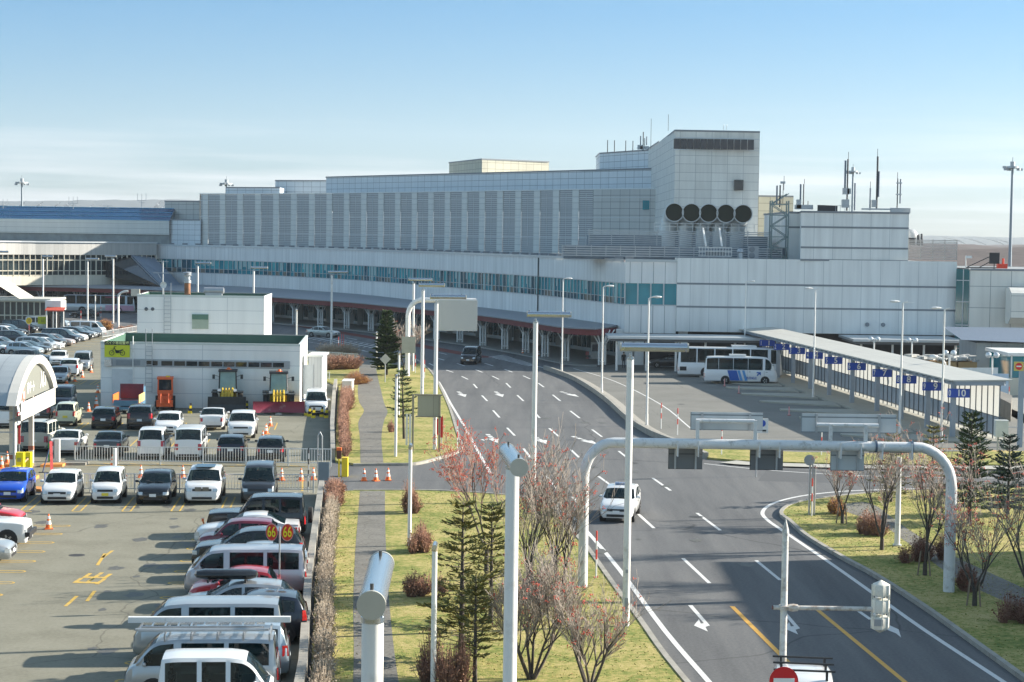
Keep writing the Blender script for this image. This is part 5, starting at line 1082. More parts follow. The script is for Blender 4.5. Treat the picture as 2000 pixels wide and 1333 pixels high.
def car(ty, col, label, front=None, rear=None, ang=0, sc_=1, parts=3, name=None, cat='car', plate=None, group=None, roof=None, sx=1, zs=1):
    """front / rear: ground point of the nose or tail centre; ang: heading in degrees"""
    d = TYPES[ty]; c = car_meshes(ty); h = Vector((math.cos(R(ang)), math.sin(R(ang)))); L = d['L']*sx
    p = Vector((front[0], front[1]))-h*L/2 if front is not None else Vector((rear[0], rear[1]))+h*L/2
    nm = name or {'van': 'van', 'keivan': 'small_van', 'minivan': 'minivan', 'coaster': 'minibus', 'bus': 'bus', 'box4x4': 'off_road_car'}.get(ty, 'parked_car')
    t = thing(nm, label, cat, (p.x, p.y, .012), R(ang), group, local=True); t.scale = (sx*sc_, sc_, zs*sc_)
    def add(me, name, mat=None, par=t, loc=None, rz=0):
        o = bpy.data.objects.new(name, me); COL.objects.link(o); o.parent = par
        if loc: o.location = loc; o.rotation_euler = (0, 0, rz)
        if mat is not None: o.material_slots[0].link = 'OBJECT'; o.material_slots[0].material = mat
        return o
    add(c['body'], 'body', col); gm = glassT if parts > 2 else carglass; add(c['windscreen'], 'windscreen', gm); add(c['rear'], 'rear_window', gm)
    for s in c['side']: add(s, 'side_window', gm)
    if parts > 2: add(c['interior'], 'interior')
    add(c['arch'], 'wheel_arch')
    for (x, y, z) in c['wheels']:
        w_ = add(c['tyre'], 'wheel', None, t, (x, y, z), 0 if y > 0 else math.pi)
        if parts > 1: add(c['rim'], 'rim', None, w_)
    for m in c['head']: add(m, 'headlight')
    for m in c['tail']: add(m, 'tail_light')
    add(c['grille'], 'grille')
    if parts > 1:
        add(c['plate'], 'number_plate', plate); add(c['rplate'], 'number_plate', plate); add(c['intake'], 'bumper_intake')
    if parts > 2:
        for m in c['mirror']: add(m, 'side_mirror', col)
        add(c['handles'], 'door_handle'); add(c['wiper'], 'wiper'); add(c['rbump'], 'rear_bumper_trim')
    return t
def at(t, mb, name, mat, smooth=None):
    o = mb.build(name, mat, smooth=smooth); o.parent = t; return o
A_ = math.degrees(math.atan2(U.y, U.x))      # up the lot (away)
dn_ = A_+180-.0
# front row facing the camera
FR = [('hatch', PB, 'bright blue hatchback nose out, cut by the left frame edge', (14, 984), None, 1), ('hatch', PW, 'white hatchback with swept black grille beside the blue one', (111, 987), None, 1), ('kei', PW, 'small white boxy kei car with a yellow number plate', (205, 986), plateY, 1), ('hatch', PK, 'black hatchback between the white kei car and the white SUV', (298, 988), None, 1.08), ('suv', PW, 'white SUV with twin kidney grille in the front row', (394, 987), None, 1), ('minivan', PG, 'dark blue grey van at the right end of the front row', (503, 986), None, .9)]
row = [car(ty, col, lb, front=G(px, py), ang=dn_, plate=pl, group='cars in the front row facing the camera', sx=s) for ty, col, lb, (px, py), pl, s in FR]
t = row[4]; m = MB()
for sg in (-1, 1): m.box((4.60/2-.01, sg*.19, .80), (.06, .32, .2))
at(t, m, 'twin_grille', trimB); m = MB()
for sg in (-1, 1):
    for i in range(6): m.box((2.322, sg*.19+(i-2.5)*.052, .80), (.012, .016, .19))
at(t, m, 'grille_bars', chromeM); m = MB(); m.box((-.25, 0, 1.695), (1.3, 1.0, .02)); at(t, m, 'sunroof', carglass)
# right column, noses to the left
E_ = math.degrees(math.atan2(E2.y, E2.x)); W_ = E_+180
def colx(px, Y): return P(px, 456+13.3*FPX/Y, Y).x
RC = [('box4x4', PK, 'black boxy off roader with a spare wheel at the far end of the column', 407, 86.0, 'car', 1.0, 1), ('sedan', PW, 'white sedan with a rounded roof next to the black off road car', 383, 83.5, 'car', 1, .98), ('kei', PM, 'dark red kei wagon with an upright windscreen', 387, 80.4, 'car', 1, .98), ('suv', PK, 'black sporty SUV with chrome window line in front of the speed sign', 378, 77.7, 'car', 1, .98), ('sedan', PS, 'silver sedan almost hidden between black SUV and pinkish van', 377, 75.1, 'car', 1, 1), ('van', PV, 'long pinkish silver van with three big side windows', 364, 72.1, 'van', 1, .95), ('hatch', PR, 'red compact car squeezed between van and roof box wagon', 371, 69.4, 'car', .84, .98), ('hatch', PS, 'silver wagon carrying a long black roof box', 345, 66.6, 'car', 1.08, 1.0), ('suv', PN, 'dark suv showing only its tail beside the silver long van', 395, 63.8, 'car', .78, .98), ('van', PS, 'silver long van second from the camera side with plain roof', 266, 61.0, 'van', 1.04, 1.0), ('minivan', PL, 'pale silver minivan hidden under the long pipe on the rack', 290, 58.4, 'minivan', .93, .95), ('van', PS, 'silver work van with pipes and ladder on its roof rack', 249, 55.9, 'van', .98, .97)]
rc = []
for ty, col, lb, px, Y, cat, s, z in RC:
    x = colx(px, Y); rc.append(car(ty, col, lb, front=(x, Y-.1), ang=W_, cat=cat, sx=s, zs=z, group='vehicles in the right hand column of the lot'))
t = rc[0]; m = MB(); m.lathe((-2.32, .1, .95), [(0, -.22), (.3, -.22), (.37, -.18), (.37, 0), (0, 0)], 18, axis='X'); at(t, m, 'spare_wheel', tyreM, 40); m = MB(); m.lathe((2.28, .6, .95), [(0, 0), (.05, 0)], 6, axis='X'); m.cyl((2.3, .55, .4), (2.42, .55, .75), .04, n=6); m.box((2.42, .55, .78), (.1, .12, .1)); at(t, m, 'corner_pole', orange)
m = MB(); m.box((2.27, 0, .45), (.14, 1.6, .16)); at(t, m, 'bumper', chromeM); t = rc[3]; m = MB()
for sg in (1, -1): m.tube([(2.3-.34*4.6, sg*.80, 1.09), (2.3-.45*4.6, sg*.73, 1.48), (2.3-.6*4.6, sg*.70, 1.55), (2.3-.8*4.6, sg*.72, 1.45), (2.3-.88*4.6, sg*.78, 1.2)], .012, 5)
at(t, m, 'chrome_strip', chromeM)
t = rc[7]; m = MB(); m.lathe((.35, .05, 1.72), [(0, -1.05), (.12, -1.0), (.18, -.8), (.19, .7), (.14, .95), (0, 1.05)], 16, axis='X'); o = at(t, m, 'roof_box', M('roof_box_black', (.012, .013, .015), .2, coat=.6, var=0), 40); o.scale = (1, 1.9, 1); m = MB(); [m.box((x, .1, 1.56), (.06, 1.2, .1)) for x in (-.3,)]; at(t, m, 'roof_bar', trimB); m = MB(); m.box((.9, .1, 1.56), (.06, 1.2, .1)); at(t, m, 'roof_bar', trimB)
t = rc[11]; m = MB()
for i in range(5):
    x = 1.1-i*.78; m.bar((x, -.78, 2.02), (x, .78, 2.02), .05)
    for sg in (1, -1): m.bar((x, sg*.74, 1.8), (x, sg*.78, 2.02), .05)
at(t, m, 'roof_rack', galv); m = MB(); m.box((-.13, -.6, 2.14), (4.85, .17, .17)); 
w1 = m.build('carried_pipe', white); w1.location = t.location; w1.rotation_euler = (0, 0, t.rotation_euler.z); tag(w1, 'long square white duct lying on the work van roof rack', 'pipe')
m = MB(); m.box((0, .62, 2.08), (3.9, .06, .06)); m.box((0, .50, 2.08), (3.9, .05, .05)); m.box((0, .74, 2.08), (3.7, .05, .05)); w1 = m.build('carried_poles', galv); w1.location = t.location; w1.rotation_euler = (0, 0, t.rotation_euler.z); tag(w1, 'bundle of thin metal poles strapped on the work van rack', 'poles')
m = MB()
for i in range(9): m.box((1.5-i*.38, .05, 2.10), (.05, .55, .04))
for sg in (-.22, .32): m.box((0, sg+0, 2.10), (3.6, .05, .07))
w1 = m.build('carried_ladder', steel); w1.location = t.location; w1.rotation_euler = (0, 0, t.rotation_euler.z); tag(w1, 'aluminium ladder lying between pipe and poles on the work van', 'ladder')
lt = text_mesh('無動設備工', .13, None, trimB, (.85, .868*1.0, .98), (R(90), 0, R(180)), 'door_lettering'); lt.parent = t; 
lt.location.y += .0
t = car('keivan', PW, 'white kei van in the foreground with its windscreen to the right', rear=(colx(309, 53.2), 53.2), ang=E_, cat='van', sx=1.0)
# left column, noses to the right
car('hatch', PR, 'red car nose at the left frame edge beyond the white off roader', front=G(47, 1036), ang=E_-1)
t = car('box4x4', PW, 'white off road car with thick black bumper at the left frame edge', front=G(58, 1066), ang=E_-1, cat='car'); m = MB(); m.box((2.28, 0, .60), (.2, 1.7, .2)); at(t, m, 'black_bumper', trimB)
car('sedan', PS, 'silver sedan nose at the left frame edge nearest the camera', front=G(27, 1098), ang=E_-1)
# middle lot, first row behind the fence
RA = [('sedan', PW, 'white sports coupe beside the ticket machine', (125, 892), 1, plateM), ('sedan', PG, 'dark grey blue sedan behind the lot fence', (208, 895), 1, None), ('minivan', PW, 'white minivan with tall red tail lights behind the fence', (294, 899), .85, None), ('van', PW, 'plain white cargo van behind the fence', (367, 900), 1, None), ('hatch', PN, 'two tone navy compact with pale roof behind the fence', (450, 902), .95, None), ('hatch', PK, 'black hatchback with bright red tail lights at the right end behind the fence', (527, 905), .97, None)]
for ty, col, lb, (px, py), s, pl in RA: car(ty, col, lb, rear=G(px, py), ang=A_, sx=s, cat='van' if ty == 'van' else 'minivan' if ty == 'minivan' else 'car', group='parked cars behind the silver fence', plate=pl)
t = car('box4x4', M('paint_sand', (.50, .49, .42), .3, coat=.5, var=0), 'boxy sand coloured off roader seen behind the gate post', rear=G(66, 884), ang=A_-6); m = MB(); [m.bar((-1.9, sg*.7, 1.96), (1.0, sg*.7, 1.96), .05) for sg in (1, -1)]; at(t, m, 'roof_rails', trimB)
RBc = [('suv', PK, 'dark SUV tail seen just right of the gate roof', 'rear', (73, 829), None, 1), ('kei', PC, 'cream kei wagon with a yellow plate seen from behind', 'rear', (127, 834), plateY, 1), ('hatch', PK, 'black compact car seen from behind left of the black wagon', 'rear', (201, 840), None, 1), ('suv', PK, 'black wagon with a white plate beside the white hatchback', 'rear', (272, 841), None, .98), ('hatch', PW, 'white hatchback nose towards us between van and black wagon', 'front', (325, 853), None, 1), ('sedan', PW, 'white sedan with dark rear glass in front of the black loader bucket', 'rear', (413, 842), None, 1), ('suv', PW, 'white SUV with roof rails facing us near the orange cones', 'front', (470, 858), None, 1)]
for ty, col, lb, fr, (px, py), pl, s in RBc: car(ty, col, lb, **{fr: G(px, py)}, ang=A_ if fr == 'rear' else dn_, plate=pl, sx=s, group='cars in the middle rows in front of the shed')
car('minivan', PN, 'dark minivan facing us between gate roof and white shed', front=G(116, 806), ang=dn_+2, cat='minivan')
car('minivan', PS, 'big silver minivan facing us left of the white shed', front=G(158, 726), ang=dn_+3, cat='minivan')
car('sedan', PS, 'silver sedan facing us in front of the small white SUV', front=G(111, 751), ang=dn_+3)
car('suv', PW, 'small white SUV seen from behind next to the silver sedan', rear=G(134, 737), ang=A_+2)
car('hatch', PW, 'white car with low windscreen farthest of the small group by the shed', front=G(111, 716), ang=dn_+3)
car('hatch', PG, 'dark grey car tail emerging from behind the gate roof', front=G(98, 712), ang=-8)
car('suv', PG, 'grey car half hidden behind the gate post and dark SUV', rear=G(46, 800), ang=A_)
car('minivan', PW, 'white minivan outline behind the curved gate canopy glass', rear=G(14, 838), ang=A_)
car('minivan', PW, 'white van with a striped guard standing beside the bare hedge wall', front=G(617, 813), ang=dn_+0, cat='van', sx=.95)
# far left lot: two columns of cars
rnd = random.Random(11)
FC = [((204, 656), 'van', PW, 'white van at the far end of the left parking column'), ((196, 660), 'hatch', PN, 'dark compact second from the far end of the left column'), ((188, 662), 'hatch', PS, 'silver compact third from the far end of the left column'), ((181, 665), 'suv', PK, 'black SUV fourth from the far end of the left column'), ((169, 668), 'hatch', PW, 'white hatchback fifth from the far end of the left column'), ((155, 672), 'minivan', PN, 'navy minivan in the middle of the left column'), ((144, 677), 'sedan', PP, 'pinkish beige sedan in the left column'), ((126, 680), 'suv', PG, 'grey SUV next to the pinkish sedan'), ((122, 685), 'hatch', PW, 'white compact below the grey SUV in the left column'), ((107, 687), 'suv', PS, 'silver SUV with big windows in the left column'), ((97, 692), 'sedan', PG, 'graphite sedan near the gate canopy'), ((82, 695), 'hatch', PL, 'pale blue car closest to the gate canopy')]
for (px, py), ty, col, lb in FC: car(ty, col, lb, front=G(px, py), ang=-7, parts=2, group='cars parked in the far left column', cat='van' if ty == 'van' else 'car')
FC2 = [(10, 'suv', PK, 'black SUV at the far left edge of the second column'), (40, 'minivan', PK, 'black minivan behind the round yellow sign'), (70, 'suv', PW, 'white SUV of the second far column behind the black minivan'), (25, 'sedan', PG, 'grey sedan in the second far column'), (3, 'hatch', PR, 'small red car tail at the far left frame edge')]
for (px, py), ty, col, lb in (((115, 646), 'van', PW, 'white van in the second far column left of the white end van'), ((134, 641), 'minivan', PL, 'pale boxy van behind the far row by the red awning'), ((72, 652), 'minivan', PK, 'black minivan behind the round yellow sign'), ((49, 659), 'suv', PK, 'black car left of the round yellow sign'), ((42, 666), 'minivan', PW, 'white minivan at left edge of the second far column'), ((66, 673), 'suv', PN, 'dark blue SUV in the second far column'), ((20, 672), 'suv', PG, 'grey SUV low at the left frame edge'), ((40, 683), 'sedan', PS, 'silver sedan of the second column near the gate roof'), ((8, 682), 'hatch', PR, 'small red car at the far left frame edge'), ((26, 692), 'sedan', PW, 'white sedan just above the gate roof')):
    car(ty, col, lb, front=G(px, py), ang=-7, parts=2, group='cars parked in the second far left column', cat='van' if ty == 'van' else 'minivan' if ty == 'minivan' else 'car')
# on the road
t = car('hatch', PW, 'white taxi with a roof light driving towards us on the main road', front=((G(1168, 1020)+G(1238, 1025))/2).xy, ang=-90-9, sx=1.12, zs=1.04, cat='taxi', name='taxi')
m = MB(); m.box((-.25, 0, 1.56), (.16, .62, .1)); at(t, m, 'taxi_sign', M('taxi_lamp', (.25, .33, .5), .3, var=0)); lt = text_mesh('TAXI', .11, None, plateM, (-.165, 0, 1.56), (R(90), 0, R(90)), 'taxi_lettering'); lt.parent = t
car('minivan', PK, 'black minivan driving towards us in the terminal shade', front=((G(893, 713)+G(934, 713))/2).xy, ang=-90-8, cat='minivan', name='moving_car', sx=.97)
car('sedan', paint('champagne', (.42, .43, .40), .4), 'pale champagne sedan passing the terminal canopy', front=G(659, 660), ang=-30, name='moving_car')
car('sedan', PK, 'black car on the road beside the pink striped bus', front=G(136, 621), ang=180+8, name='moving_car')
car('sedan', PG, 'dark grey car parked under the walkway canopy by the terminal', front=(PX(1268, 203), 203), ang=180, name='parked_car', parts=2); car('sedan', PG, 'second dark car under the walkway canopy behind the city bus', front=(PX(1318, 203), 203.3), ang=180, name='parked_car', parts=2)
# SUV with roof bars at the bottom edge
t = car('suv', PW, 'white car with black roof bars at the bottom frame edge', front=(8.0, 50.0), ang=-97, name='moving_car'); m = MB()
for x in (.2, -.7, -1.5):
    m.bar((x, -.85, 1.86), (x, .85, 1.86), .05)
    for sg in (1, -1): m.bar((x, sg*.62, 1.6), (x, sg*.62, 1.86), .07)
at(t, m, 'roof_bar', trimB)
# buses
t = car('coaster', PW, 'white minibus with blue slanting stripes beside the bay signs', front=G(1517, 751).xy, ang=-4, name='minibus', cat='minibus'); m = MB(); mA = M('bus_blue', (.012, .10, .42), .3, var=0); mL = M('bus_light_blue', (.09, .30, .62), .3, var=0); m2_ = MB()
for sg in (-1,):
    y = sg*1.034
    for (xa, xb, mm_) in ((-1.35, -.45, m), (-.4, -.15, m2_), (.05, .3, m2_)):
        mm_.face([(xa+.05, y, 1.33), (xb+.05, y, 1.33), (xb+.35, y-.0, .35), (xa+.35, y, .35)]); 
        ym = sg*.955; mm_.face([(xa-.1, ym-.012, 2.34), (xb-.1, ym-.012, 2.34), (xb-.15, sg*.86-.012, 2.58), (xa-.15, sg*.86-.012, 2.58)])
at(t, m, 'dark_stripe', mA); at(t, m2_, 'light_stripe', mL); m = MB(); y = -1.036; m.face([(1.5, y, 1.2), (1.9, y, 1.2), (1.9, y, .85), (1.75, y, 1.0), (1.6, y, .8), (1.5, y, .9), (1.68, y, 1.08), (1.5, y, 1.08)]); at(t, m, 'logo', mA); lt = text_mesh('無限輸送', .26, None, mA, (1.0, -1.036, .6), (R(90), 0, 0), 'side_lettering'); lt.parent = t
m = MB(); m.box((-.3, 0, 2.72), (1.6, 1.2, .18)); at(t, m, 'roof_unit', PW)
t = car('bus', PW, 'white city bus with big side windows behind the minibus', rear=G(1322, 735).xy, ang=-3, name='city_bus', cat='bus', sx=.95); m = MB(); m.box((1.5, 0, 3.1), (2.6, 1.6, .22)); at(t, m, 'roof_unit', PW); m = MB(); m.box((-4.9, -1.23, .85), (.7, .03, .4)); at(t, m, 'side_vent', trimB)
t = car('bus', PS, 'long coach with a pink panel passing the glazed wing at far left', front=G(268, 612).xy, ang=-6, name='coach', cat='bus', sx=1.15); m = MB(); m.face([(1.0, -1.235, .4), (5.3, -1.235, .4), (5.3, -1.235, 1.3), (1.0, -1.235, 1.3)]); at(t, m, 'pink_panel', M('bus_pink', (.48, .26, .34), .4, var=.3, vs=1)); m = MB(); m.face([(1.0, -1.1, 2.86), (3.4, -1.1, 2.86), (3.4, -1.19, 2.6), (1.0, -1.19, 2.6)]); at(t, m, 'red_panel', M('bus_red', (.5, .03, .10), .4, var=0))
# ---- wheel loaders
lyel = M('loader_yellow', (.62, .42, .04), .45, var=.12, vs=3, dirt=.35, dirtc=(.12, .08, .03), ds=4); lblk = M('loader_dark', (.025, .03, .035), .5, var=.2)
def loader(label, cx, cy, blade, ang):
    t = thing('wheel_loader', label, 'wheel loader', (cx, cy, .012), ang, local=True)    # nose along +X
    for x in (.55, -1.7):
        for sg in (1, -1):
            m = MB(); m.lathe((x, sg*.98, .7), [(0, -.2), (.66, -.2), (.7, -.15), (.7, .15), (.66, .2), (.33, .2), (.33, .12), (0, .12)] if sg > 0 else [(0, -.12), (.33, -.12), (.33, -.2), (.66, -.2), (.7, -.15), (.7, .15), (.66, .2), (0, .2)], 20, axis='Y'); w_ = at(t, m, 'wheel', tyreM, 40)
            m = MB(); m.lathe((x, sg*1.12, .7), [(0, 0), (.3, 0)], 14, axis='Y'); o = m.build('rim', lyel); o.parent = w_
    m = MB(); m.box((-1.7, 0, 1.15), (2.0, 1.3, 1.0)); m.box((-2.65, 0, 1.0), (.3, 1.5, .9)); m.box((.1, 0, .95), (1.6, .8, .7)); at(t, m, 'chassis', lyel)
    m = MB()
    for x in (.55, -1.7):
        for sg in (1, -1): m.box((x, sg*.98, 1.46), (1.3, .5, .07))
    at(t, m, 'mudguard', lblk)
    cab = MB(); x0c, x1c = -1.15, .15
    for x in (x0c, x1c):
        for sg in (1, -1): cab.bar((x, sg*.66, 1.35), (x-(.06 if x > 0 else 0), sg*.60, 3.0), .10)
    cab.box(((x0c+x1c)/2, 0, 3.06), (1.6, 1.45, .14)); cab.box(((x0c+x1c)/2, 0, 1.4), (1.35, 1.4, .14)); at(t, cab, 'cab_frame', lblk)
    m = MB(); m.face([(x1c+.03, -.62, 1.45), (x1c+.03, .62, 1.45), (x1c-.02, .58, 2.98), (x1c-.02, -.58, 2.98)])
    for sg in (1, -1): m.face([(x0c, sg*.66, 1.45), (x1c, sg*.66, 1.45), (x1c-.04, sg*.6, 2.98), (x0c, sg*.6, 2.98)])
    at(t, m, 'cab_glass', M('loader_glass', (.20, .34, .35), .08, var=.2, vs=2, spec=.8))
    m = MB(); m.box((-.6, 0, 1.9), (.5, .55, .9)); at(t, m, 'seat', lblk)
    m = MB()
    for sg in (.38, .12, -.12, -.38): m.tube([(.25, sg, 1.55), (.8, sg, 1.75), (1.3, sg, 1.35), (1.8, sg, .75)], .075 if abs(sg) > .2 else .05, 6)
    m.box((1.2, 0, 1.3), (.16, .95, .3)); m.box((.75, 0, 1.35), (.7, .5, .5)); m.box((1.62, 0, .7), (.2, .8, .5)); at(t, m, 'lift_arm', lyel)
    for sg in (1, -1): m = MB(); m.bar((.1, sg*.62, 2.6), (.35, sg*1.05, 2.75), .03); m.box((.36, sg*1.08, 2.62), (.06, .2, .34)); at(t, m, 'mirror', lblk)
    m = MB(); m.cyl((-.3, .05, 3.12), (-.3, .05, 3.3), .15, .11, 12); m.box((-.3, .05, 3.13), (.3, .5, .06)); at(t, m, 'beacon', orange, 40)
    for sg in (1, -1): m = MB(); m.box((1.2, sg*.62, 1.65), (.12, .26, .2)); at(t, m, 'headlight', headM)
    if blade:
        m = MB(); n = 8
        for sg in (1, -1):
            prev = None
            for i in range(n+1):
                th = -.7+1.5*i/n; x = 2.35-.35*math.cos(th)+.05; z = .55+.62*math.sin(th)*.95; c_ = (x-.25, 0, z), (x+.35, sg*1.95, z+.08*(i/n))
                if prev: m.face([prev[0], c_[0], c_[1], prev[1]]); m.face([(p[0]-.08, p[1], p[2]) for p in (prev[0], c_[0], c_[1], prev[1])])
                prev = c_
        at(t, m, 'plough_blade', M('plough_red', (.24, .025, .055), .45, var=.25, vs=1.5, dirt=.2, dirtc=(.3, .2, .2)), 50)
        m = MB(); m.lathe((2.5, 0, .02), [(.3, 0), (.25, .12), (0, .18)], 12); at(t, m, 'skid_shoe', concrete)
    else:
        m = MB(); pr = [(2.0, 1.15), (1.95, .6), (2.05, .2), (2.35, .08), (2.9, .05)]
        for (xa, za), (xb, zb) in zip(pr, pr[1:]): m.face([(xa, -1.45, za), (xa, 1.45, za), (xb, 1.45, zb), (xb, -1.45, zb)]); m.face([(xa-.07, -1.45, za), (xa-.07, 1.45, za), (xb-.07, 1.45, zb-.05), (xb-.07, -1.45, zb-.05)])
        for sg in (1, -1): m.face([(x, sg*1.45, z) for x, z in pr])
        m.box((2.0, 0, 1.16), (.1, 2.9, .08)); at(t, m, 'bucket', M('bucket_dark', (.03, .035, .04), .5, var=.3, vs=2))
    return t
loader('yellow wheel loader with a black bucket in front of the white shed', G(431, 808).x+.1, G(431, 808).y+2.9, False, R(dn_+2))
loader('yellow wheel loader with a wide dark red snow plough blade', G(533, 812).x+.1, G(533, 812).y+2.6, True, R(dn_+3))
# orange small tractor
t = thing('snow_tractor', 'small orange tractor with a glazed cab against the white shed', 'tractor', (G(316, 803).x, G(316, 803).y+1.4, .012), R(dn_+4), local=True); orm = M('tractor_orange', (.72, .12, .03), .5, var=.15, vs=2)
m = MB(); m.box((.3, 0, .75), (1.7, .95, .6)); m.box((1.1, 0, .55), (.5, 1.25, .5)); m.box((-.4, 0, 1.05), (1.1, 1.15, .5)); at(t, m, 'body', orm)
m = MB()
for x in (.25, -.85):
    for sg in (1, -1): m.bar((x, sg*.55, 1.2), (x, sg*.52, 2.35), .1)
m.box((-.3, 0, 2.42), (1.35, 1.25, .16)); m.box((.25, 0, 1.35), (.08, 1.2, .3)); at(t, m, 'cab_frame', orm)
m = MB(); m.box((-.3, 0, 1.8), (1.05, 1.02, 1.05)); at(t, m, 'cab_glass', glassM); m = MB()
for sg in (.3, -.3): m.box((1.42, sg, .8), (.06, .35, .5)); m.tube([(.9, sg, 1.2), (1.4, sg, 1.3), (1.6, sg, .6)], .06, 6)
at(t, m, 'front_frame', orm)
for x, r in ((.75, .35), (-.75, .5)):
    for sg in (1, -1): m = MB(); m.lathe((x, sg*.62, r), [(0, -.14), (r, -.14), (r, .14), (0, .14)], 18, axis='Y'); at(t, m, 'wheel', tyreM, 40)
m = MB(); m.box((-.3, .2, 2.54), (.3, .3, .1)); at(t, m, 'beacon', yellow)
# dump truck
t = thing('dump_truck', 'small blue dump truck with a red lined open bed and orange side flap', 'truck', (G(243, 818).x-.1, G(243, 818).y+2.6, .012), R(A_-2), local=True); bl = M('truck_blue', (.07, .17, .26), .5, var=.15)
m = MB(); m.box((1.55, 0, 1.25), (1.3, 1.65, 1.55)); m.box((1.4, 0, 2.0), (1.1, 1.5, .25)); at(t, m, 'cab', bl, 30); m = MB(); m.box((.92, 0, 1.85), (.04, 1.1, .35)); at(t, m, 'rear_window', glassM)
m = MB(); m.box((-.7, 0, .72), (3.2, .9, .2)); m.box((-.7, 0, .95), (3.0, 1.8, .1)); m.box((-2.2, 0, 1.1), (.06, 1.8, .42)); at(t, m, 'bed', bl)
m = MB(); m.box((-.7, 0, 1.02), (2.9, 1.7, .04)); m.box((-2.16, 0, 1.2), (.05, 1.7, .28)); at(t, m, 'bed_lining', M('lining_red', (.40, .02, .03), .5, var=.2)); m = MB(); m.box((.82, 0, 1.75), (.08, 1.75, 1.1)); at(t, m, 'headboard', M('headboard_maroon', (.10, .02, .04), .5, var=.2))
m = MB(); m.box((-.7, .95, 1.4), (2.9, .06, .6)); at(t, m, 'side_flap', orange); m = MB(); m.box((-.7, -.95, 1.4), (2.9, .06, .6)); at(t, m, 'side_flap', M('flap_tan', (.55, .38, .16), .6, var=.2))
for x in (1.6, -1.5):
    for sg in (1, -1): m = MB(); m.lathe((x, sg*.68, .34), [(0, -.12), (.34, -.12), (.34, .12), (0, .12)], 16, axis='Y'); at(t, m, 'wheel', tyreM, 40)
for sg in (1, -1): m = MB(); m.box((-2.22, sg*.65, .72), (.05, .3, .14)); at(t, m, 'tail_light', tailM)
m = MB(); m.box((-2.24, 0, .68), (.03, .4, .2)); at(t, m, 'number_plate', plateM)
# ================================================================ LAMP POLES
chrome2 = M('lamp_steel', (.50, .54, .58), .22, .9, var=.04)
lensM = M('lamp_lens', (.45, .44, .38), .3, 0, var=.1)
def tube_lamp(label, base, ztop, a, b, r=.125, R_=.15, flat_end=True):
    """white pole with a horizontal cylindrical head from a to b (3D points)"""
    base = Vector(base); t = thing('tube_lamp', label, 'street lamp', (base.x, base.y, 0), group='lamp poles with horizontal tube heads')
    m = MB(); m.cyl((base.x, base.y, 0), (base.x, base.y, ztop-.28), r*1.04, r*.98, 20); m.build('pole', poleW, t, smooth=40); m = MB(); m.box((base.x, base.y-r*1.0, .95), (.12, .03, .4)); m.box((base.x, base.y-r*1.02, 2.1), (.09, .02, .12)); m.build('hatch', grey, t)
    m = MB(); m.cyl((base.x, base.y, ztop-.32), (base.x, base.y, ztop-.26), r*1.06, n=20); m.cyl((base.x, base.y, ztop-.28), (base.x, base.y, ztop-.1), r*.4, n=10); m.cyl((base.x, base.y, 0), (base.x, base.y, .04), r*1.7, n=12)
    for k in range(4): m.cyl((base.x+math.cos(k*1.57)*r*.8, base.y+math.sin(k*1.57)*r*.8, ztop-.26), (base.x+math.cos(k*1.57)*r*.8, base.y+math.sin(k*1.57)*r*.8, ztop-.2), .02, n=6)
    m.build('bracket', chrome2, t, smooth=40)
    a = Vector(a); b = Vector(b); d = (b-a).normalized(); m = MB(); m.cyl(a, b, R_, n=28, caps=False); m.build('lamp_housing', chrome2, t, smooth=40)
    m = MB(); q = d.to_track_quat('Z', 'Y').to_matrix()
    for p, s in ((a, -1), (b, 1)):
        m = MB(); m.cyl(p+d*s*.004, p-d*s*.05, R_*1.03, n=28); m.build('end_cap', M('lamp_cap', (.50, .48, .42), .35, .3, var=.1), t, smooth=40)
    m = MB()   # lens: lower third of the tube
    for i in range(10):
        t0, t1 = R(-150+12*i), R(-150+12*(i+1)); x = d.cross(Vector((0, 0, 1))).normalized(); z = Vector((0, 0, 1))
        v = lambda tt, p: p+(x*math.cos(tt)+z*math.sin(tt))*(R_*1.01)
        m.face([v(t0, a+d*.12), v(t1, a+d*.12), v(t1, b-d*.12), v(t0, b-d*.12)])
    m.build('lens', lensM, t, smooth=60); m = MB()
    for p in (a+d*.12, b-d*.3): m.cyl(p+Vector((0, 0, R_-.02)), p+Vector((0, 0, R_+.06)), .02, n=8)
    m.build('stud', M('stud', (.1, .1, .1), .4, .6), t)
    return t
def GZ(px, py, z): return G(px, py, z)
b1 = GZ(728, 1220, 9.5); tube_lamp('nearest tube lamp at the bottom edge with its mirror tube pointing away over the path', b1, 9.85, GZ(725, 1183, 9.9), GZ(745, 1102, 9.9))
b2 = GZ(1001, 925, 9.5); tube_lamp('tall tube lamp on the middle lawn showing its round tube end', b2, 9.9, GZ(1014, 914, 9.95), GZ(990, 882, 9.95))
def side_lamp(label, base, xa, xb, ytop, Y=None, zt=None):
    g = G(*base) if Y is None else Vector((PX(base[0], Y), Y, 0)); zz_ = P(base[0], ytop, g.y).z
    a = P(xa, ytop, g.y-.0); b = P(xb, ytop-(xb-xa)*.02, g.y); a.z = b.z = zz_; return tube_lamp(label, g, zz_-.12, a, b)
side_lamp('tube lamp standing on the grass edge beside the gantry with a brass coloured reflection', (1222, 1230), 1211, 1345, 678)
side_lamp('tube lamp in the middle of the main road picture with a dark tube', (1041, 985), 1029, 1116, 614)
side_lamp('tube lamp directly left of the blank billboard', (849, 882), 840, 911, 580)
side_lamp('tube lamp behind the information board left of the road', (826, 0), 818, 869, 557, Y=146)
side_lamp('tube lamp left behind the gantry pole of the blank billboard', (806, 728), 798, 844, 546)
side_lamp('tube lamp right behind the white box building', (647, 682), 641, 680, 531.5)
side_lamp('tube lamp rising behind the right end of the white box building', (495, 0), 490, 523, 523, Y=226)
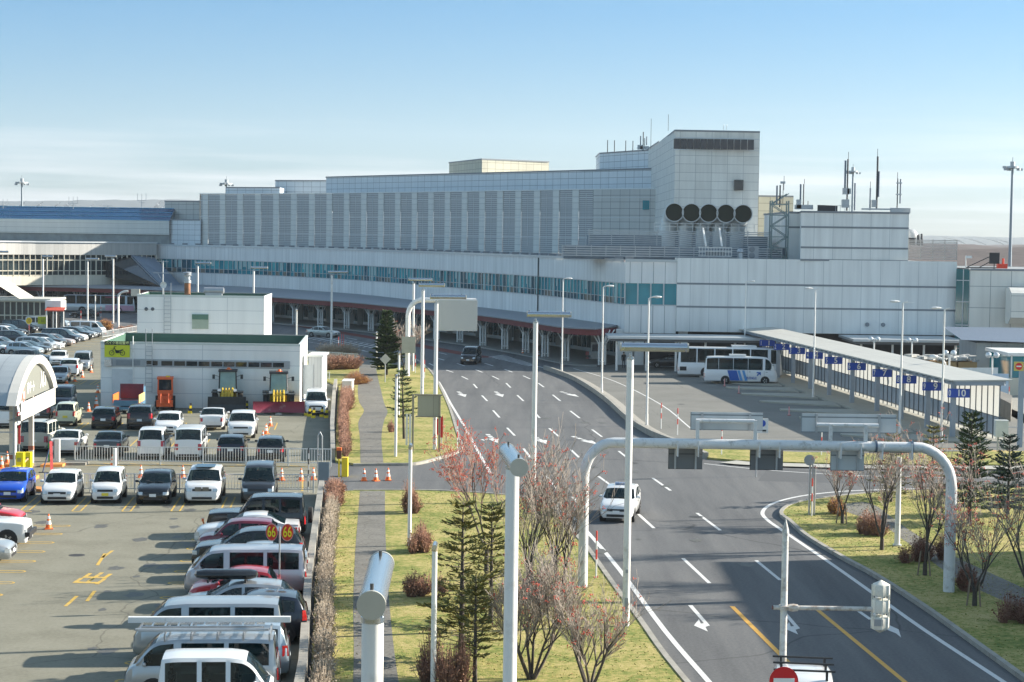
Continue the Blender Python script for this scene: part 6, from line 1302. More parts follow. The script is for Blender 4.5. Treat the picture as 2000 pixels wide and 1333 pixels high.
side_lamp('tube lamp rising behind the chimney of the white box building', (386, 0), 382, 412, 514, Y=250)
side_lamp('tube lamp standing left of the curved white sign post', (221, 632), 205, 227, 501)
side_lamp('tube lamp in front of the coach at far left', (171, 629), 167, 193, 506)
side_lamp('tube lamp behind the glass gatehouse roof at far left', (84, 0), 82, 104, 501, Y=290)
side_lamp('tube lamp head cut off at the left frame edge', (-6, 0), -10, 17, 492, Y=280)
def path_lamp(label, px, ybase, ytop, Y=None, end=False):
    g = G(px, ybase) if Y is None else Vector((P(px, ytop+100, Y).x, Y, 0)); z = P(px, ytop, g.y).z; t = thing('path_lamp', label, 'path lamp', (g.x, g.y, 0), group='small white path lamps')
    m = MB(); m.cyl((g.x, g.y, 0), (g.x, g.y, z-.12), .088, .08, 14); m.build('pole', poleW, t, smooth=40); m = MB(); m.cyl((g.x, g.y-.28, z+.02), (g.x, g.y+.45, z+.02), .075, n=16); m.build('lamp_housing', chrome2, t, smooth=40)
    m = MB(); m.cyl((g.x, g.y, z-.14), (g.x, g.y, z-.02), .09, n=12); m.build('collar', M('brass_collar', (.45, .38, .26), .4, .6), t, smooth=40); return t
path_lamp('path lamp nearest the camera with a silver cap and brass collar', 848, 0, 1068, Y=56.6)
path_lamp('path lamp beside the red hedge right of the three cones', 799.5, 1072, 872); path_lamp('path lamp left of the tall white marker post on the lawn', 772.5, 896, 735); path_lamp('path lamp behind the dark young spruce', 778.5, 0, 690, Y=144); path_lamp('path lamp in front of the big spruce', 735, 724, 650)
path_lamp('T headed path lamp in front of the coach', 186, 640, 577); path_lamp('path lamp right of the white box building', 578.5, 0, 606, Y=200)
def cobra(label, base, top, ybase, ytop, arm=1.0, Y=None):
    g = G(base, ybase) if Y is None else Vector((PX(base, Y), Y, 0)); z = P(top, ytop, g.y).z; t = thing('street_lamp', label, 'street lamp', (g.x, g.y, 0), group='slim street lamps around the bus yard')
    m = MB(); m.cyl((g.x, g.y, 0), (g.x, g.y, .9), .11, .10, 12); m.cyl((g.x, g.y, .9), (g.x, g.y, z), .085, .055, 12); m.tube([(g.x, g.y, z-.05), (g.x+.08, g.y, z+.05), (g.x+.35, g.y, z+.1)], .05, 8); m.build('pole', poleW, t, smooth=40)
    m = MB(); s = [(.2, .05, .02), (.35, .12, .06), (.6, .16, .09), (.85, .12, .07), (.95, .03, .02)]; prev = None
    for x, w_, h in s:
        ring = [Vector((g.x+x*arm, g.y+math.cos(k*.785)*w_, z+.1+math.sin(k*.785)*h)) for k in range(8)]
        if prev:
            for k in range(8): m.face([prev[k], prev[(k+1) % 8], ring[(k+1) % 8], ring[k]])
        prev = ring
    m.build('lamp_head', poleW, t, smooth=60); m = MB(); m.face([(g.x+x, g.y+y, z+.04) for x, y in ((.35, -.1), (.8, -.1), (.8, .1), (.35, .1))]); m.build('lens', lensM, t); m = MB(); m.cyl((g.x, g.y, 0), (g.x, g.y, .12), .16, n=12); m.build('foot', trim, t); return t
cobra('slim street lamp in front of the terminal canopy end', 1097, 1103, 729, 546); cobra('slim street lamp left in the bus yard before the corner windows', 1175, 1183, 769, 561); cobra('slim street lamp standing in the yard right of the brass tube lamp', 1263, 1272, 833, 583)
cobra('slim street lamp behind the far end of the bus shelter', 1456, 1458, 0, 551, Y=201); cobra('slim street lamp between bays three and four of the shelter', 1588, 1592, 779, 566, arm=-1); cobra('slim street lamp in front of shelter bay eight', 1757, 1763, 852, 592, arm=-1); cobra('slim street lamp in front of shelter bay ten', 1838, 1843, 866, 605, arm=-1)
g = G(1846, 820); t = thing('curved_lamp', 'short lamp with a goose neck between shelter bays nine and ten', 'street lamp', (g.x, g.y, 0)); zt = P(1846, 700, g.y).z
m = MB(); m.tube([(g.x, g.y, 0), (g.x, g.y, zt-.9), (g.x-.1, g.y, zt-.4), (g.x-.4, g.y, zt), (g.x-.8, g.y, zt+.12)], [.07, .06, .055, .05, .05], 10); m.build('pole', poleW, t, smooth=50); m = MB(); m.lathe((g.x-1.0, g.y, zt+.1), [(0, -.35), (.13, -.25), (.17, 0), (.13, .25), (0, .35)], 12, axis='X'); m.build('lamp_head', poleW, t, smooth=60)
for px, yb_, yt_, lb in ((1709, 0, 663, 'double globe lamp beyond the middle of the shelter roof'), (1783, 0, 665, 'double globe lamp second from the left behind the shelter'), (1857, 0, 690, 'double globe lamp above the wooden cabins'), (1941, 0, 694, 'double globe lamp nearest the right edge beyond the shelter end')):
    Y = 183 if px < 1800 else 160; x = PX(px, Y); z = P(px, yt_, Y).z; t = thing('globe_lamp', lb, 'globe lamp', (x, Y, 0), group='double globe lamps')
    m = MB(); m.cyl((x, Y, 0), (x, Y, z-.1), .08, n=8); m.bar((x-.3, Y, z-.15), (x+.3, Y, z-.15), .07); m.build('pole', poleW, t, smooth=40)
    for dx in (-.33, .33): m = MB(); m.lathe((x+dx, Y, z), [(0, -.26), (.2, -.18), (.27, 0), (.2, .18), (0, .26)], 14); m.build('globe', M('globe_glass', (.6, .64, .66), .12, .2, var=0), t, smooth=60)
def highmast(label, px, ytop, Y, k=1.0):
    x = PX(px, Y); z = P(px, ytop, Y).z; t = thing('floodlight_mast', label, 'floodlight mast', (x, Y, 0), group='tall floodlight masts'); s = Y/400*k
    m = MB(); m.cyl((x, Y, 0), (x, Y, z), .42*s, .25*s, 12); m.cyl((x, Y, z), (x, Y, z+2.2*s), .07*s, n=6); m.build('mast', M('mast_steel', (.25, .29, .33), .5, .4), t, smooth=40); m = MB(); m.cyl((x, Y, z-.15*s), (x, Y, z+.3*s), 1.2*s, n=14); m.cyl((x, Y, z+.3*s), (x, Y, z+1.3*s), .5*s, n=10); m.build('platform', galv, t)
    for k_ in range(7): a = k_*.9; MB().box((x+math.cos(a)*1.7*s, Y+math.sin(a)*1.2*s, z+(.1 if k_ % 2 else -.35)*s), (.75*s, .5*s, .5*s), rz=a).build('floodlight', M('floodlight_grey', (.35, .38, .41), .4, .4), t)
highmast('tall floodlight mast at the right frame edge', 1970, 328, 400); highmast('floodlight mast partly behind the rooftop antennas', 1660, 336, 420, .75); highmast('floodlight mast at the far left above the glass roof', 43, 358, 520, .75); highmast('floodlight mast peeping over the louvred hall', 441, 360, 500, .75)
# ================================================================ GANTRIES AND SIGNS
YG = 73.75; pipeW = M('gantry_paint', (.66, .67, .67), .3, var=.05, dirt=.45, dirtc=(.34, .33, .31), ds=3); backM = M('sign_back', (.34, .38, .41), .5, .3, var=.06, vs=1); slatB = panel('sign_back_slats', (.145, .155, .165), 40, .6, joint=(.07, .075, .08), mortar=.03, var=.05); slatL = panel('sign_back_light', (.52, .56, .58), 40, .6, joint=(.2, .23, .25), mortar=.03, var=.05)
xl = P(1138, 1140, YG).x; xr = P(1853, 1150, YG).x; zt = P(1500, 869, YG).z; r = .26
t = thing('sign_gantry', 'big white tubular gantry spanning the road with sign backs hanging from it', 'gantry', ((xl+xr)/2, YG, 0)); pts = [(xl, YG, 0), (xl, YG, zt-1.3)]
for k in range(1, 8): a = R(90*k/8); pts.append((xl+1.15*(1-math.cos(a)), YG, zt-1.3+1.3*math.sin(a)))
pts += [(xl+1.15, YG, zt)]+[(xr-1.5, YG, zt-.02)]
for k in range(1, 8): a = R(90*k/8); pts.append((xr-1.5+1.5*math.sin(a), YG, zt-1.5+1.5*math.cos(a)))
pts += [(xr, YG, zt-1.6), (xr, YG, 0)]; m = MB(); m.tube(pts, [.19, .19]+[.20]*(len(pts)-4)+[.22, .22], 20); m.build('frame_tube', pipeW, t, smooth=50)
for px0, px1, y0, y1, mt, ybr in ((1307, 1373, 872, 919, slatB, 1), (1467, 1531, 875, 921, slatB, 1), (1625, 1690, 876, 922, slatL, 1), (1700, 1796, 874, 887, slatL, 0)):
    a = P(px0, y0, YG-.0); b = P(px1, y1, YG); m = MB(); m.box(((a.x+b.x)/2, YG+.32, (a.z+b.z)/2), (b.x-a.x, .06, a.z-b.z)); m.build('sign_back', mt, t)
    m = MB()
    for f in (.2, .8): x = a.x+(b.x-a.x)*f; m.bar((x, YG+.25, b.z+.02), (x, YG+.25, zt+.1), .07)
    m.build('hanger', galv, t); m = MB()
    for f in (.2, .8): x = a.x+(b.x-a.x)*f; m.box((x+.05, YG-.02, zt-.18), (.05, .5, .62))
    m.build('clamp', pipeW, t)
for px in (1717, 1788): m = MB(); x = PX(px, YG); m.lathe((x, YG, zt-.01), [(.205, -.04), (.235, -.04), (.235, .04), (.205, .04)], 20, axis='X'); m.build('band', M('band_blue', (.12, .16, .22), .4, .5), t)
for px0, px1, y0, y1, pxa, pxb, ybar in ((1350, 1491, 806, 843, 1367, 1480, 823), (1567, 1752, 809, 848, 1628, 1697, 828)):
    a = P(px0, y0, YG+.2); b = P(px1, y1, YG+.2); MB().box(((a.x+b.x)/2, YG+.45, (a.z+b.z)/2), (b.x-a.x, .06, a.z-b.z)).build('upper_sign_back', slatL, t)
    za = P(1400, ybar, YG).z; m = MB(); xa, xb = PX(pxa, YG), PX(pxb, YG); 
    for x in (xa, xb): m.bar((x, YG, zt+.1), (x, YG, za+.05), .13)
    m.cyl((PX(px0+14 if px0 < 1500 else px0+34, YG), YG+.08, za), (PX(px1-12 if px0 < 1500 else px1-30, YG), YG+.08, za), .085, n=12); m.build('sign_bracket', pipeW, t, smooth=40)
    m = MB()
    for f in (.16, .82): x = a.x+(b.x-a.x)*f; m.bar((x, YG+.38, b.z), (x, YG+.38, a.z), .08)
    m.build('sign_rib', galv, t)
# blue guide sign behind upper left board
q = P(1494, 832, 76); g = Vector((q.x, 125, 0)); t = thing('guide_sign', 'white guide sign with a blue disc partly hidden behind the gantry sign', 'sign', (PX(1490, 110), 110, 0)); xg = PX(1491, 110); zq = P(1491, 832, 110).z; MB().box((xg, 110, zq), (.85, .05, .85)).build('board', white, t); m = MB(); m.lathe((xg+.08, 109.96, zq+.14), [(0, 0), (.2, 0)], 20, axis='Y'); m.build('disc', M('sign_blue'), t); m = MB(); m.cyl((xg-.2, 110.1, 0), (xg-.2, 110.1, zq), .04, n=8); m.build('post', galv, t); m = MB(); m.box((xg+.2, 109.96, zq-.28), (.22, .01, .1)); m.build('mark', black, t)
# signal pole in the foreground
Yp = 56.5; xp = P(1533, 1100, Yp).x; ztp = P(1534, 1013, Yp).z; t = thing('signal_pole', 'peeling white traffic signal pole with a side arm at the bottom right', 'signal pole', (xp, Yp, 0)); peel = M('peeling_paint', (.66, .66, .64), .5, var=.05, dirt=.75, dirtc=(.25, .21, .17), ds=2.6)
m = MB(); m.cyl((xp, Yp, 0), (xp, Yp, ztp-.5), .115, .095, 12); m.build('pole', peel, t, smooth=40); m = MB(); m.cyl((xp, Yp, ztp-.5), (xp, Yp, ztp-.42), .105, n=12); m.lathe((xp, Yp, ztp-.44), [(.105, 0), (.10, .08), (.0, .46)], 10); m.build('pointed_cap', peel, t)
za = P(1600, 1188, Yp).z; xe = P(1738, 1188, Yp).x; m = MB(); m.cyl((xp-.32, Yp, za), (xe, Yp, za-.01), .068, n=10); m.box((xp-.0, Yp, za), (.26, .3, .12)); m.lathe((xp+.28, Yp, za), [(0, -.16), (.1, -.14), (.12, 0), (.1, .14), (0, .16)], 8, axis='X'); m.build('arm', M('rusty_arm', (.60, .57, .52), .6, var=.1, dirt=.8, dirtc=(.28, .17, .09), ds=5), t, smooth=40); m = MB(); m.cyl((xp-.36, Yp, za), (xp-.30, Yp, za), .06, n=8); m.build('arm_cap', M('brown_cap', (.14, .04, .04), .5), t)
sgx = P(1720, 1185, Yp).x; t2 = thing('traffic_signal', 'cream octagonal signal housing in three stacked segments seen from behind', 'traffic signal', (sgx, Yp, za)); sigM = M('signal_housing', (.66, .65, .58), .5, var=.05, dirt=.5, dirtc=(.4, .38, .34), ds=4)
for (y0, y1, tp_) in ((1133, 1167, 1), (1169, 1200, 0), (1202, 1237, -1)):
    z1 = P(1720, y0, Yp).z; z0 = P(1720, y1, Yp).z; m = MB(); pr = [(0, 0), (.25, .05 if tp_ >= 0 else .13), (.275, .1 if tp_ >= 0 else .2), (.275, (z1-z0)-(.2 if tp_ > 0 else .08)), (.25, (z1-z0)-(.13 if tp_ > 0 else .03)), (0, z1-z0)]; m.lathe((sgx, Yp+.02, z0), pr, 8); m.build('segment', sigM, t2, smooth=25)
for k in range(8): a = k*math.pi/4; x, y = sgx+math.cos(a)*.27, Yp+.02+math.sin(a)*.27; MB().bar((x, y, P(1720, 1228, Yp).z), (x, y, P(1720, 1142, Yp).z), .028).build('rib', sigM, t2)
MB().box((sgx-.1, Yp-.245, P(1712, 1220, Yp).z+.1), (.26, .03, .2)).build('plate', M('dull_plate', (.34, .34, .34), .5), t2)
# no entry sign at bottom edge
Yn = 46.5; xn = P(1531, 1331, Yn).x; zn = P(1531, 1331, Yn).z; t = thing('no_entry_sign', 'red round no entry sign on the signal pole at the bottom edge', 'sign', (xn, Yn, 0)); m = MB(); m.lathe((xn, Yn, zn), [(0, 0), (.33, 0)], 32, axis='Y'); m.lathe((xn, Yn+.02, zn), [(0, 0), (.36, 0), (.36, -.015), (.33, -.015)], 32, axis='Y'); m.build('disc', M('sign_red', (.62, .015, .02), .4, var=.04), t); MB().box((xn, Yn-.03, zn+.01), (.52, .02, .14)).build('bar', M('sign_white'), t); m = MB(); m.cyl((xn, Yn+.07, 0), (xn, Yn+.07, zn), .045, n=10); m.build('post', galv, t)
t = thing('no_entry_sign', 'red no entry sign on a yellow board at the right frame edge', 'sign', G(1996, 850)); Y = 128; x = PX(1993, Y); z = P(1993, 716, Y).z; MB().box((x, Y, z), (.65, .05, .62)).build('board', M('board_ochre', (.62, .48, .12), .5), t); m = MB(); m.lathe((x, Y-.04, z), [(0, 0), (.24, 0)], 24, axis='Y'); m.build('disc', M('sign_red'), t); MB().box((x, Y-.05, z), (.34, .01, .09)).build('bar', M('sign_white'), t); m = MB(); m.box((x+.25, Y+.15, z/2), (.3, .3, z*1.0)); m.build('post', M('blue_grey_post', (.28, .34, .40), .5), t)
# blank billboard on curved pole
Yb = 184.0; xb = PX(797, Yb); zt = P(797, 586, Yb).z; t = thing('billboard_gantry', 'curved white pole holding a large blank grey billboard over the road', 'sign gantry', (xb, Yb, 0)); pts = [(xb, Yb, 0), (xb, Yb, zt-1.6)]
for k in range(1, 7): a = R(90*k/6); pts.append((xb+1.3*(1-math.cos(a)), Yb, zt-1.6+1.6*math.sin(a)))
pts.append((PX(930, Yb), Yb, zt)); m = MB(); m.tube(pts, .24, 14); m.build('pole', poleW, t, smooth=50); a = P(855, 586, Yb); b = P(932, 647, Yb); MB().box(((a.x+b.x)/2, Yb-.3, (a.z+b.z)/2), (b.x-a.x, .1, a.z-b.z)).build('blank_board', M('blank_board', (.48, .48, .45), .5, var=.02), t)
q0, q1 = P(786, 658, Yb), P(811, 689, Yb); MB().box(((q0.x+q1.x)/2, Yb-.4, (q0.z+q1.z)/2), (1.3, .08, 1.6)).build('small_sign_back', M('olive_back', (.36, .36, .30), .5), t); m = MB()
for y in (663, 682): m.lathe((xb, Yb, P(797, y, Yb).z), [(.25, -.05), (.28, -.05), (.28, .05), (.25, .05)], 14)
m.build('band', black, t)
# curved white sign post left
g = G(231, 640); Yc = g.y; xb = g.x; zt = P(231, 569, Yc).z; t = thing('sign_post', 'small curved white post with a blank box sign left of the box building', 'sign post', (g.x, g.y, 0)); m = MB(); pts = [(xb, Yc, 0), (xb, Yc, zt-.9)]+[(xb+1.2*(1-math.cos(R(15*k))), Yc, zt-.9+.9*math.sin(R(15*k))) for k in range(1, 7)]+[(PX(250, Yc), Yc, zt)]; m.tube(pts, .16, 10); m.build('post', poleW, t, smooth=50); a, b = P(256, 565, Yc), P(273, 579, Yc); MB().box(((a.x+b.x)/2, Yc, (a.z+b.z)/2), (b.x-a.x, .3, a.z-b.z)).build('sign_box', cream, t)
# info board on the lawn
Yi = 119.5; t = thing('information_board', 'brown framed blank information board standing on the lawn', 'information board', (PX(840, Yi), Yi, 0)); a, b = P(812, 771, Yi), P(859, 815, Yi); br_ = M('bronze_frame', (.30, .27, .19), .5, .3)
MB().box(((a.x+b.x)/2+.08, Yi, (a.z+b.z)/2), (b.x-a.x-.1, .08, a.z-b.z)).build('panel', panel('bronze_panel', (.40, .38, .27), 1.0, 5, joint=(.2, .19, .14), mortar=.012), t); m = MB()
for px in (809, 861): x = PX(px, Yi); m.box((x, Yi, a.z/2), (.13, .16, a.z))
m.box(((a.x+b.x)/2+.05, Yi-.01, a.z-.02), (b.x-a.x+.2, .16, .1)); m.box(((a.x+b.x)/2+.05, Yi-.01, b.z+.02), (b.x-a.x+.1, .14, .08)); m.build('frame', br_, t)
g = G(862, 884); t = thing('banner_post', 'narrow red vertical sign leaning on the lawn by the lamp pole', 'sign', (g.x, g.y, 0)); z0, z1 = .2, P(862, 816, g.y).z; MB().box((g.x, g.y, (1.0+z1)/2), (.17, .05, z1-.9)).build('red_plate', M('sign_red'), t); m = MB(); m.cyl((g.x+.0, g.y+.06, 0), (g.x, g.y+.06, z1), .03, n=6); m.build('post', galv, t); MB().box((g.x-.28, g.y+.3, (z1+1)/2), (.1, .04, z1-1.2)).build('second_plate', M('sign_red'), t)
g = G(797, 876); t = thing('marker_board', 'white twin snow marker board with tick marks on the lawn', 'marker', (g.x, g.y, 0)); z1 = P(797, 809, g.y).z; m = MB(); [m.box((g.x+dx, g.y, z1/2+.1), (.13, .05, z1-.2)) for dx in (-.1, .12)]; m.build('white_board', white, t); m = MB(); [m.box((g.x, g.y-.03, .4+i*.3), (.08, .01, .03)) for i in range(6)]; m.build('tick_marks', black, t)
g = G(752, 750); t = thing('diamond_sign', 'grey diamond shaped sign back on a post near the big spruce', 'sign', (g.x, g.y, 0)); z = P(752, 702, g.y).z; MB().box((g.x, g.y, z), (.72, .04, .72), rot=Matrix.Rotation(R(45), 3, 'Y')).build('plate', M('aged_plate', (.42, .42, .38), .5), t); m = MB(); m.cyl((g.x, g.y+.05, 0), (g.x, g.y+.05, z), .04, n=6); m.build('post', galv, t)
g = G(1585, 1012); t = thing('round_sign', 'grey round sign back with twin posts at the tip of the right lawn', 'sign', (g.x, g.y, 0)); z = P(1580, 899, g.y).z; xs = P(1581, 899, g.y).x; m = MB(); m.lathe((xs, g.y-.03, z), [(0, 0), (.27, 0), (.27, .03), (0, .03)], 26, axis='Y'); m.build('disc', backM, t); m = MB()
for dx in (-.12, .02, .14): m.cyl((g.x+dx, g.y+.06*abs(dx)*10, 0), (g.x+dx, g.y+.06, z-(.25 if dx > .1 else 0)), .045, n=8)
m.build('post', galv, t, smooth=40)
# speed-like numbered discs
def disc_sign(label, px, ydisc, Y, txt, rr, cols, two=False):
    x = PX(px, Y); z = P(px, ydisc, Y).z; t = thing('bay_number_sign', label, 'sign', (x, Y, 0)); m = MB(); m.cyl((x, Y+.06, 0), (x, Y+.06, z+.2), .03, n=8); m.build('post', galv, t, smooth=40); m = MB(); m.cyl((x, Y+.06, .5), (x, Y+.06, 1.3), .034, n=8); m.build('red_sleeve', M('faded_red', (.55, .12, .12), .6), t)
    for k in ((-1, 1) if two else (0,)):
        cx = x+k*rr*.98; yaw = R(14)*k; m = MB(); q = Matrix.Rotation(yaw, 3, 'Z')
        def disk(r_, off): m_ = MB(); m_.face([Vector((cx, Y, z))+q@Vector((math.cos(a*.2)*r_*(.80 if two else 1), off, math.sin(a*.2)*r_*1.12)) for a in range(31)]); return m_
        disk(rr, 0).build('disc', M(*cols[0]), t); disk(rr*.90, -.015).build('disc_face', M(*cols[1]), t); f_ = Vector((cx, Y, z))+q@Vector((0, -.03, 0)); text_mesh(txt, rr*1.62, t, M(*cols[2]), f_, (R(90), 0, yaw), sx=.70, sy=1.15, bold=.004, name='number')
    return t
disc_sign('pair of red and yellow discs reading 66 above the parked vans', 549, 1040, 69.0, '66', .29, (('disc_pink', (.75, .35, .32), .5), ('disc_red', (.62, .03, .01), .5), ('digit_yellow', (.85, .72, .02), .5)), True)
disc_sign('yellow disc sign numbered 20 above the far parked cars', 56.5, 627, 252, '20', .42, (('disc_white', (.7, .6, .4), .5), ('disc_yellow', (.80, .58, .02), .5), ('digit_dark', (.3, .15, .01), .5)))
t = thing('notice_sign', 'small yellow notice sign on the gatehouse glass', 'sign', P(84, 626, 260)); q = P(83.5, 626, 260.6); MB().box(q, (1.35, .06, 1.0)).build('board', M('sign_yellow'), t); text_mesh('タイムズ\n空車', .3, t, M('sign_black'), (q.x, q.y-.04, q.z), (R(90), 0, 0), name='lettering') if 0 else text_mesh('アイドリング\n禁止', .24, t, M('sign_black'), (q.x, q.y-.04, q.z), (R(90), 0, 0), name='lettering')
# ================================================================ FENCES
def barrier(label, a, b, h, step=.16, post=2.4, grp='silver bar fences between lot and access lane', name='bar_fence', r=.022):
    a = Vector((a[0], a[1])); b = Vector((b[0], b[1])); L = (b-a).length; d = (b-a)/L; t = thing(name, label, 'fence', (a.x, a.y, 0), group=grp); m = MB()
    for z in (h, .22): m.bar((a.x, a.y, z), (b.x, b.y, z), .05)
    m.build('rail', galv if name != 'bar_fence' else M('fence_silver', (.62, .64, .64), .4, .3, var=.05), t); m = MB(); n = int(L/step)
    for i in range(n+1): p = a+d*(L*i/n); m.cyl((p.x, p.y, .22), (p.x, p.y, h), r*.75, n=5, caps=False)
    m.build('bars', M('fence_silver', (.62, .64, .64), .4, .3, var=.05), t); m = MB(); n = max(1, round(L/post))
    for i in range(n+1): p = a+d*(L*i/n); m.box((p.x, p.y, h/2), (.07, .07, h+.06))
    m.build('posts', M('fence_silver'), t); return t
barrier('silver bar fence in front of the parked cars behind the lane', (G(146, 906)).xy, (G(646, 912)).xy, 1.05)
barrier('silver bar fence behind the front row of cars', G(88, 962).xy, G(612, 964).xy, 1.0)
barrier('thin pale fence along the far end of the shed lot', G(200, 662).xy, G(268, 650).xy, .9, grp=None); barrier('low garden fence behind the shed hedges', (-21.5, 178), (-17.2, 178.5), .8, grp=None)
barrier('see through mesh fence beside the road near the small orange barrier', (PX(588, 205), 205), (PX(700, 200), 200), 1.2, .12, grp=None)
t = thing('roadside_railing', 'grey two bar railing at the right beyond the near shelter end', 'railing', G(1945, 850)); m = MB(); a, b = G(1945, 862), Vector((G(1945, 862).x+9, G(1945, 862).y-.5, 0))
for z in (.45, 1.0): m.bar((a.x, a.y, z), (b.x, b.y, z), .05)
for i in range(6): x = a.x+(b.x-a.x)*i/5; m.bar((x, a.y-.1*i, 0), (x, a.y-.1*i, 1.0), .05)
m.build('rail', galv, t)
# swing gate and board at the wall corner
g = G(603, 945); t = thing('swing_gate', 'folded grey swing gate standing at the lot exit', 'gate', (g.x, g.y, 0)); m = MB()
for dx in (-.14, .14): m.tube([(g.x+dx, g.y+6, 0), (g.x+dx*.9, g.y+6, 2.0), (g.x, g.y+6, 2.25)], .035, 8)
m.bar((g.x-.13, g.y+6, .9), (g.x+.13, g.y+6, .9), .04); m.build('frame', galv, t); g = G(602, 962); t = thing('striped_pole', 'thin black and white striped pole beside the grey board', 'pole', (g.x, g.y, 0))
for i in range(8): m = MB(); m.cyl((g.x, g.y, i*.3), (g.x, g.y, i*.3+.3), .035, n=8); m.build('band', black if i % 2 else galv, t)
g = G(632, 952); t = thing('grey_board', 'grey steel board fixed to the wall corner by the exit', 'board', (g.x, g.y, 0)); z1 = P(632, 903, g.y).z; z0 = P(632, 950, g.y).z; MB().box((g.x, g.y, (z0+z1)/2), (.56, .05, z1-z0)).build('plate', M('board_grey', (.17, .22, .26), .5, .2), t); m = MB(); [m.bar((g.x+dx, g.y+.04, 0), (g.x+dx, g.y+.04, z1), .04) for dx in (-.3, .3)]; m.build('legs', galv, t)
# yellow barrier machine at the exit
def barrier_machine(label, px, py, h):
    g = G(px, py); t = thing('barrier_machine', label, 'barrier machine', (g.x, g.y, 0)); m = MB(); m.box((g.x+.14, g.y+.3, .55), (.34, .5, 1.1)); m.build('cabinet', yellow, t); m = MB(); m.cyl((g.x-.18, g.y, 0), (g.x-.18, g.y, h), .05, n=8); m.build('post', yellow, t); m = MB(); m.box((g.x-.18, g.y, h+.15), (.26, .2, .5)); m.build('signal_box', M('brown_box', (.10, .035, .02), .4), t); m = MB(); m.box((g.x-.18, g.y, h+.45), (.28, .22, .16)); m.build('lamp', orange, t); return t
barrier_machine('yellow exit barrier machine with a brown signal box at the path crossing', 668, 932, 1.15)
g = G(669, 692); t = thing('barrier_machine', 'small orange barrier post with raised arms by the far hedge', 'barrier machine', (g.x, g.y, 0)); MB().box((g.x, g.y, .55), (.4, .4, 1.1)).build('cabinet', orange, t); m = MB(); [m.bar((g.x+dx, g.y, 1.1), (g.x+dx, g.y, 2.3), .05) for dx in (-.12, .12)]; m.build('arm', M('sign_red'), t)
# entrance machines at left
for px, py, w_, h, mt, lb in ((38, 935, .42, 1.45, yellow, 'tall yellow ticket machine under the gate canopy'), (30, 938, .38, .75, yellow, 'low yellow box in front of the tall ticket machine'), (54, 927, .32, 1.25, yellow, 'slim yellow receiver post right of the ticket machine')):
    g = G(px, py); t = thing('ticket_machine', lb, 'ticket machine', (g.x, g.y, 0)); MB().box((g.x, g.y+.2, h/2), (w_, .4, h)).build('cabinet', M('machine_yellow', (.80, .68, .0), .4, var=.03), t); MB().box((g.x-.02, g.y-.02, h*.72), (w_*.55, .03, h*.14)).build('panel', M('machine_panel', (.35, .33, .1), .4), t)
t = thing('barrier_boom', 'red and white barrier arm between the yellow machines', 'barrier arm', (G(40, 925).x, G(40, 925).y, 0)); m = MB(); a, b = P(34, 916, 105), P(55, 896, 105.3); m.bar(a, b, .08); m.build('arm', M('arm_pink', (.75, .52, .40), .5), t)
g = G(111, 902); t = thing('ticket_post', 'white upright ticket display pillar beside the sports coupe', 'pillar', (g.x, g.y, 0)); h = P(111, 858, g.y).z; MB().box((g.x, g.y, h/2), (.34, .3, h)).build('body', white, t); MB().box((g.x-.14, g.y-.16, h/2+.1), (.05, .02, h*.85)).build('dark_edge', bandD, t); MB().box((g.x-.42, g.y, .55), (.14, .2, 1.1)).build('green_post', M('green_plastic', (.02, .35, .08), .5), t)
for k, (a, b, lb) in enumerate((((82, 912), (125, 911), 'orange kerb block under the ticket pillar'), ((12, 911), (62, 912), 'orange tipped kerb island below the gate canopy'), ((40, 936), (72, 936), 'orange kerb island under the yellow machines'), ((125, 908), (170, 908), 'grey rounded kerb end right of the ticket pillar'), ((62, 958), (84, 960), 'orange kerb end left of the white hatchback'))):
    p, q = G(*a), G(*b); t = MB().prism([(p.x, p.y-.4), (q.x, q.y-.4), (q.x, q.y+.5), (p.x, p.y+.5)], 0, .16).build('island_kerb', M('kerb_orange', (.62, .25, .06), .7, var=.15) if k != 3 else concrete); tag(t, lb, 'kerb')
g = G(101, 920); t = thing('sandwich_board', 'leaning red and white striped A frame on the lane', 'barricade', (g.x, g.y, 0)); m = MB(); a = P(103, 918, g.y-1); m.bar((g.x+.25, g.y-1, .02), (g.x-.05, g.y, 1.7), .16, .05); m.build('red_board', M('board_pinkred', (.65, .10, .10), .5, var=.3, vs=8), t); m = MB(); m.bar((g.x-.3, g.y-.9, .02), (g.x-.05, g.y, 1.6), .05); m.bar((g.x-.5, g.y-1, .03), (g.x+.5, g.y-1, .03), .05); m.build('stand', M('stand_blue', (.03, .05, .15), .5), t)
g = G(34, 902); t = thing('flag_sign', 'narrow red vertical sign hanging by the gate post', 'sign', (g.x, g.y, 0)); MB().box((g.x+.1, g.y, 1.6), (.12, .04, 1.1)).build('plate', M('sign_red'), t); MB().cyl((g.x+.1, g.y, 0), (g.x+.1, g.y, 1.1), .03).build('post', galv, t); MB().box((g.x+.1, g.y, .2), (.4, .3, .4)).build('weight', M('weight_grey', (.12, .12, .12), .7), t)
# gate canopy (barrel roof)
Yn, Yf = 104.5, 118; t = thing('gate_canopy', 'white barrel roofed car park gate with a grey arched gable at the left edge', 'canopy', G(30, 930)); a = P(20, 798, 103.5); cxn = P(20, 770, 103.5)
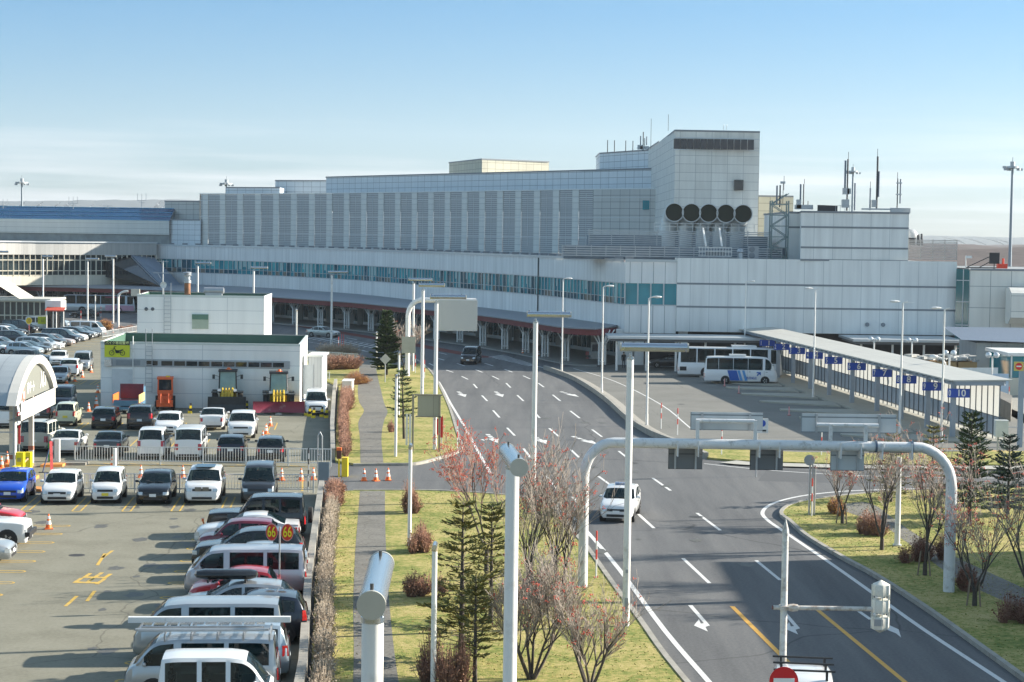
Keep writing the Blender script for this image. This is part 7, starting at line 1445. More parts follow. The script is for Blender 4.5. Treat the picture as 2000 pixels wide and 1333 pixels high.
# gable plane from (18,803) to (100,747), arch top about (62,692)
Lp = P(18, 803, 103.0); Rp = P(101, 748, 116.0); nG = 18; gab = []; ax = (Rp-Lp); ax.z = 0
topz = P(62, 692, 110.5).z; basez = (Lp.z+Rp.z)/2; m = MB(); front = []; inner = []
def arc(f, hgt=1.0, k=0): return basez+(topz-basez)*hgt*math.sin(math.pi*min(1, max(0, f)))**.8
for i in range(nG+1):
    f = i/nG; p = Lp+ax*f; front.append(Vector((p.x, p.y, basez+(topz-basez)*math.sin(math.pi*f)**.72))); p2 = Lp+ax*(.09+.82*f); inner.append(Vector((p2.x+.0, p2.y, basez+.0+(topz-basez)*.80*math.sin(math.pi*f)**.78)))
nrm = Vector((ax.y, -ax.x, 0)).normalized(); back = [p-nrm*0+Vector((-1, .12, 0)).normalized()*9.5 for p in front]
off = nrm*.35
m = MB()
for i in range(nG): m.face([front[i]+off, front[i+1]+off, inner[i+1]+off, inner[i]+off]); m.face([front[i]+off, front[i]-off*.5, front[i+1]-off*.5, front[i+1]+off]); m.face([inner[i]+off, inner[i], inner[i+1], inner[i+1]+off])
m.build('arch_frame', M('canopy_white', (.58, .56, .51), .4, var=.02), t, smooth=40); m = MB(); m.face([p+off*.3 for p in inner]); m.build('gable_panel', M('gable_grey', (.19, .195, .17), .5, var=.02), t)
m = MB(); u = 0
for i in range(nG): L_ = (front[i+1]-front[i]).length; m.face([front[i], front[i+1], back[i+1], back[i]], [(0, u), (0, u+L_), (9.5, u+L_), (9.5, u)]); u += L_
m.build('barrel_roof', panel('barrel_sheet', (.36, .40, .42), 1.15, 60, joint=(.26, .29, .32), mortar=.03, var=.03), t, smooth=50)
m = MB(); c1 = Lp+ax*.1; c2 = Lp+ax*.93; m.face([Vector((c1.x, c1.y, basez-.95))+off*1.1, Vector((c2.x, c2.y, basez-.95))+off*1.1, Vector((c2.x, c2.y, basez+.05))+off*1.1, Vector((c1.x, c1.y, basez+.05))+off*1.1]); m.face([Vector((c1.x, c1.y, basez-.95))-off, Vector((c2.x, c2.y, basez-.95))-off, Vector((c2.x, c2.y, basez-.95))+off*1.1, Vector((c1.x, c1.y, basez-.95))+off*1.1]); m.build('name_beam', M('canopy_white'), t)
yaw = math.atan2(ax.y, ax.x)
for f, s, txt, zz_ in ((.43, 1.0, '南ゲート', .55), (.72, 1.6, '入口', .72)):
    p = Lp+ax*f; text_mesh(txt, s*.62, t, M('sign_white'), (p.x+nrm.x*.12*1.1, p.y+nrm.y*.12*1.1, basez+zz_), (R(90), 0, yaw), sx=.9 if f < .5 else 1, sy=1.15, bold=.012)
p = Lp+ax*.27; 
for dz in (.2, .95): m = MB(); q = Matrix.Rotation(yaw, 3, 'Z'); m.face([Vector((p.x, p.y, basez+dz+.1))+nrm*.12+q@Vector((math.cos(k*.3)*.36, 0, math.sin(k*.3)*.36)) for k in range(21)]); m.build('red_disc', M('disc_salmon', (.70, .16, .10), .5), t); m = MB(); m.face([Vector((p.x, p.y, basez+dz+.1))+nrm*.13+q@Vector(v) for v in ((-.08, 0, -.2), (.08, 0, -.2), (.12, 0, .15), (0, 0, .28), (-.12, 0, .15))]); m.build('disc_mark', M('sign_white'), t)
for px, py, w_, lbx in ((25.5, 925, .34, 0), (61, 906, .26, 0), (28, 890, .12, 0)):
    g = G(px, py); m = MB(); m.box((g.x, g.y, basez/2), (w_, w_, basez)); m.build('post', M('canopy_white'), t); 
    if w_ > .2: MB().box((g.x, g.y, .95), (w_+.03, w_+.03, .25)).build('reflector_band', M('band_brown', (.30, .12, .08), .6), t)
gf = Lp-Vector((9.5, -1, 0))
for k in range(4):
    m = MB(); x = Lp.x-.4-k*2.2; m.box((x, Lp.y+2.5, 2.2), (.1, .1, 4.4)); m.build('glass_post', galv, t)
m = MB()
for z in (1.3, 2.5, 3.7): m.bar((Lp.x-8, Lp.y+2.5, z), (Lp.x-.35, Lp.y+2.5, z), .07)
m.build('glass_rail', galv, t)
# ================================================================ CONES, POSTS
cone0 = thing('traffic_cone', '', 'traffic cone', (0, 0, -50), local=True)
m = MB(); m.box((0, 0, .02), (.36, .36, .04)); m.lathe((0, 0, .03), [(.15, 0), (.03, .67), (0, .67)], 14); at(cone0, m, 'cone_body', orange, 40)
m = MB(); m.lathe((0, 0, .03), [(.122, .19), (.091, .36)], 14); m.lathe((0, 0, .03), [(.078, .445), (.055, .575)], 14); at(cone0, m, 'reflective_band', M('cone_white', (.75, .74, .70), .5, var=0), 40)
def cone(px, py, label, grp=None, s=1, ink=None): g = G(px, py); o = dup(cone0, (g.x, g.y, .13 if ink else .012), random.random(), label, grp); o.scale = (s, s, s); return o
cone(95, 1034, 'lone orange cone in the open lane of the lot left foreground')
for px, py, lb in ((711, 940, 'left cone of the three closing the path crossing'), (734, 940, 'middle cone of the three closing the path crossing'), (758, 939, 'right cone of the three closing the path crossing')): cone(px, py, lb, 'cones closing the crossing')
for px, py, lb in ((275, 933, 'cone on the lane behind the small white kei car'), (357, 934, 'cone on the lane behind the white SUV'), (430, 932, 'cone on the lane hidden behind the white SUV roof'), (502, 934, 'cone on the lane behind the dark van'), (550, 939, 'left cone of three near the striped pole'), (588, 940, 'middle cone of three near the striped pole'), (612, 938, 'cone next to the grey board'), (220, 912, 'cone tip behind the thin white lamp post in the lane')): cone(px, py, lb, 'cones along the access lane')
for px, py, lb in ((528, 833, 'cone nearest the red snow plough'), (520, 848, 'cone between the plough and the white SUV'), (513, 862, 'cone half hidden behind the black hatchback'), (188, 797, 'big cone at the left corner of the white shed'), (173, 804, 'small cone left of the shed corner'), (191, 768, 'cone against the left wall of the shed'), (178, 728, 'cone beside the big silver minivan'), (161, 738, 'cone below the big silver minivan'), (146, 746, 'cone between minivan and silver sedan'), (130, 750, 'cone right of the silver sedan'), (106, 763, 'cone by the rim of the gate canopy'), (87, 772, 'cone under the gate canopy sign beam'), (205, 653, 'cone beside the farthest white van'), (220, 651, 'cone by the thin pale fence at the back'), (8, 645, 'left pale cone behind the far parked cars'), (27, 645, 'right pale cone behind the far parked cars')): cone(px, py, lb, 'cones around the shed lot', s=1.35 if px == 188 else 1)
cone(1021, 692, 'cone on the terminal forecourt behind the columns'); cone(1052, 697, 'red cone near the last canopy columns'); cone(3, 915, 'cone at the left frame edge under the gate'); cone(14, 905, 'second cone beside the green post')
# striped guards around the white van
for px, py, lb in ((598, 812, 'left black and yellow guard by the white van'), (604, 814, 'second black and yellow guard by the white van'), (612, 817, 'black and yellow guard in front of the white van'), (628, 815, 'black and yellow guard at the right headlight of the van'), (637, 817, 'rightmost black and yellow guard by the hedge wall'), (371, 808, 'black and yellow guard left of the black bucket'), (481, 803, 'black and yellow guard between the two loaders')):
    g = G(px, py); t = thing('striped_guard', lb, 'guard', (g.x, g.y, 0), group='black and yellow striped guards')
    for k in range(4): m = MB(); m.box((g.x+.02*k, g.y, .1+k*.2), (.3-.06*k, .2-.03*k, .2), rz=.2*k); m.build('stripe', black if k % 2 else yellow, t)
# red and white snow poles
pole0 = thing('snow_pole', '', 'marker pole', (0, 0, -50), local=True)
m = MB(); [m.cyl((0, 0, a), (0, 0, b), .035, n=8) for a, b in ((.0, .75), (1.15, 1.5))]; at(pole0, m, 'white_section', white, 40); m = MB(); [m.cyl((0, 0, a), (0, 0, b), .036, n=8) for a, b in ((.75, 1.15), (1.5, 1.9))]; at(pole0, m, 'red_section', M('pole_red', (.62, .06, .04), .5, var=0), 40)
for px, py, z, lb in ((1585, 1014, .13, 'red and white marker pole at the tip of the right lawn'), (1089, 1012, .13, 'marker pole at the road edge left of the taxi'), (1164, 1135, .13, 'marker pole on the grass edge below the taxi'), (893, 882, .13, 'marker pole at the lower corner of the north lawn'), (811, 731, 0, 'marker pole behind the blank billboard pole'), (829, 742, 0, 'marker pole by the bend of the left road line'), (661, 690, 0, 'left marker pole beyond the far hedge'), (1409, 892, .13, 'marker pole on the narrow grass strip left'), (1604, 893, .13, 'marker pole on the narrow grass strip behind the gantry'), (1323, 850, 0, 'marker pole by the bus yard edge near the gantry'), (1291, 838, 0, 'marker pole at the yard edge right of the slim lamp'), (1970, 800, 0, 'marker pole beside the dark concrete wall'), (158, 632, 0, 'marker pole beside the black car on the far road'), (197, 622, 0, 'short marker pole before the coach')):
    g = G(px, py); dup(pole0, (g.x, g.y, z), 0, lb, 'red and white marker poles')
for o in (cone0, pole0):
    for c in list(o.children): bpy.data.objects.remove(c)
    bpy.data.objects.remove(o)
for px, py, lb in ((553, 700, 0),)[:0]: pass
g = G(1389, 738); 
# rubber cones in bus yard
for px, py, lb in ((1415, 755, 'short pink delineator in front of the minibus rear wheel'), (1443, 769, 'short pink delineator right of the minibus'), (1541, 812, 'short pink delineator left of bay four pad')):
    g = G(px, py); t = thing('delineator', lb, 'delineator', (g.x, g.y, 0)); m = MB(); m.cyl((g.x, g.y, 0), (g.x, g.y, .7), .05, n=8); m.build('post', M('delineator_pink', (.62, .30, .30), .5), t); m = MB(); m.cyl((g.x, g.y, 0), (g.x, g.y, .06), .16, n=10); m.build('base', M('delineator_base', (.35, .12, .12), .6), t)
# white service pole in the lane
g = G(224, 925); t = thing('lane_post', 'thick white post standing in the lane behind the kei car', 'post', (g.x, g.y, 0)); h = P(224, 876, g.y).z; m = MB(); m.cyl((g.x, g.y, 0), (g.x, g.y, h), .12, n=14); m.build('tube', poleW, t, smooth=40)
# cabinets
g = G(1954, 884); t = thing('utility_cabinet', 'white utility cabinet on posts at the right behind the spruces', 'cabinet', (g.x, g.y, 0)); h1, h0 = P(1954, 850, g.y).z, P(1954, 880, g.y).z; MB().box((g.x, g.y, 1.6), (.85, .5, 1.1)).build('box', M('cabinet_pale', (.58, .60, .58), .5), t); m = MB(); [m.box((g.x+dx, g.y, .55), (.1, .1, 1.1)) for dx in (-.2, .2)]; m.build('legs', galv, t)
g = G(697, 777); t = thing('utility_cabinet', 'pale flat topped cabinet beside the footpath hedge', 'cabinet', (g.x-.4, g.y, 0)); MB().box((g.x-.75, g.y, .75), (.8, 2.2, 1.4)).build('box', M('cabinet_cream', (.52, .50, .45), .6), t); MB().box((g.x-.75, g.y, 1.48), (.9, 2.3, .06)).build('lid', white, t)
t = thing('vending_machine', 'white vending machine under the end of the terminal canopy', 'vending machine', (PX(1164, 214), 214, .12)); x = PX(1166, 214); MB().box((x, 214.4, 1.05), (1.1, .8, 1.85)).build('cabinet', white, t); MB().box((x-.1, 213.98, 1.4), (.75, .03, .8)).build('display', M('vending_glass', (.10, .11, .14), .2, var=.4, vs=6), t)
for px, lb in ((1149, 'red luggage trolley left of the vending machine'), (1155, 'grey luggage trolley left of the vending machine')):
    x = PX(px, 212); t = thing('luggage_trolley', lb, 'trolley', (x, 212, .12)); m = MB(); m.box((x, 212, .35), (.35, .7, .08)); m.bar((x, 212.4, .3), (x, 212.5, 1.0), .05); m.box((x, 212.45, .85), (.4, .05, .4)); m.build('frame', galv if px > 1150 else M('trolley_red', (.45, .15, .15), .5), t); m = MB(); [m.lathe((x+dx, 212+dy, .25), [(0, 0), (.08, 0)], 8, axis='X') for dx in (-.15, .15) for dy in (-.3, .3)]; m.build('wheels', trimB, t)
# ================================================================ PEOPLE
def person(label, x, y, z, face, top, legs, hair=(.02, .015, .01), walk=.12):
    t = thing('person', label, 'person', (x, y, z), face, local=True); J = [(0, 0, .95), (0, 0, 1.18), (0, 0, 1.40), (0, 0, 1.50), (.01, 0, 1.62), (.0, 0, 1.70)]; rad = [.14, .14, .15, .055, .09, .07]; E = [(0, 1), (1, 2), (2, 3), (3, 4), (4, 5)]
    for sg in (1, -1):
        i = len(J); J += [(0, sg*.09, .88), (sg*walk*.5+.02, sg*.10, .50), (sg*walk, sg*.10, .08), (sg*walk+.13, sg*.10, .04)]; rad += [.09, .06, .042, .035]; E += [(0, i), (i, i+1), (i+1, i+2), (i+2, i+3)]
        i = len(J); J += [(0, sg*.19, 1.40), (-sg*.06, sg*.23, 1.13), (.08, sg*.22, .90), (.11, sg*.22, .82)]; rad += [.06, .045, .035, .03]; E += [(2, i), (i, i+1), (i+1, i+2), (i+2, i+3)]
    me = bpy.data.meshes.new('body'); me.from_pydata(J, E, []); o = bpy.data.objects.new('body', me); COL.objects.link(o); bm = bmesh.new(); bm.from_mesh(me); sk = bm.verts.layers.skin.verify(); bm.verts.ensure_lookup_table()
    for v, r_ in zip(bm.verts, rad): v[sk].radius = (r_, r_)
    bm.verts[0][sk].use_root = True; bm.to_mesh(me); bm.free(); o.modifiers.new('s', 'SKIN'); s_ = o.modifiers.new('d', 'SUBSURF'); s_.levels = s_.render_levels = 1
    dg = bpy.context.evaluated_depsgraph_get(); me2 = bpy.data.meshes.new_from_object(o.evaluated_get(dg)); bpy.data.objects.remove(o); o = bpy.data.objects.new('body', me2); COL.objects.link(o); o.parent = t
    me2.materials.clear(); [me2.materials.append(q) for q in (top, legs, M('skin', (.45, .27, .18), .6, var=0))]
    for p in me2.polygons: c = p.center; p.material_index = 2 if c.z > 1.47 or (abs(c.y) > .17 and c.z < .90) else (1 if c.z < .93 else 0); p.use_smooth = True
    m = MB(); m.lathe((-.01, 0, 1.66), [(.10, -.04), (.105, .03), (.07, .10), (0, .12)], 10); at(t, m, 'hair', M('hair', hair, .7, var=0), 60); return t
person('person in a dark blue jacket walking behind the far parked cars', *G(19, 644).xy, 0, R(-60), M('jacket_navy', (.03, .05, .10), .8), M('trousers_dark', (.03, .03, .04), .8))
person('person in black standing by the pillar under the walkway canopy', PX(1220, 201), 201, 0, R(-90), M('jacket_black', (.015, .015, .018), .8), M('trousers_dark'))
# ================================================================ VEGETATION
bark = M('bark', (.075, .062, .052), .9, var=.3, vs=8, bump=.4, bs=30); twigM = M('twig', (.33, .28, .235), .85, var=.3, vs=5); twigR = M('reddish_twig', (.26, .14, .10), .85, var=.3, vs=4); berry = M('berry', (.46, .040, .008), .6, var=.2, vs=9)
needleM = ramp_mat('needles', [(.3, (.018, .040, .014)), (.5, (.035, .065, .02)), (.7, (.075, .10, .03))], (1.5, 14), rough=.7, bump=0); needleO = ramp_mat('olive_needles', [(.3, (.06, .065, .016)), (.5, (.14, .135, .035)), (.7, (.27, .22, .075))], (1.5, 14), rough=.7, bump=0)
hedgeA = ramp_mat('hedge_twigs', [(.3, (.20, .155, .115)), (.5, (.36, .30, .235)), (.7, (.50, .45, .37))], (1.2, 16), rough=.9, bump=0); hedgeB = ramp_mat('hedge_red_leaf', [(.3, (.22, .09, .06)), (.5, (.36, .19, .12)), (.7, (.46, .32, .20))], (1.0, 12), rough=.9, bump=0); hedgeC = ramp_mat('hedge_orange_leaf', [(.3, (.26, .10, .02)), (.5, (.45, .22, .05)), (.7, (.5, .32, .12))], (1.0, 12), rough=.9, bump=0); hedgeD = ramp_mat('shrub_dark_red', [(.3, (.09, .035, .028)), (.5, (.17, .07, .05)), (.7, (.27, .14, .09))], (1.0, 12), rough=.9, bump=0)
def spike(m, a, b, r0, r1, mi=0):
    """thin three sided twig"""
    d = b-a
    if d.length < 1e-4: return
    x = d.cross(Vector((.3, .5, .81))).normalized(); y = d.cross(x).normalized(); i = len(m.v)
    for p, r_ in ((a, r0), (b, r1)):
        for k in range(3): t = k*2.0944; m.v.append(tuple(p+x*math.cos(t)*r_+y*math.sin(t)*r_))
    for k in range(3): k2 = (k+1) % 3; m.f.append((i+k, i+k2, i+3+k2, i+3+k)); m.uv.append(None); m.mi.append(mi)
def rowan(label, x, y, h, seed, stems=4, spread=.28, berries=60, z0=.13, dens=1.0, stake=False, name='rowan_tree', minr=.006, fork=0.0, tint=twigM, gr='bare rowan trees with red berries'):
    rnd = random.Random(seed); t = thing(name, label, 'tree', (x, y, z0), group=gr); tr = MB(); tw = MB(); be = MB(); tips = []
    def grow(p, d, L, r_, lev):
        n = 3 if lev < 2 else 2; pts = [p]; rr = [r_]; dd = d.copy()
        for k in range(n):
            dd = (dd+Vector((rnd.gauss(0, .11), rnd.gauss(0, .11), rnd.uniform(0, .10)))).normalized(); pts.append(pts[-1]+dd*(L/n)); rr.append(max(minr, r_*(1-.45*(k+1)/n)))
        if lev < 2: tr.tube(pts, rr, 6 if lev == 0 else 5, caps=False)
        else:
            for a, b, ra, rb in zip(pts, pts[1:], rr, rr[1:]): spike(tw, a, b, ra, rb)
        if lev >= 4 or L < .22: tips.append((pts[-1], dd)); return
        kids = (4, 4, 3, 3)[min(lev, 3)]; kids = max(2, round(kids*dens))
        for k in range(kids):
            f = (k+1)/kids if lev else .45+.55*(k+1)/kids; j = min(n-1, int(f*n-1e-6)); q = pts[j].lerp(pts[j+1], f*n-j); a = rnd.uniform(0, 6.283); tilt = rnd.uniform(.28, .62); e1 = dd.cross(Vector((0, 0, 1))+Vector((.01, 0, 0))).normalized(); e2 = dd.cross(e1); nd = (dd*math.cos(tilt)+(e1*math.cos(a)+e2*math.sin(a))*math.sin(tilt)+Vector((0, 0, .22))).normalized(); grow(q, nd, L*rnd.uniform(.55, .78), rr[j]*.62, lev+1)
    for s in range(stems):
        a = 6.283*s/stems+rnd.uniform(-.5, .5); d = Vector((math.cos(a)*spread, math.sin(a)*spread, 1)).normalized(); b0 = Vector((x+math.cos(a)*.06, y+math.sin(a)*.06, z0-.05))
        if fork: tr.tube([Vector((x, y, z0-.1)), Vector((x, y, z0+fork))], [.10, .09], 7, caps=False) if s == 0 else None; b0 = Vector((x, y, z0+fork-.05))
        grow(b0, d, (h-fork)*rnd.uniform(.40, .5), .055 if not fork else .05, 0)
    tr.build('trunk', bark, t, smooth=60); tw.build('twigs', tint, t)
    tips.sort(key=lambda q: rnd.random())
    for p, d in tips[:berries]:
        c = p+Vector((0, 0, -.02))
        for k in range(rnd.randint(4, 8)):
            o = c+Vector((rnd.gauss(0, .05), rnd.gauss(0, .05), rnd.gauss(0, .035))); s = rnd.uniform(.016, .028); i = len(be.v); be.v += [tuple(o+Vector(v)*s) for v in ((1, 0, 0), (-1, 0, 0), (0, 1, 0), (0, -1, 0), (0, 0, 1), (0, 0, -1))]
            for f in ((0, 2, 4), (2, 1, 4), (1, 3, 4), (3, 0, 4), (2, 0, 5), (1, 2, 5), (3, 1, 5), (0, 3, 5)): be.f.append(tuple(i+q for q in f)); be.uv.append(None); be.mi.append(0)
    if berries: o = be.build('berries', berry, t); o['label'] = 'clusters of red berries'; o['kind'] = 'stuff'
    if stake:
        m = MB(); [m.cyl((x+dx, y+dy, z0-.05), (x+dx*.6, y+dy*.6, z0+1.0), .035, n=6) for dx, dy in ((-.3, 0), (.18, -.2))]; m.build('support_stake', M('stake_wood', (.22, .17, .12), .9), t)
    return t
def conifer(label, x, y, h, seed, width=.36, mat=needleM, z0=.13, dens=1.0, clear=.12, droop=-.1, patchy=0.0, nl=.16, lean=0, whorl=.3, up=.35, gaps=()):
    rnd = random.Random(seed); t = thing('spruce_tree', label, 'tree', (x, y, z0)); tr = MB(); nd = MB(); br = MB(); tr.tube([Vector((x, y, z0-.1)), Vector((x+lean*.5, y, z0+h*.5)), Vector((x+lean, y, z0+h))], [h*.016+.03, h*.01+.015, .01], 7, caps=False); z = h*clear
    while z < h*.97:
        f = z/h; L = h*width*(1-f)**.85*(.55+.45*min(1, f/.25)) + .12; nb = rnd.randint(5, 7)
        if patchy and rnd.random() < patchy and .2 < f < .9: L *= rnd.uniform(.3, .6)
        for k in range(nb):
            a = 6.283*k/nb+rnd.uniform(-.4, .4); l = L*rnd.uniform(.65, 1.15); d = Vector((math.cos(a), math.sin(a), droop+rnd.uniform(-.08, .12)+f*up)).normalized(); p0 = Vector((x+lean*f, y, z0+z+rnd.uniform(-.06, .06))); p1 = p0+d*l+Vector((0, 0, .06*l)); spike(br, p0, p1, .018, .006); n = max(3, int(l/(.12/dens)))
            dense = (rnd.random() > patchy*.8) and not any(a_ < f < b_ for a_, b_ in gaps)
            side = d.cross(Vector((0, 0, 1))).normalized()
            for i in range(n):
                g = (i+1)/n
                if not dense and g < .6: continue
                q = p0.lerp(p1, g)
                for sg in (1, -1, 0):
                    tl = (.42*l*(1.08-g)+.10) if sg else .12; td = (side*sg+d*.8).normalized(); k3 = max(1, int(tl/(.13/dens)))
                    for k2 in range(k3+1):
                        c = q+td*tl*k2/max(1, k3)+Vector((0, 0, rnd.gauss(0, .015))); ln = nl*rnd.uniform(.6, 1.25); dr = (td+side*rnd.uniform(-.7, .7)+Vector((0, 0, rnd.uniform(-.1, .5)))).normalized(); e = c+dr*ln; w_ = Vector((rnd.uniform(-1, 1), rnd.uniform(-1, 1), rnd.uniform(-.6, .6))).normalized()*ln*.42
                        nd.face([c-w_*.4, e-w_*.3, e+w_*.3, c+w_*.6])
        z += whorl*rnd.uniform(.7, 1.2)
    tr.build('trunk', bark, t, smooth=60); br.build('branches', bark, t); nd.build('needles', mat, t); return t
def shrub(label, pts, hgt, mat, seed, n=900, name='shrub', z0=.13, wdt=.5, twigs=True, cat='shrub', grp=None, leaf=.055, flat=.75):
    """pts: centre line of the shrub or hedge; twigs and small leaves through its volume"""
    rnd = random.Random(seed); pts = [Vector((p[0], p[1], 0)) for p in pts]; t = thing(name, label, cat, (pts[0].x, pts[0].y, z0), group=grp); L = sum((b-a).length for a, b in zip(pts, pts[1:])); tw = MB(); lf = MB()
    def pos():
        s = rnd.random()*L
        for a, b in zip(pts, pts[1:]):
            l = (b-a).length
            if s <= l: c = a+(b-a)*(s/max(l, 1e-5)); return c
            s -= l
        return pts[-1]
    subs = [(rnd.gauss(0, .42)*wdt, rnd.gauss(0, .42)*wdt, rnd.uniform(.55, 1.12)) for _ in range(6)] if L < .1 else None
    for i in range(n):
        c = pos(); hf = 1
        if subs: q0 = rnd.choice(subs); c = c+Vector((q0[0], q0[1], 0)); hf = q0[2]
        elif math.sin(c.y*1.9+seed*2)*math.sin(c.y*.7+1) > .62 and rnd.random() < .7: continue
        w0 = wdt*(.5 if subs else 1); bump = .82+.25*math.sin(c.x*2.3+c.y*1.7+seed)+rnd.uniform(-.05, .05) if len(pts) > 1 and L > 1 else 1; ang = rnd.uniform(0, 6.283); u = rnd.random()**.5; rx = u*w0*math.cos(ang); ry = u*w0*math.sin(ang); top = hgt*hf*bump*math.sqrt(max(.05, 1-(u**2)*flat)); b0 = c+Vector((rx*.35, ry*.35, z0)); b1 = c+Vector((rx*rnd.uniform(.7, 1.25)+rnd.gauss(0, .05), ry*rnd.uniform(.7, 1.25)+rnd.gauss(0, .05), z0+top*rnd.uniform(.55, 1.18)))
        if twigs: spike(tw, b0, b1, .011, .005)
        for k in range(3):
            q = b0.lerp(b1, rnd.uniform(.3, 1))+Vector((rnd.gauss(0, .05), rnd.gauss(0, .05), rnd.gauss(0, .04))); a_ = Vector((rnd.gauss(0, 1), rnd.gauss(0, 1), rnd.gauss(0, 1))).normalized()*leaf*rnd.uniform(.5, 1.2); c_ = a_.cross(Vector((rnd.gauss(0, 1), rnd.gauss(0, 1), rnd.gauss(0, 1)))).normalized()*leaf*rnd.uniform(.3, .7); lf.face([q-a_, q-c_*.9, q+a_, q+c_])
    if twigs: tw.build('stems', mat if mat is hedgeA else twigR, t)
    lf.build('leaves', mat, t); return t
# ---- the long bare hedge by the wall (south), in sections one can tell apart by gaps
def wline(y0, y1, off, n=8): return [(wx(y0+(y1-y0)*i/n)+off, y0+(y1-y0)*i/n) for i in range(n+1)]
shrub('long grey brown bare hedge along the wall in the foreground', wline(48, 93, .66, 20), .92, hedgeA, 1, 9500, 'hedge', wdt=.37, cat='hedge', flat=.4, leaf=.045)
shrub('reddish hedge end above the bare grey hedge', wline(93.5, 100, .75), 1.0, hedgeB, 2, 1800, 'hedge', wdt=.5, cat='hedge', flat=.4)
shrub('reddish brown hedge along the wall north of the crossing', wline(116, 147, .8, 14), .9, hedgeB, 3, 4200, 'hedge', wdt=.4, cat='hedge', flat=.4)
shrub('bare reddish hedge beside the flat topped cabinet', wline(147, 166, 1.1, 8), 1.0, hedgeB, 4, 3500, 'hedge', wdt=.6, cat='hedge', flat=.4)
shrub('bright orange shrub behind the flat topped cabinet', [(-14.6, 172), (-13.6, 174)], 1.2, hedgeC, 5, 1100, wdt=.9)
shrub('wide brown hedge block right of the storage hut', [G(632, 728).xy+Vector((0, 2)), G(688, 726).xy+Vector((0, 2))], 1.35, hedgeB, 6, 2600, 'hedge', wdt=1.3, cat='hedge', flat=.3, leaf=.08)
shrub('golden brown hedge block farther behind the storage hut', [G(630, 704).xy+Vector((0, 1)), G(685, 702).xy+Vector((0, 1))], 1.5, hedgeA, 7, 2600, 'hedge', wdt=1.4, cat='hedge', flat=.3, leaf=.08)
shrub('yellow orange bush behind the coach by the pale fence', [G(200, 645).xy, G(212, 645).xy], 1.5, hedgeC, 8, 700, wdt=.9, z0=0, leaf=.1); shrub('low red shrub strip along the far pale fence', [G(235, 648).xy, G(266, 646).xy], .8, hedgeB, 9, 900, wdt=.7, z0=0, leaf=.1)
for (px, py, w_, h, mt, n, lb) in ((806, 1008, .75, 1.5, hedgeB, 1200, 'red brown shrub behind the path lamp at the crossing'), (820, 1085, .8, 1.2, hedgeB, 1200, 'red shrub below the path lamp on the left lawn'), (822, 1170, .75, 1.1, hedgeB, 1200, 'rusty shrub left of the nearest path lamp'), (876, 1345, .9, 1.7, hedgeB, 1400, 'rusty orange shrub at the foot of the bare spruce'), (762, 848, .35, 1.0, hedgeB, 350, 'thin sparse shrub left of the small lawn lamp'), (1632, 1010, .62, .85, hedgeC, 900, 'round orange brown shrub at the tip of the right lawn'), (1702, 1052, .8, 1.05, hedgeB, 1100, 'brown shrub between the first two rowans on the right'), (1795, 1102, .95, 1.2, hedgeD, 1500, 'large dark red shrub under the right trees'), (1885, 1160, .7, 1.0, hedgeD, 1000, 'dark red shrub right of the gantry foot'), (1990, 1225, .8, 1.0, hedgeD, 1000, 'dark red shrub at the right frame edge')):
    g = G(px, py); shrub(lb, [(g.x, g.y), (g.x+.02, g.y)], h*1.05, mt, int(px), int(n*.42), wdt=w_*.95)
# ---- rowans
g = G(950, 1080); rowan('wide rowan crown full of red berries behind the olive spruce', -.9, 75, 5.9, 21, stems=3, spread=.42, berries=420, fork=1.2, dens=1.1, minr=.010, tint=M('pink_twig', (.30, .20, .155), .8, var=.3, vs=3))
rowan('tall dark stemmed rowan between lamp pole and gantry leg', 0.75, 71, 5.8, 22, stems=5, spread=.13, berries=100, dens=1.0, minr=.008); rowan('slender rowan just left of the gantry leg', 1.95, 71.5, 5.0, 23, stems=4, spread=.12, berries=50, dens=.9, minr=.007)
rowan('front rowan with pale twigs at the bottom of the picture', 0.75, 58.0, 3.9, 24, stems=6, spread=.42, berries=110, dens=1.2, minr=.007); rowan('young rowan at the bottom right of the front lawn', 2.5, 57.0, 2.9, 25, stems=5, spread=.42, berries=80, dens=1.15, minr=.006)
for px, py, h, sd, st, sp_, bn, lb, stk in ((1645, 1028, 3.6, 31, 3, .42, 130, 'small rowan with stakes at the tip of the right lawn', True), (1722, 1080, 5.4, 32, 4, .2, 60, 'tall multi stemmed rowan left of the white post on the right lawn', False), (1806, 1130, 5.6, 33, 4, .24, 160, 'berry laden rowan directly left of the gantry leg', True), (1903, 1190, 4.3, 34, 4, .42, 150, 'spreading rowan with stakes right of the gantry leg', True), (2004, 1165, 5.2, 35, 5, .34, 60, 'pale bare rowan at the right frame edge', False)):
    g = G(px, py); rowan(lb, g.x, g.y, h, sd, stems=st, spread=sp_, berries=bn, stake=stk, fork=.5, dens=1.12, minr=.007)
g = G(780, 735); rowan('bare rowan tucked behind the big spruce', g.x+.4, g.y, 5.2, 36, stems=3, spread=.4, berries=40, fork=1, minr=.016); 
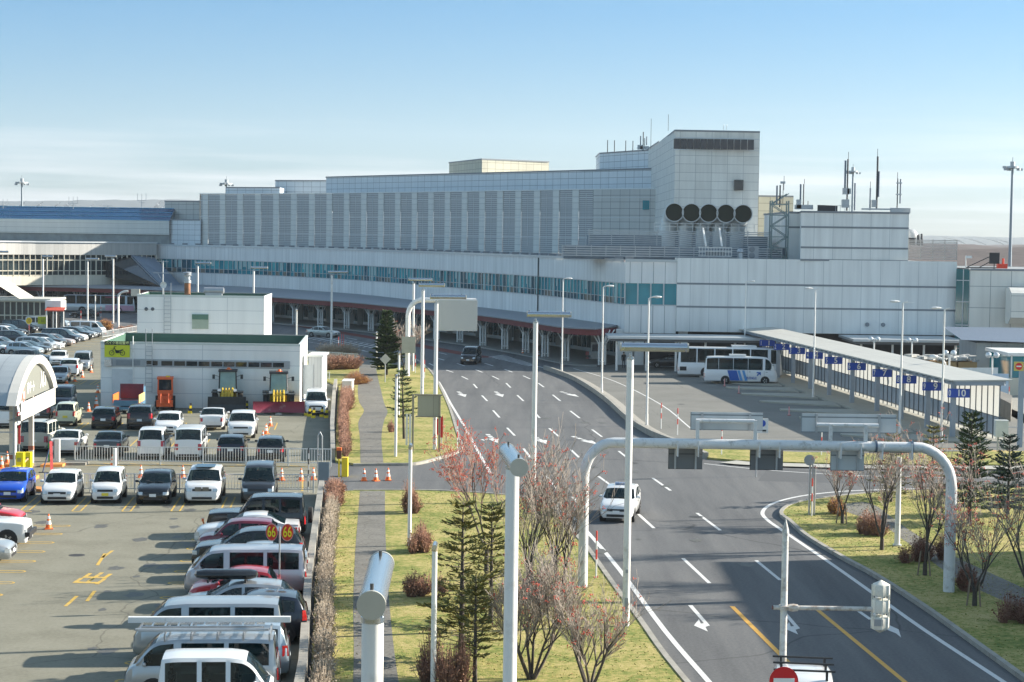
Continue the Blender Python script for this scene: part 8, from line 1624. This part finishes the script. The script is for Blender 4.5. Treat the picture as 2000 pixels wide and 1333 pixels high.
# ---- conifers
g = G(755, 735); conifer('big dense spruce in front of the terminal canopy', g.x, g.y, 6.3, 41, .30, dens=1.25, clear=.1, nl=.26, whorl=.24, up=.5)
conifer('dark young spruce with bare lower trunk on the north lawn', PX(792, 127), 127, 4.6, 42, .30, dens=.9, clear=.32, patchy=.35, droop=-.05, nl=.2, lean=-.2)
conifer('tall olive spruce with gaps in its crown in the front lawn', -1.5, 60.5, 5.3, 43, .27, needleO, gaps=((.42, .66), (.0, .2)), dens=1.1, clear=.1, patchy=.5, droop=-.02, nl=.18, whorl=.24, up=.3)
conifer('second olive spruce slightly farther behind the first', -.62, 66.5, 4.2, 44, .28, needleO, gaps=((.3, .55),), dens=.95, clear=.2, patchy=.6, droop=-.02, nl=.18, whorl=.26, up=.3)
conifer('small spruce close to the tall olive spruce at the bottom', -1.0, 57.5, 3.3, 45, .33, needleO, gaps=((.2, .5),), dens=1.1, clear=.25, patchy=.55, droop=.0, nl=.17, whorl=.27)
conifer('fresh green spruce right of the gantry leg', G(1893, 1028).x, G(1893, 1028).y, 5.6, 46, .28, dens=1.0, clear=.14, patchy=.15, nl=.2, up=.65); conifer('blue green spruce near the right frame edge', G(1968, 1010).x, G(1968, 1010).y, 4.0, 47, .30, ramp_mat('blue_needles', [(.3, (.015, .035, .03)), (.7, (.05, .085, .065))], (1.5, 14), rough=.7, bump=0), dens=1.1, clear=.1, nl=.2, up=.6)
conifer('thin sparse spruce between the rowans on the right lawn', G(1740, 985).x, G(1740, 985).y, 3.6, 48, .34, needleO, dens=.7, clear=.12, patchy=.5, nl=.18); conifer('second sparse spruce behind the gantry on the right lawn', G(1820, 975).x, G(1820, 975).y, 3.8, 49, .34, needleO, dens=.7, clear=.12, patchy=.45, nl=.18)
# white post on the right lawn
g = G(1752, 1072); t = thing('lamp_post', 'thick white post rising behind the right lawn rowans', 'lamp post', (g.x, g.y, 0)); h = P(1757, 893, g.y).z; m = MB(); m.cyl((g.x, g.y, 0), (g.x, g.y, h), .13, .11, 16); m.build('pole', poleW, t, smooth=40); m = MB(); m.cyl((g.x, g.y, .1), (g.x, g.y, .2), .2, n=12); m.build('foot', trim, t)
# grass tufts along edges of the verges: ground cover
rnd = random.Random(77); m = MB()
def inside(p, poly):
    c = False; j = len(poly)-1
    for i in range(len(poly)):
        xi, yi = poly[i][:2]; xj, yj = poly[j][:2]
        if (yi > p[1]) != (yj > p[1]) and p[0] < (xj-xi)*(p[1]-yi)/(yj-yi)+xi: c = not c
        j = i
    return c
for poly, n, box in ((SI, 14000, (-9.5, 7, 52, 101)), (EI, 14000, (13.5, 24, 56, 104))):
    k = 0
    while k < n:
        p = (rnd.uniform(box[0], box[1]), rnd.uniform(box[2], box[3]))
        k += 1
        if not inside(p, poly): continue
        if poly is SI and wx(p[1])+1.8 < p[0] < wx(p[1])+4.8: continue
        h = rnd.uniform(.015, .04); a = rnd.random()*6.28; w_ = rnd.uniform(.02, .05); dx, dy = math.cos(a)*w_, math.sin(a)*w_; lx, ly = rnd.gauss(0, .03), rnd.gauss(0, .03); m.face([(p[0]-dx, p[1]-dy, .125), (p[0]+dx, p[1]+dy, .125), (p[0]+lx, p[1]+ly, .13+h)])
o = m.build('grass_tufts', ramp_mat('grass_blade', [(.30, (.10, .14, .03)), (.5, (.28, .28, .08)), (.7, (.46, .38, .16))], (.55, 6), bump=0)); o['kind'] = 'stuff'; tag(o, 'short autumn grass tufts on the lawns beside the road', 'grass')

rnd = random.Random(5); m = MB()
for poly, n, box in ((SI, 5200, (-9.5, 7, 50, 101)), (EI, 4200, (13.5, 24, 56, 104)), (NI, 1800, (-17, -3, 112, 170))):
    for k in range(n):
        p = (rnd.uniform(box[0], box[1]), rnd.uniform(box[2], box[3])); q_ = math.sin(p[0]*1.3+1)*math.sin(p[1]*.55)+math.sin(p[0]*.5+p[1]*.23)
        if rnd.random() > .25+.5*q_ or not inside(p, poly): continue
        s_ = rnd.uniform(.02, .05); a = rnd.random()*6.28; c, d = math.cos(a)*s_, math.sin(a)*s_; z = .137+rnd.random()*.012; m.face([(p[0]-c, p[1]-d, z), (p[0]+d*.6, p[1]-c*.6, z+.012), (p[0]+c, p[1]+d, z), (p[0]-d*.6, p[1]+c*.6, z+.004)])
o = m.build('fallen_leaves', ramp_mat('leaf_litter', [(.3, (.16, .07, .03)), (.5, (.32, .17, .07)), (.7, (.42, .30, .14))], (3, 20), bump=0)); o['kind'] = 'stuff'; tag(o, 'brown fallen leaves scattered over the lawns', 'leaves')
# ================================================================ AIR
hz = MB(); hz.box((0, 2450, 205), (13200, 10100, 414)); o = hz.build('haze', None); o.data.materials.clear(); o['kind'] = 'stuff'
hm = bpy.data.materials.new('haze_air'); hm.use_nodes = True; hm.node_tree.nodes.clear(); ho = hm.node_tree.nodes.new('ShaderNodeOutputMaterial'); hv = hm.node_tree.nodes.new('ShaderNodeVolumePrincipled')
hv.inputs['Color'].default_value = (.80, .88, .96, 1); hv.inputs['Density'].default_value = .000085; hv.inputs['Anisotropy'].default_value = .2; hm.node_tree.links.new(hv.outputs[0], ho.inputs['Volume']); o.data.materials.append(hm); hm.cycles.homogeneous_volume = True if hasattr(hm.cycles, 'homogeneous_volume') else False
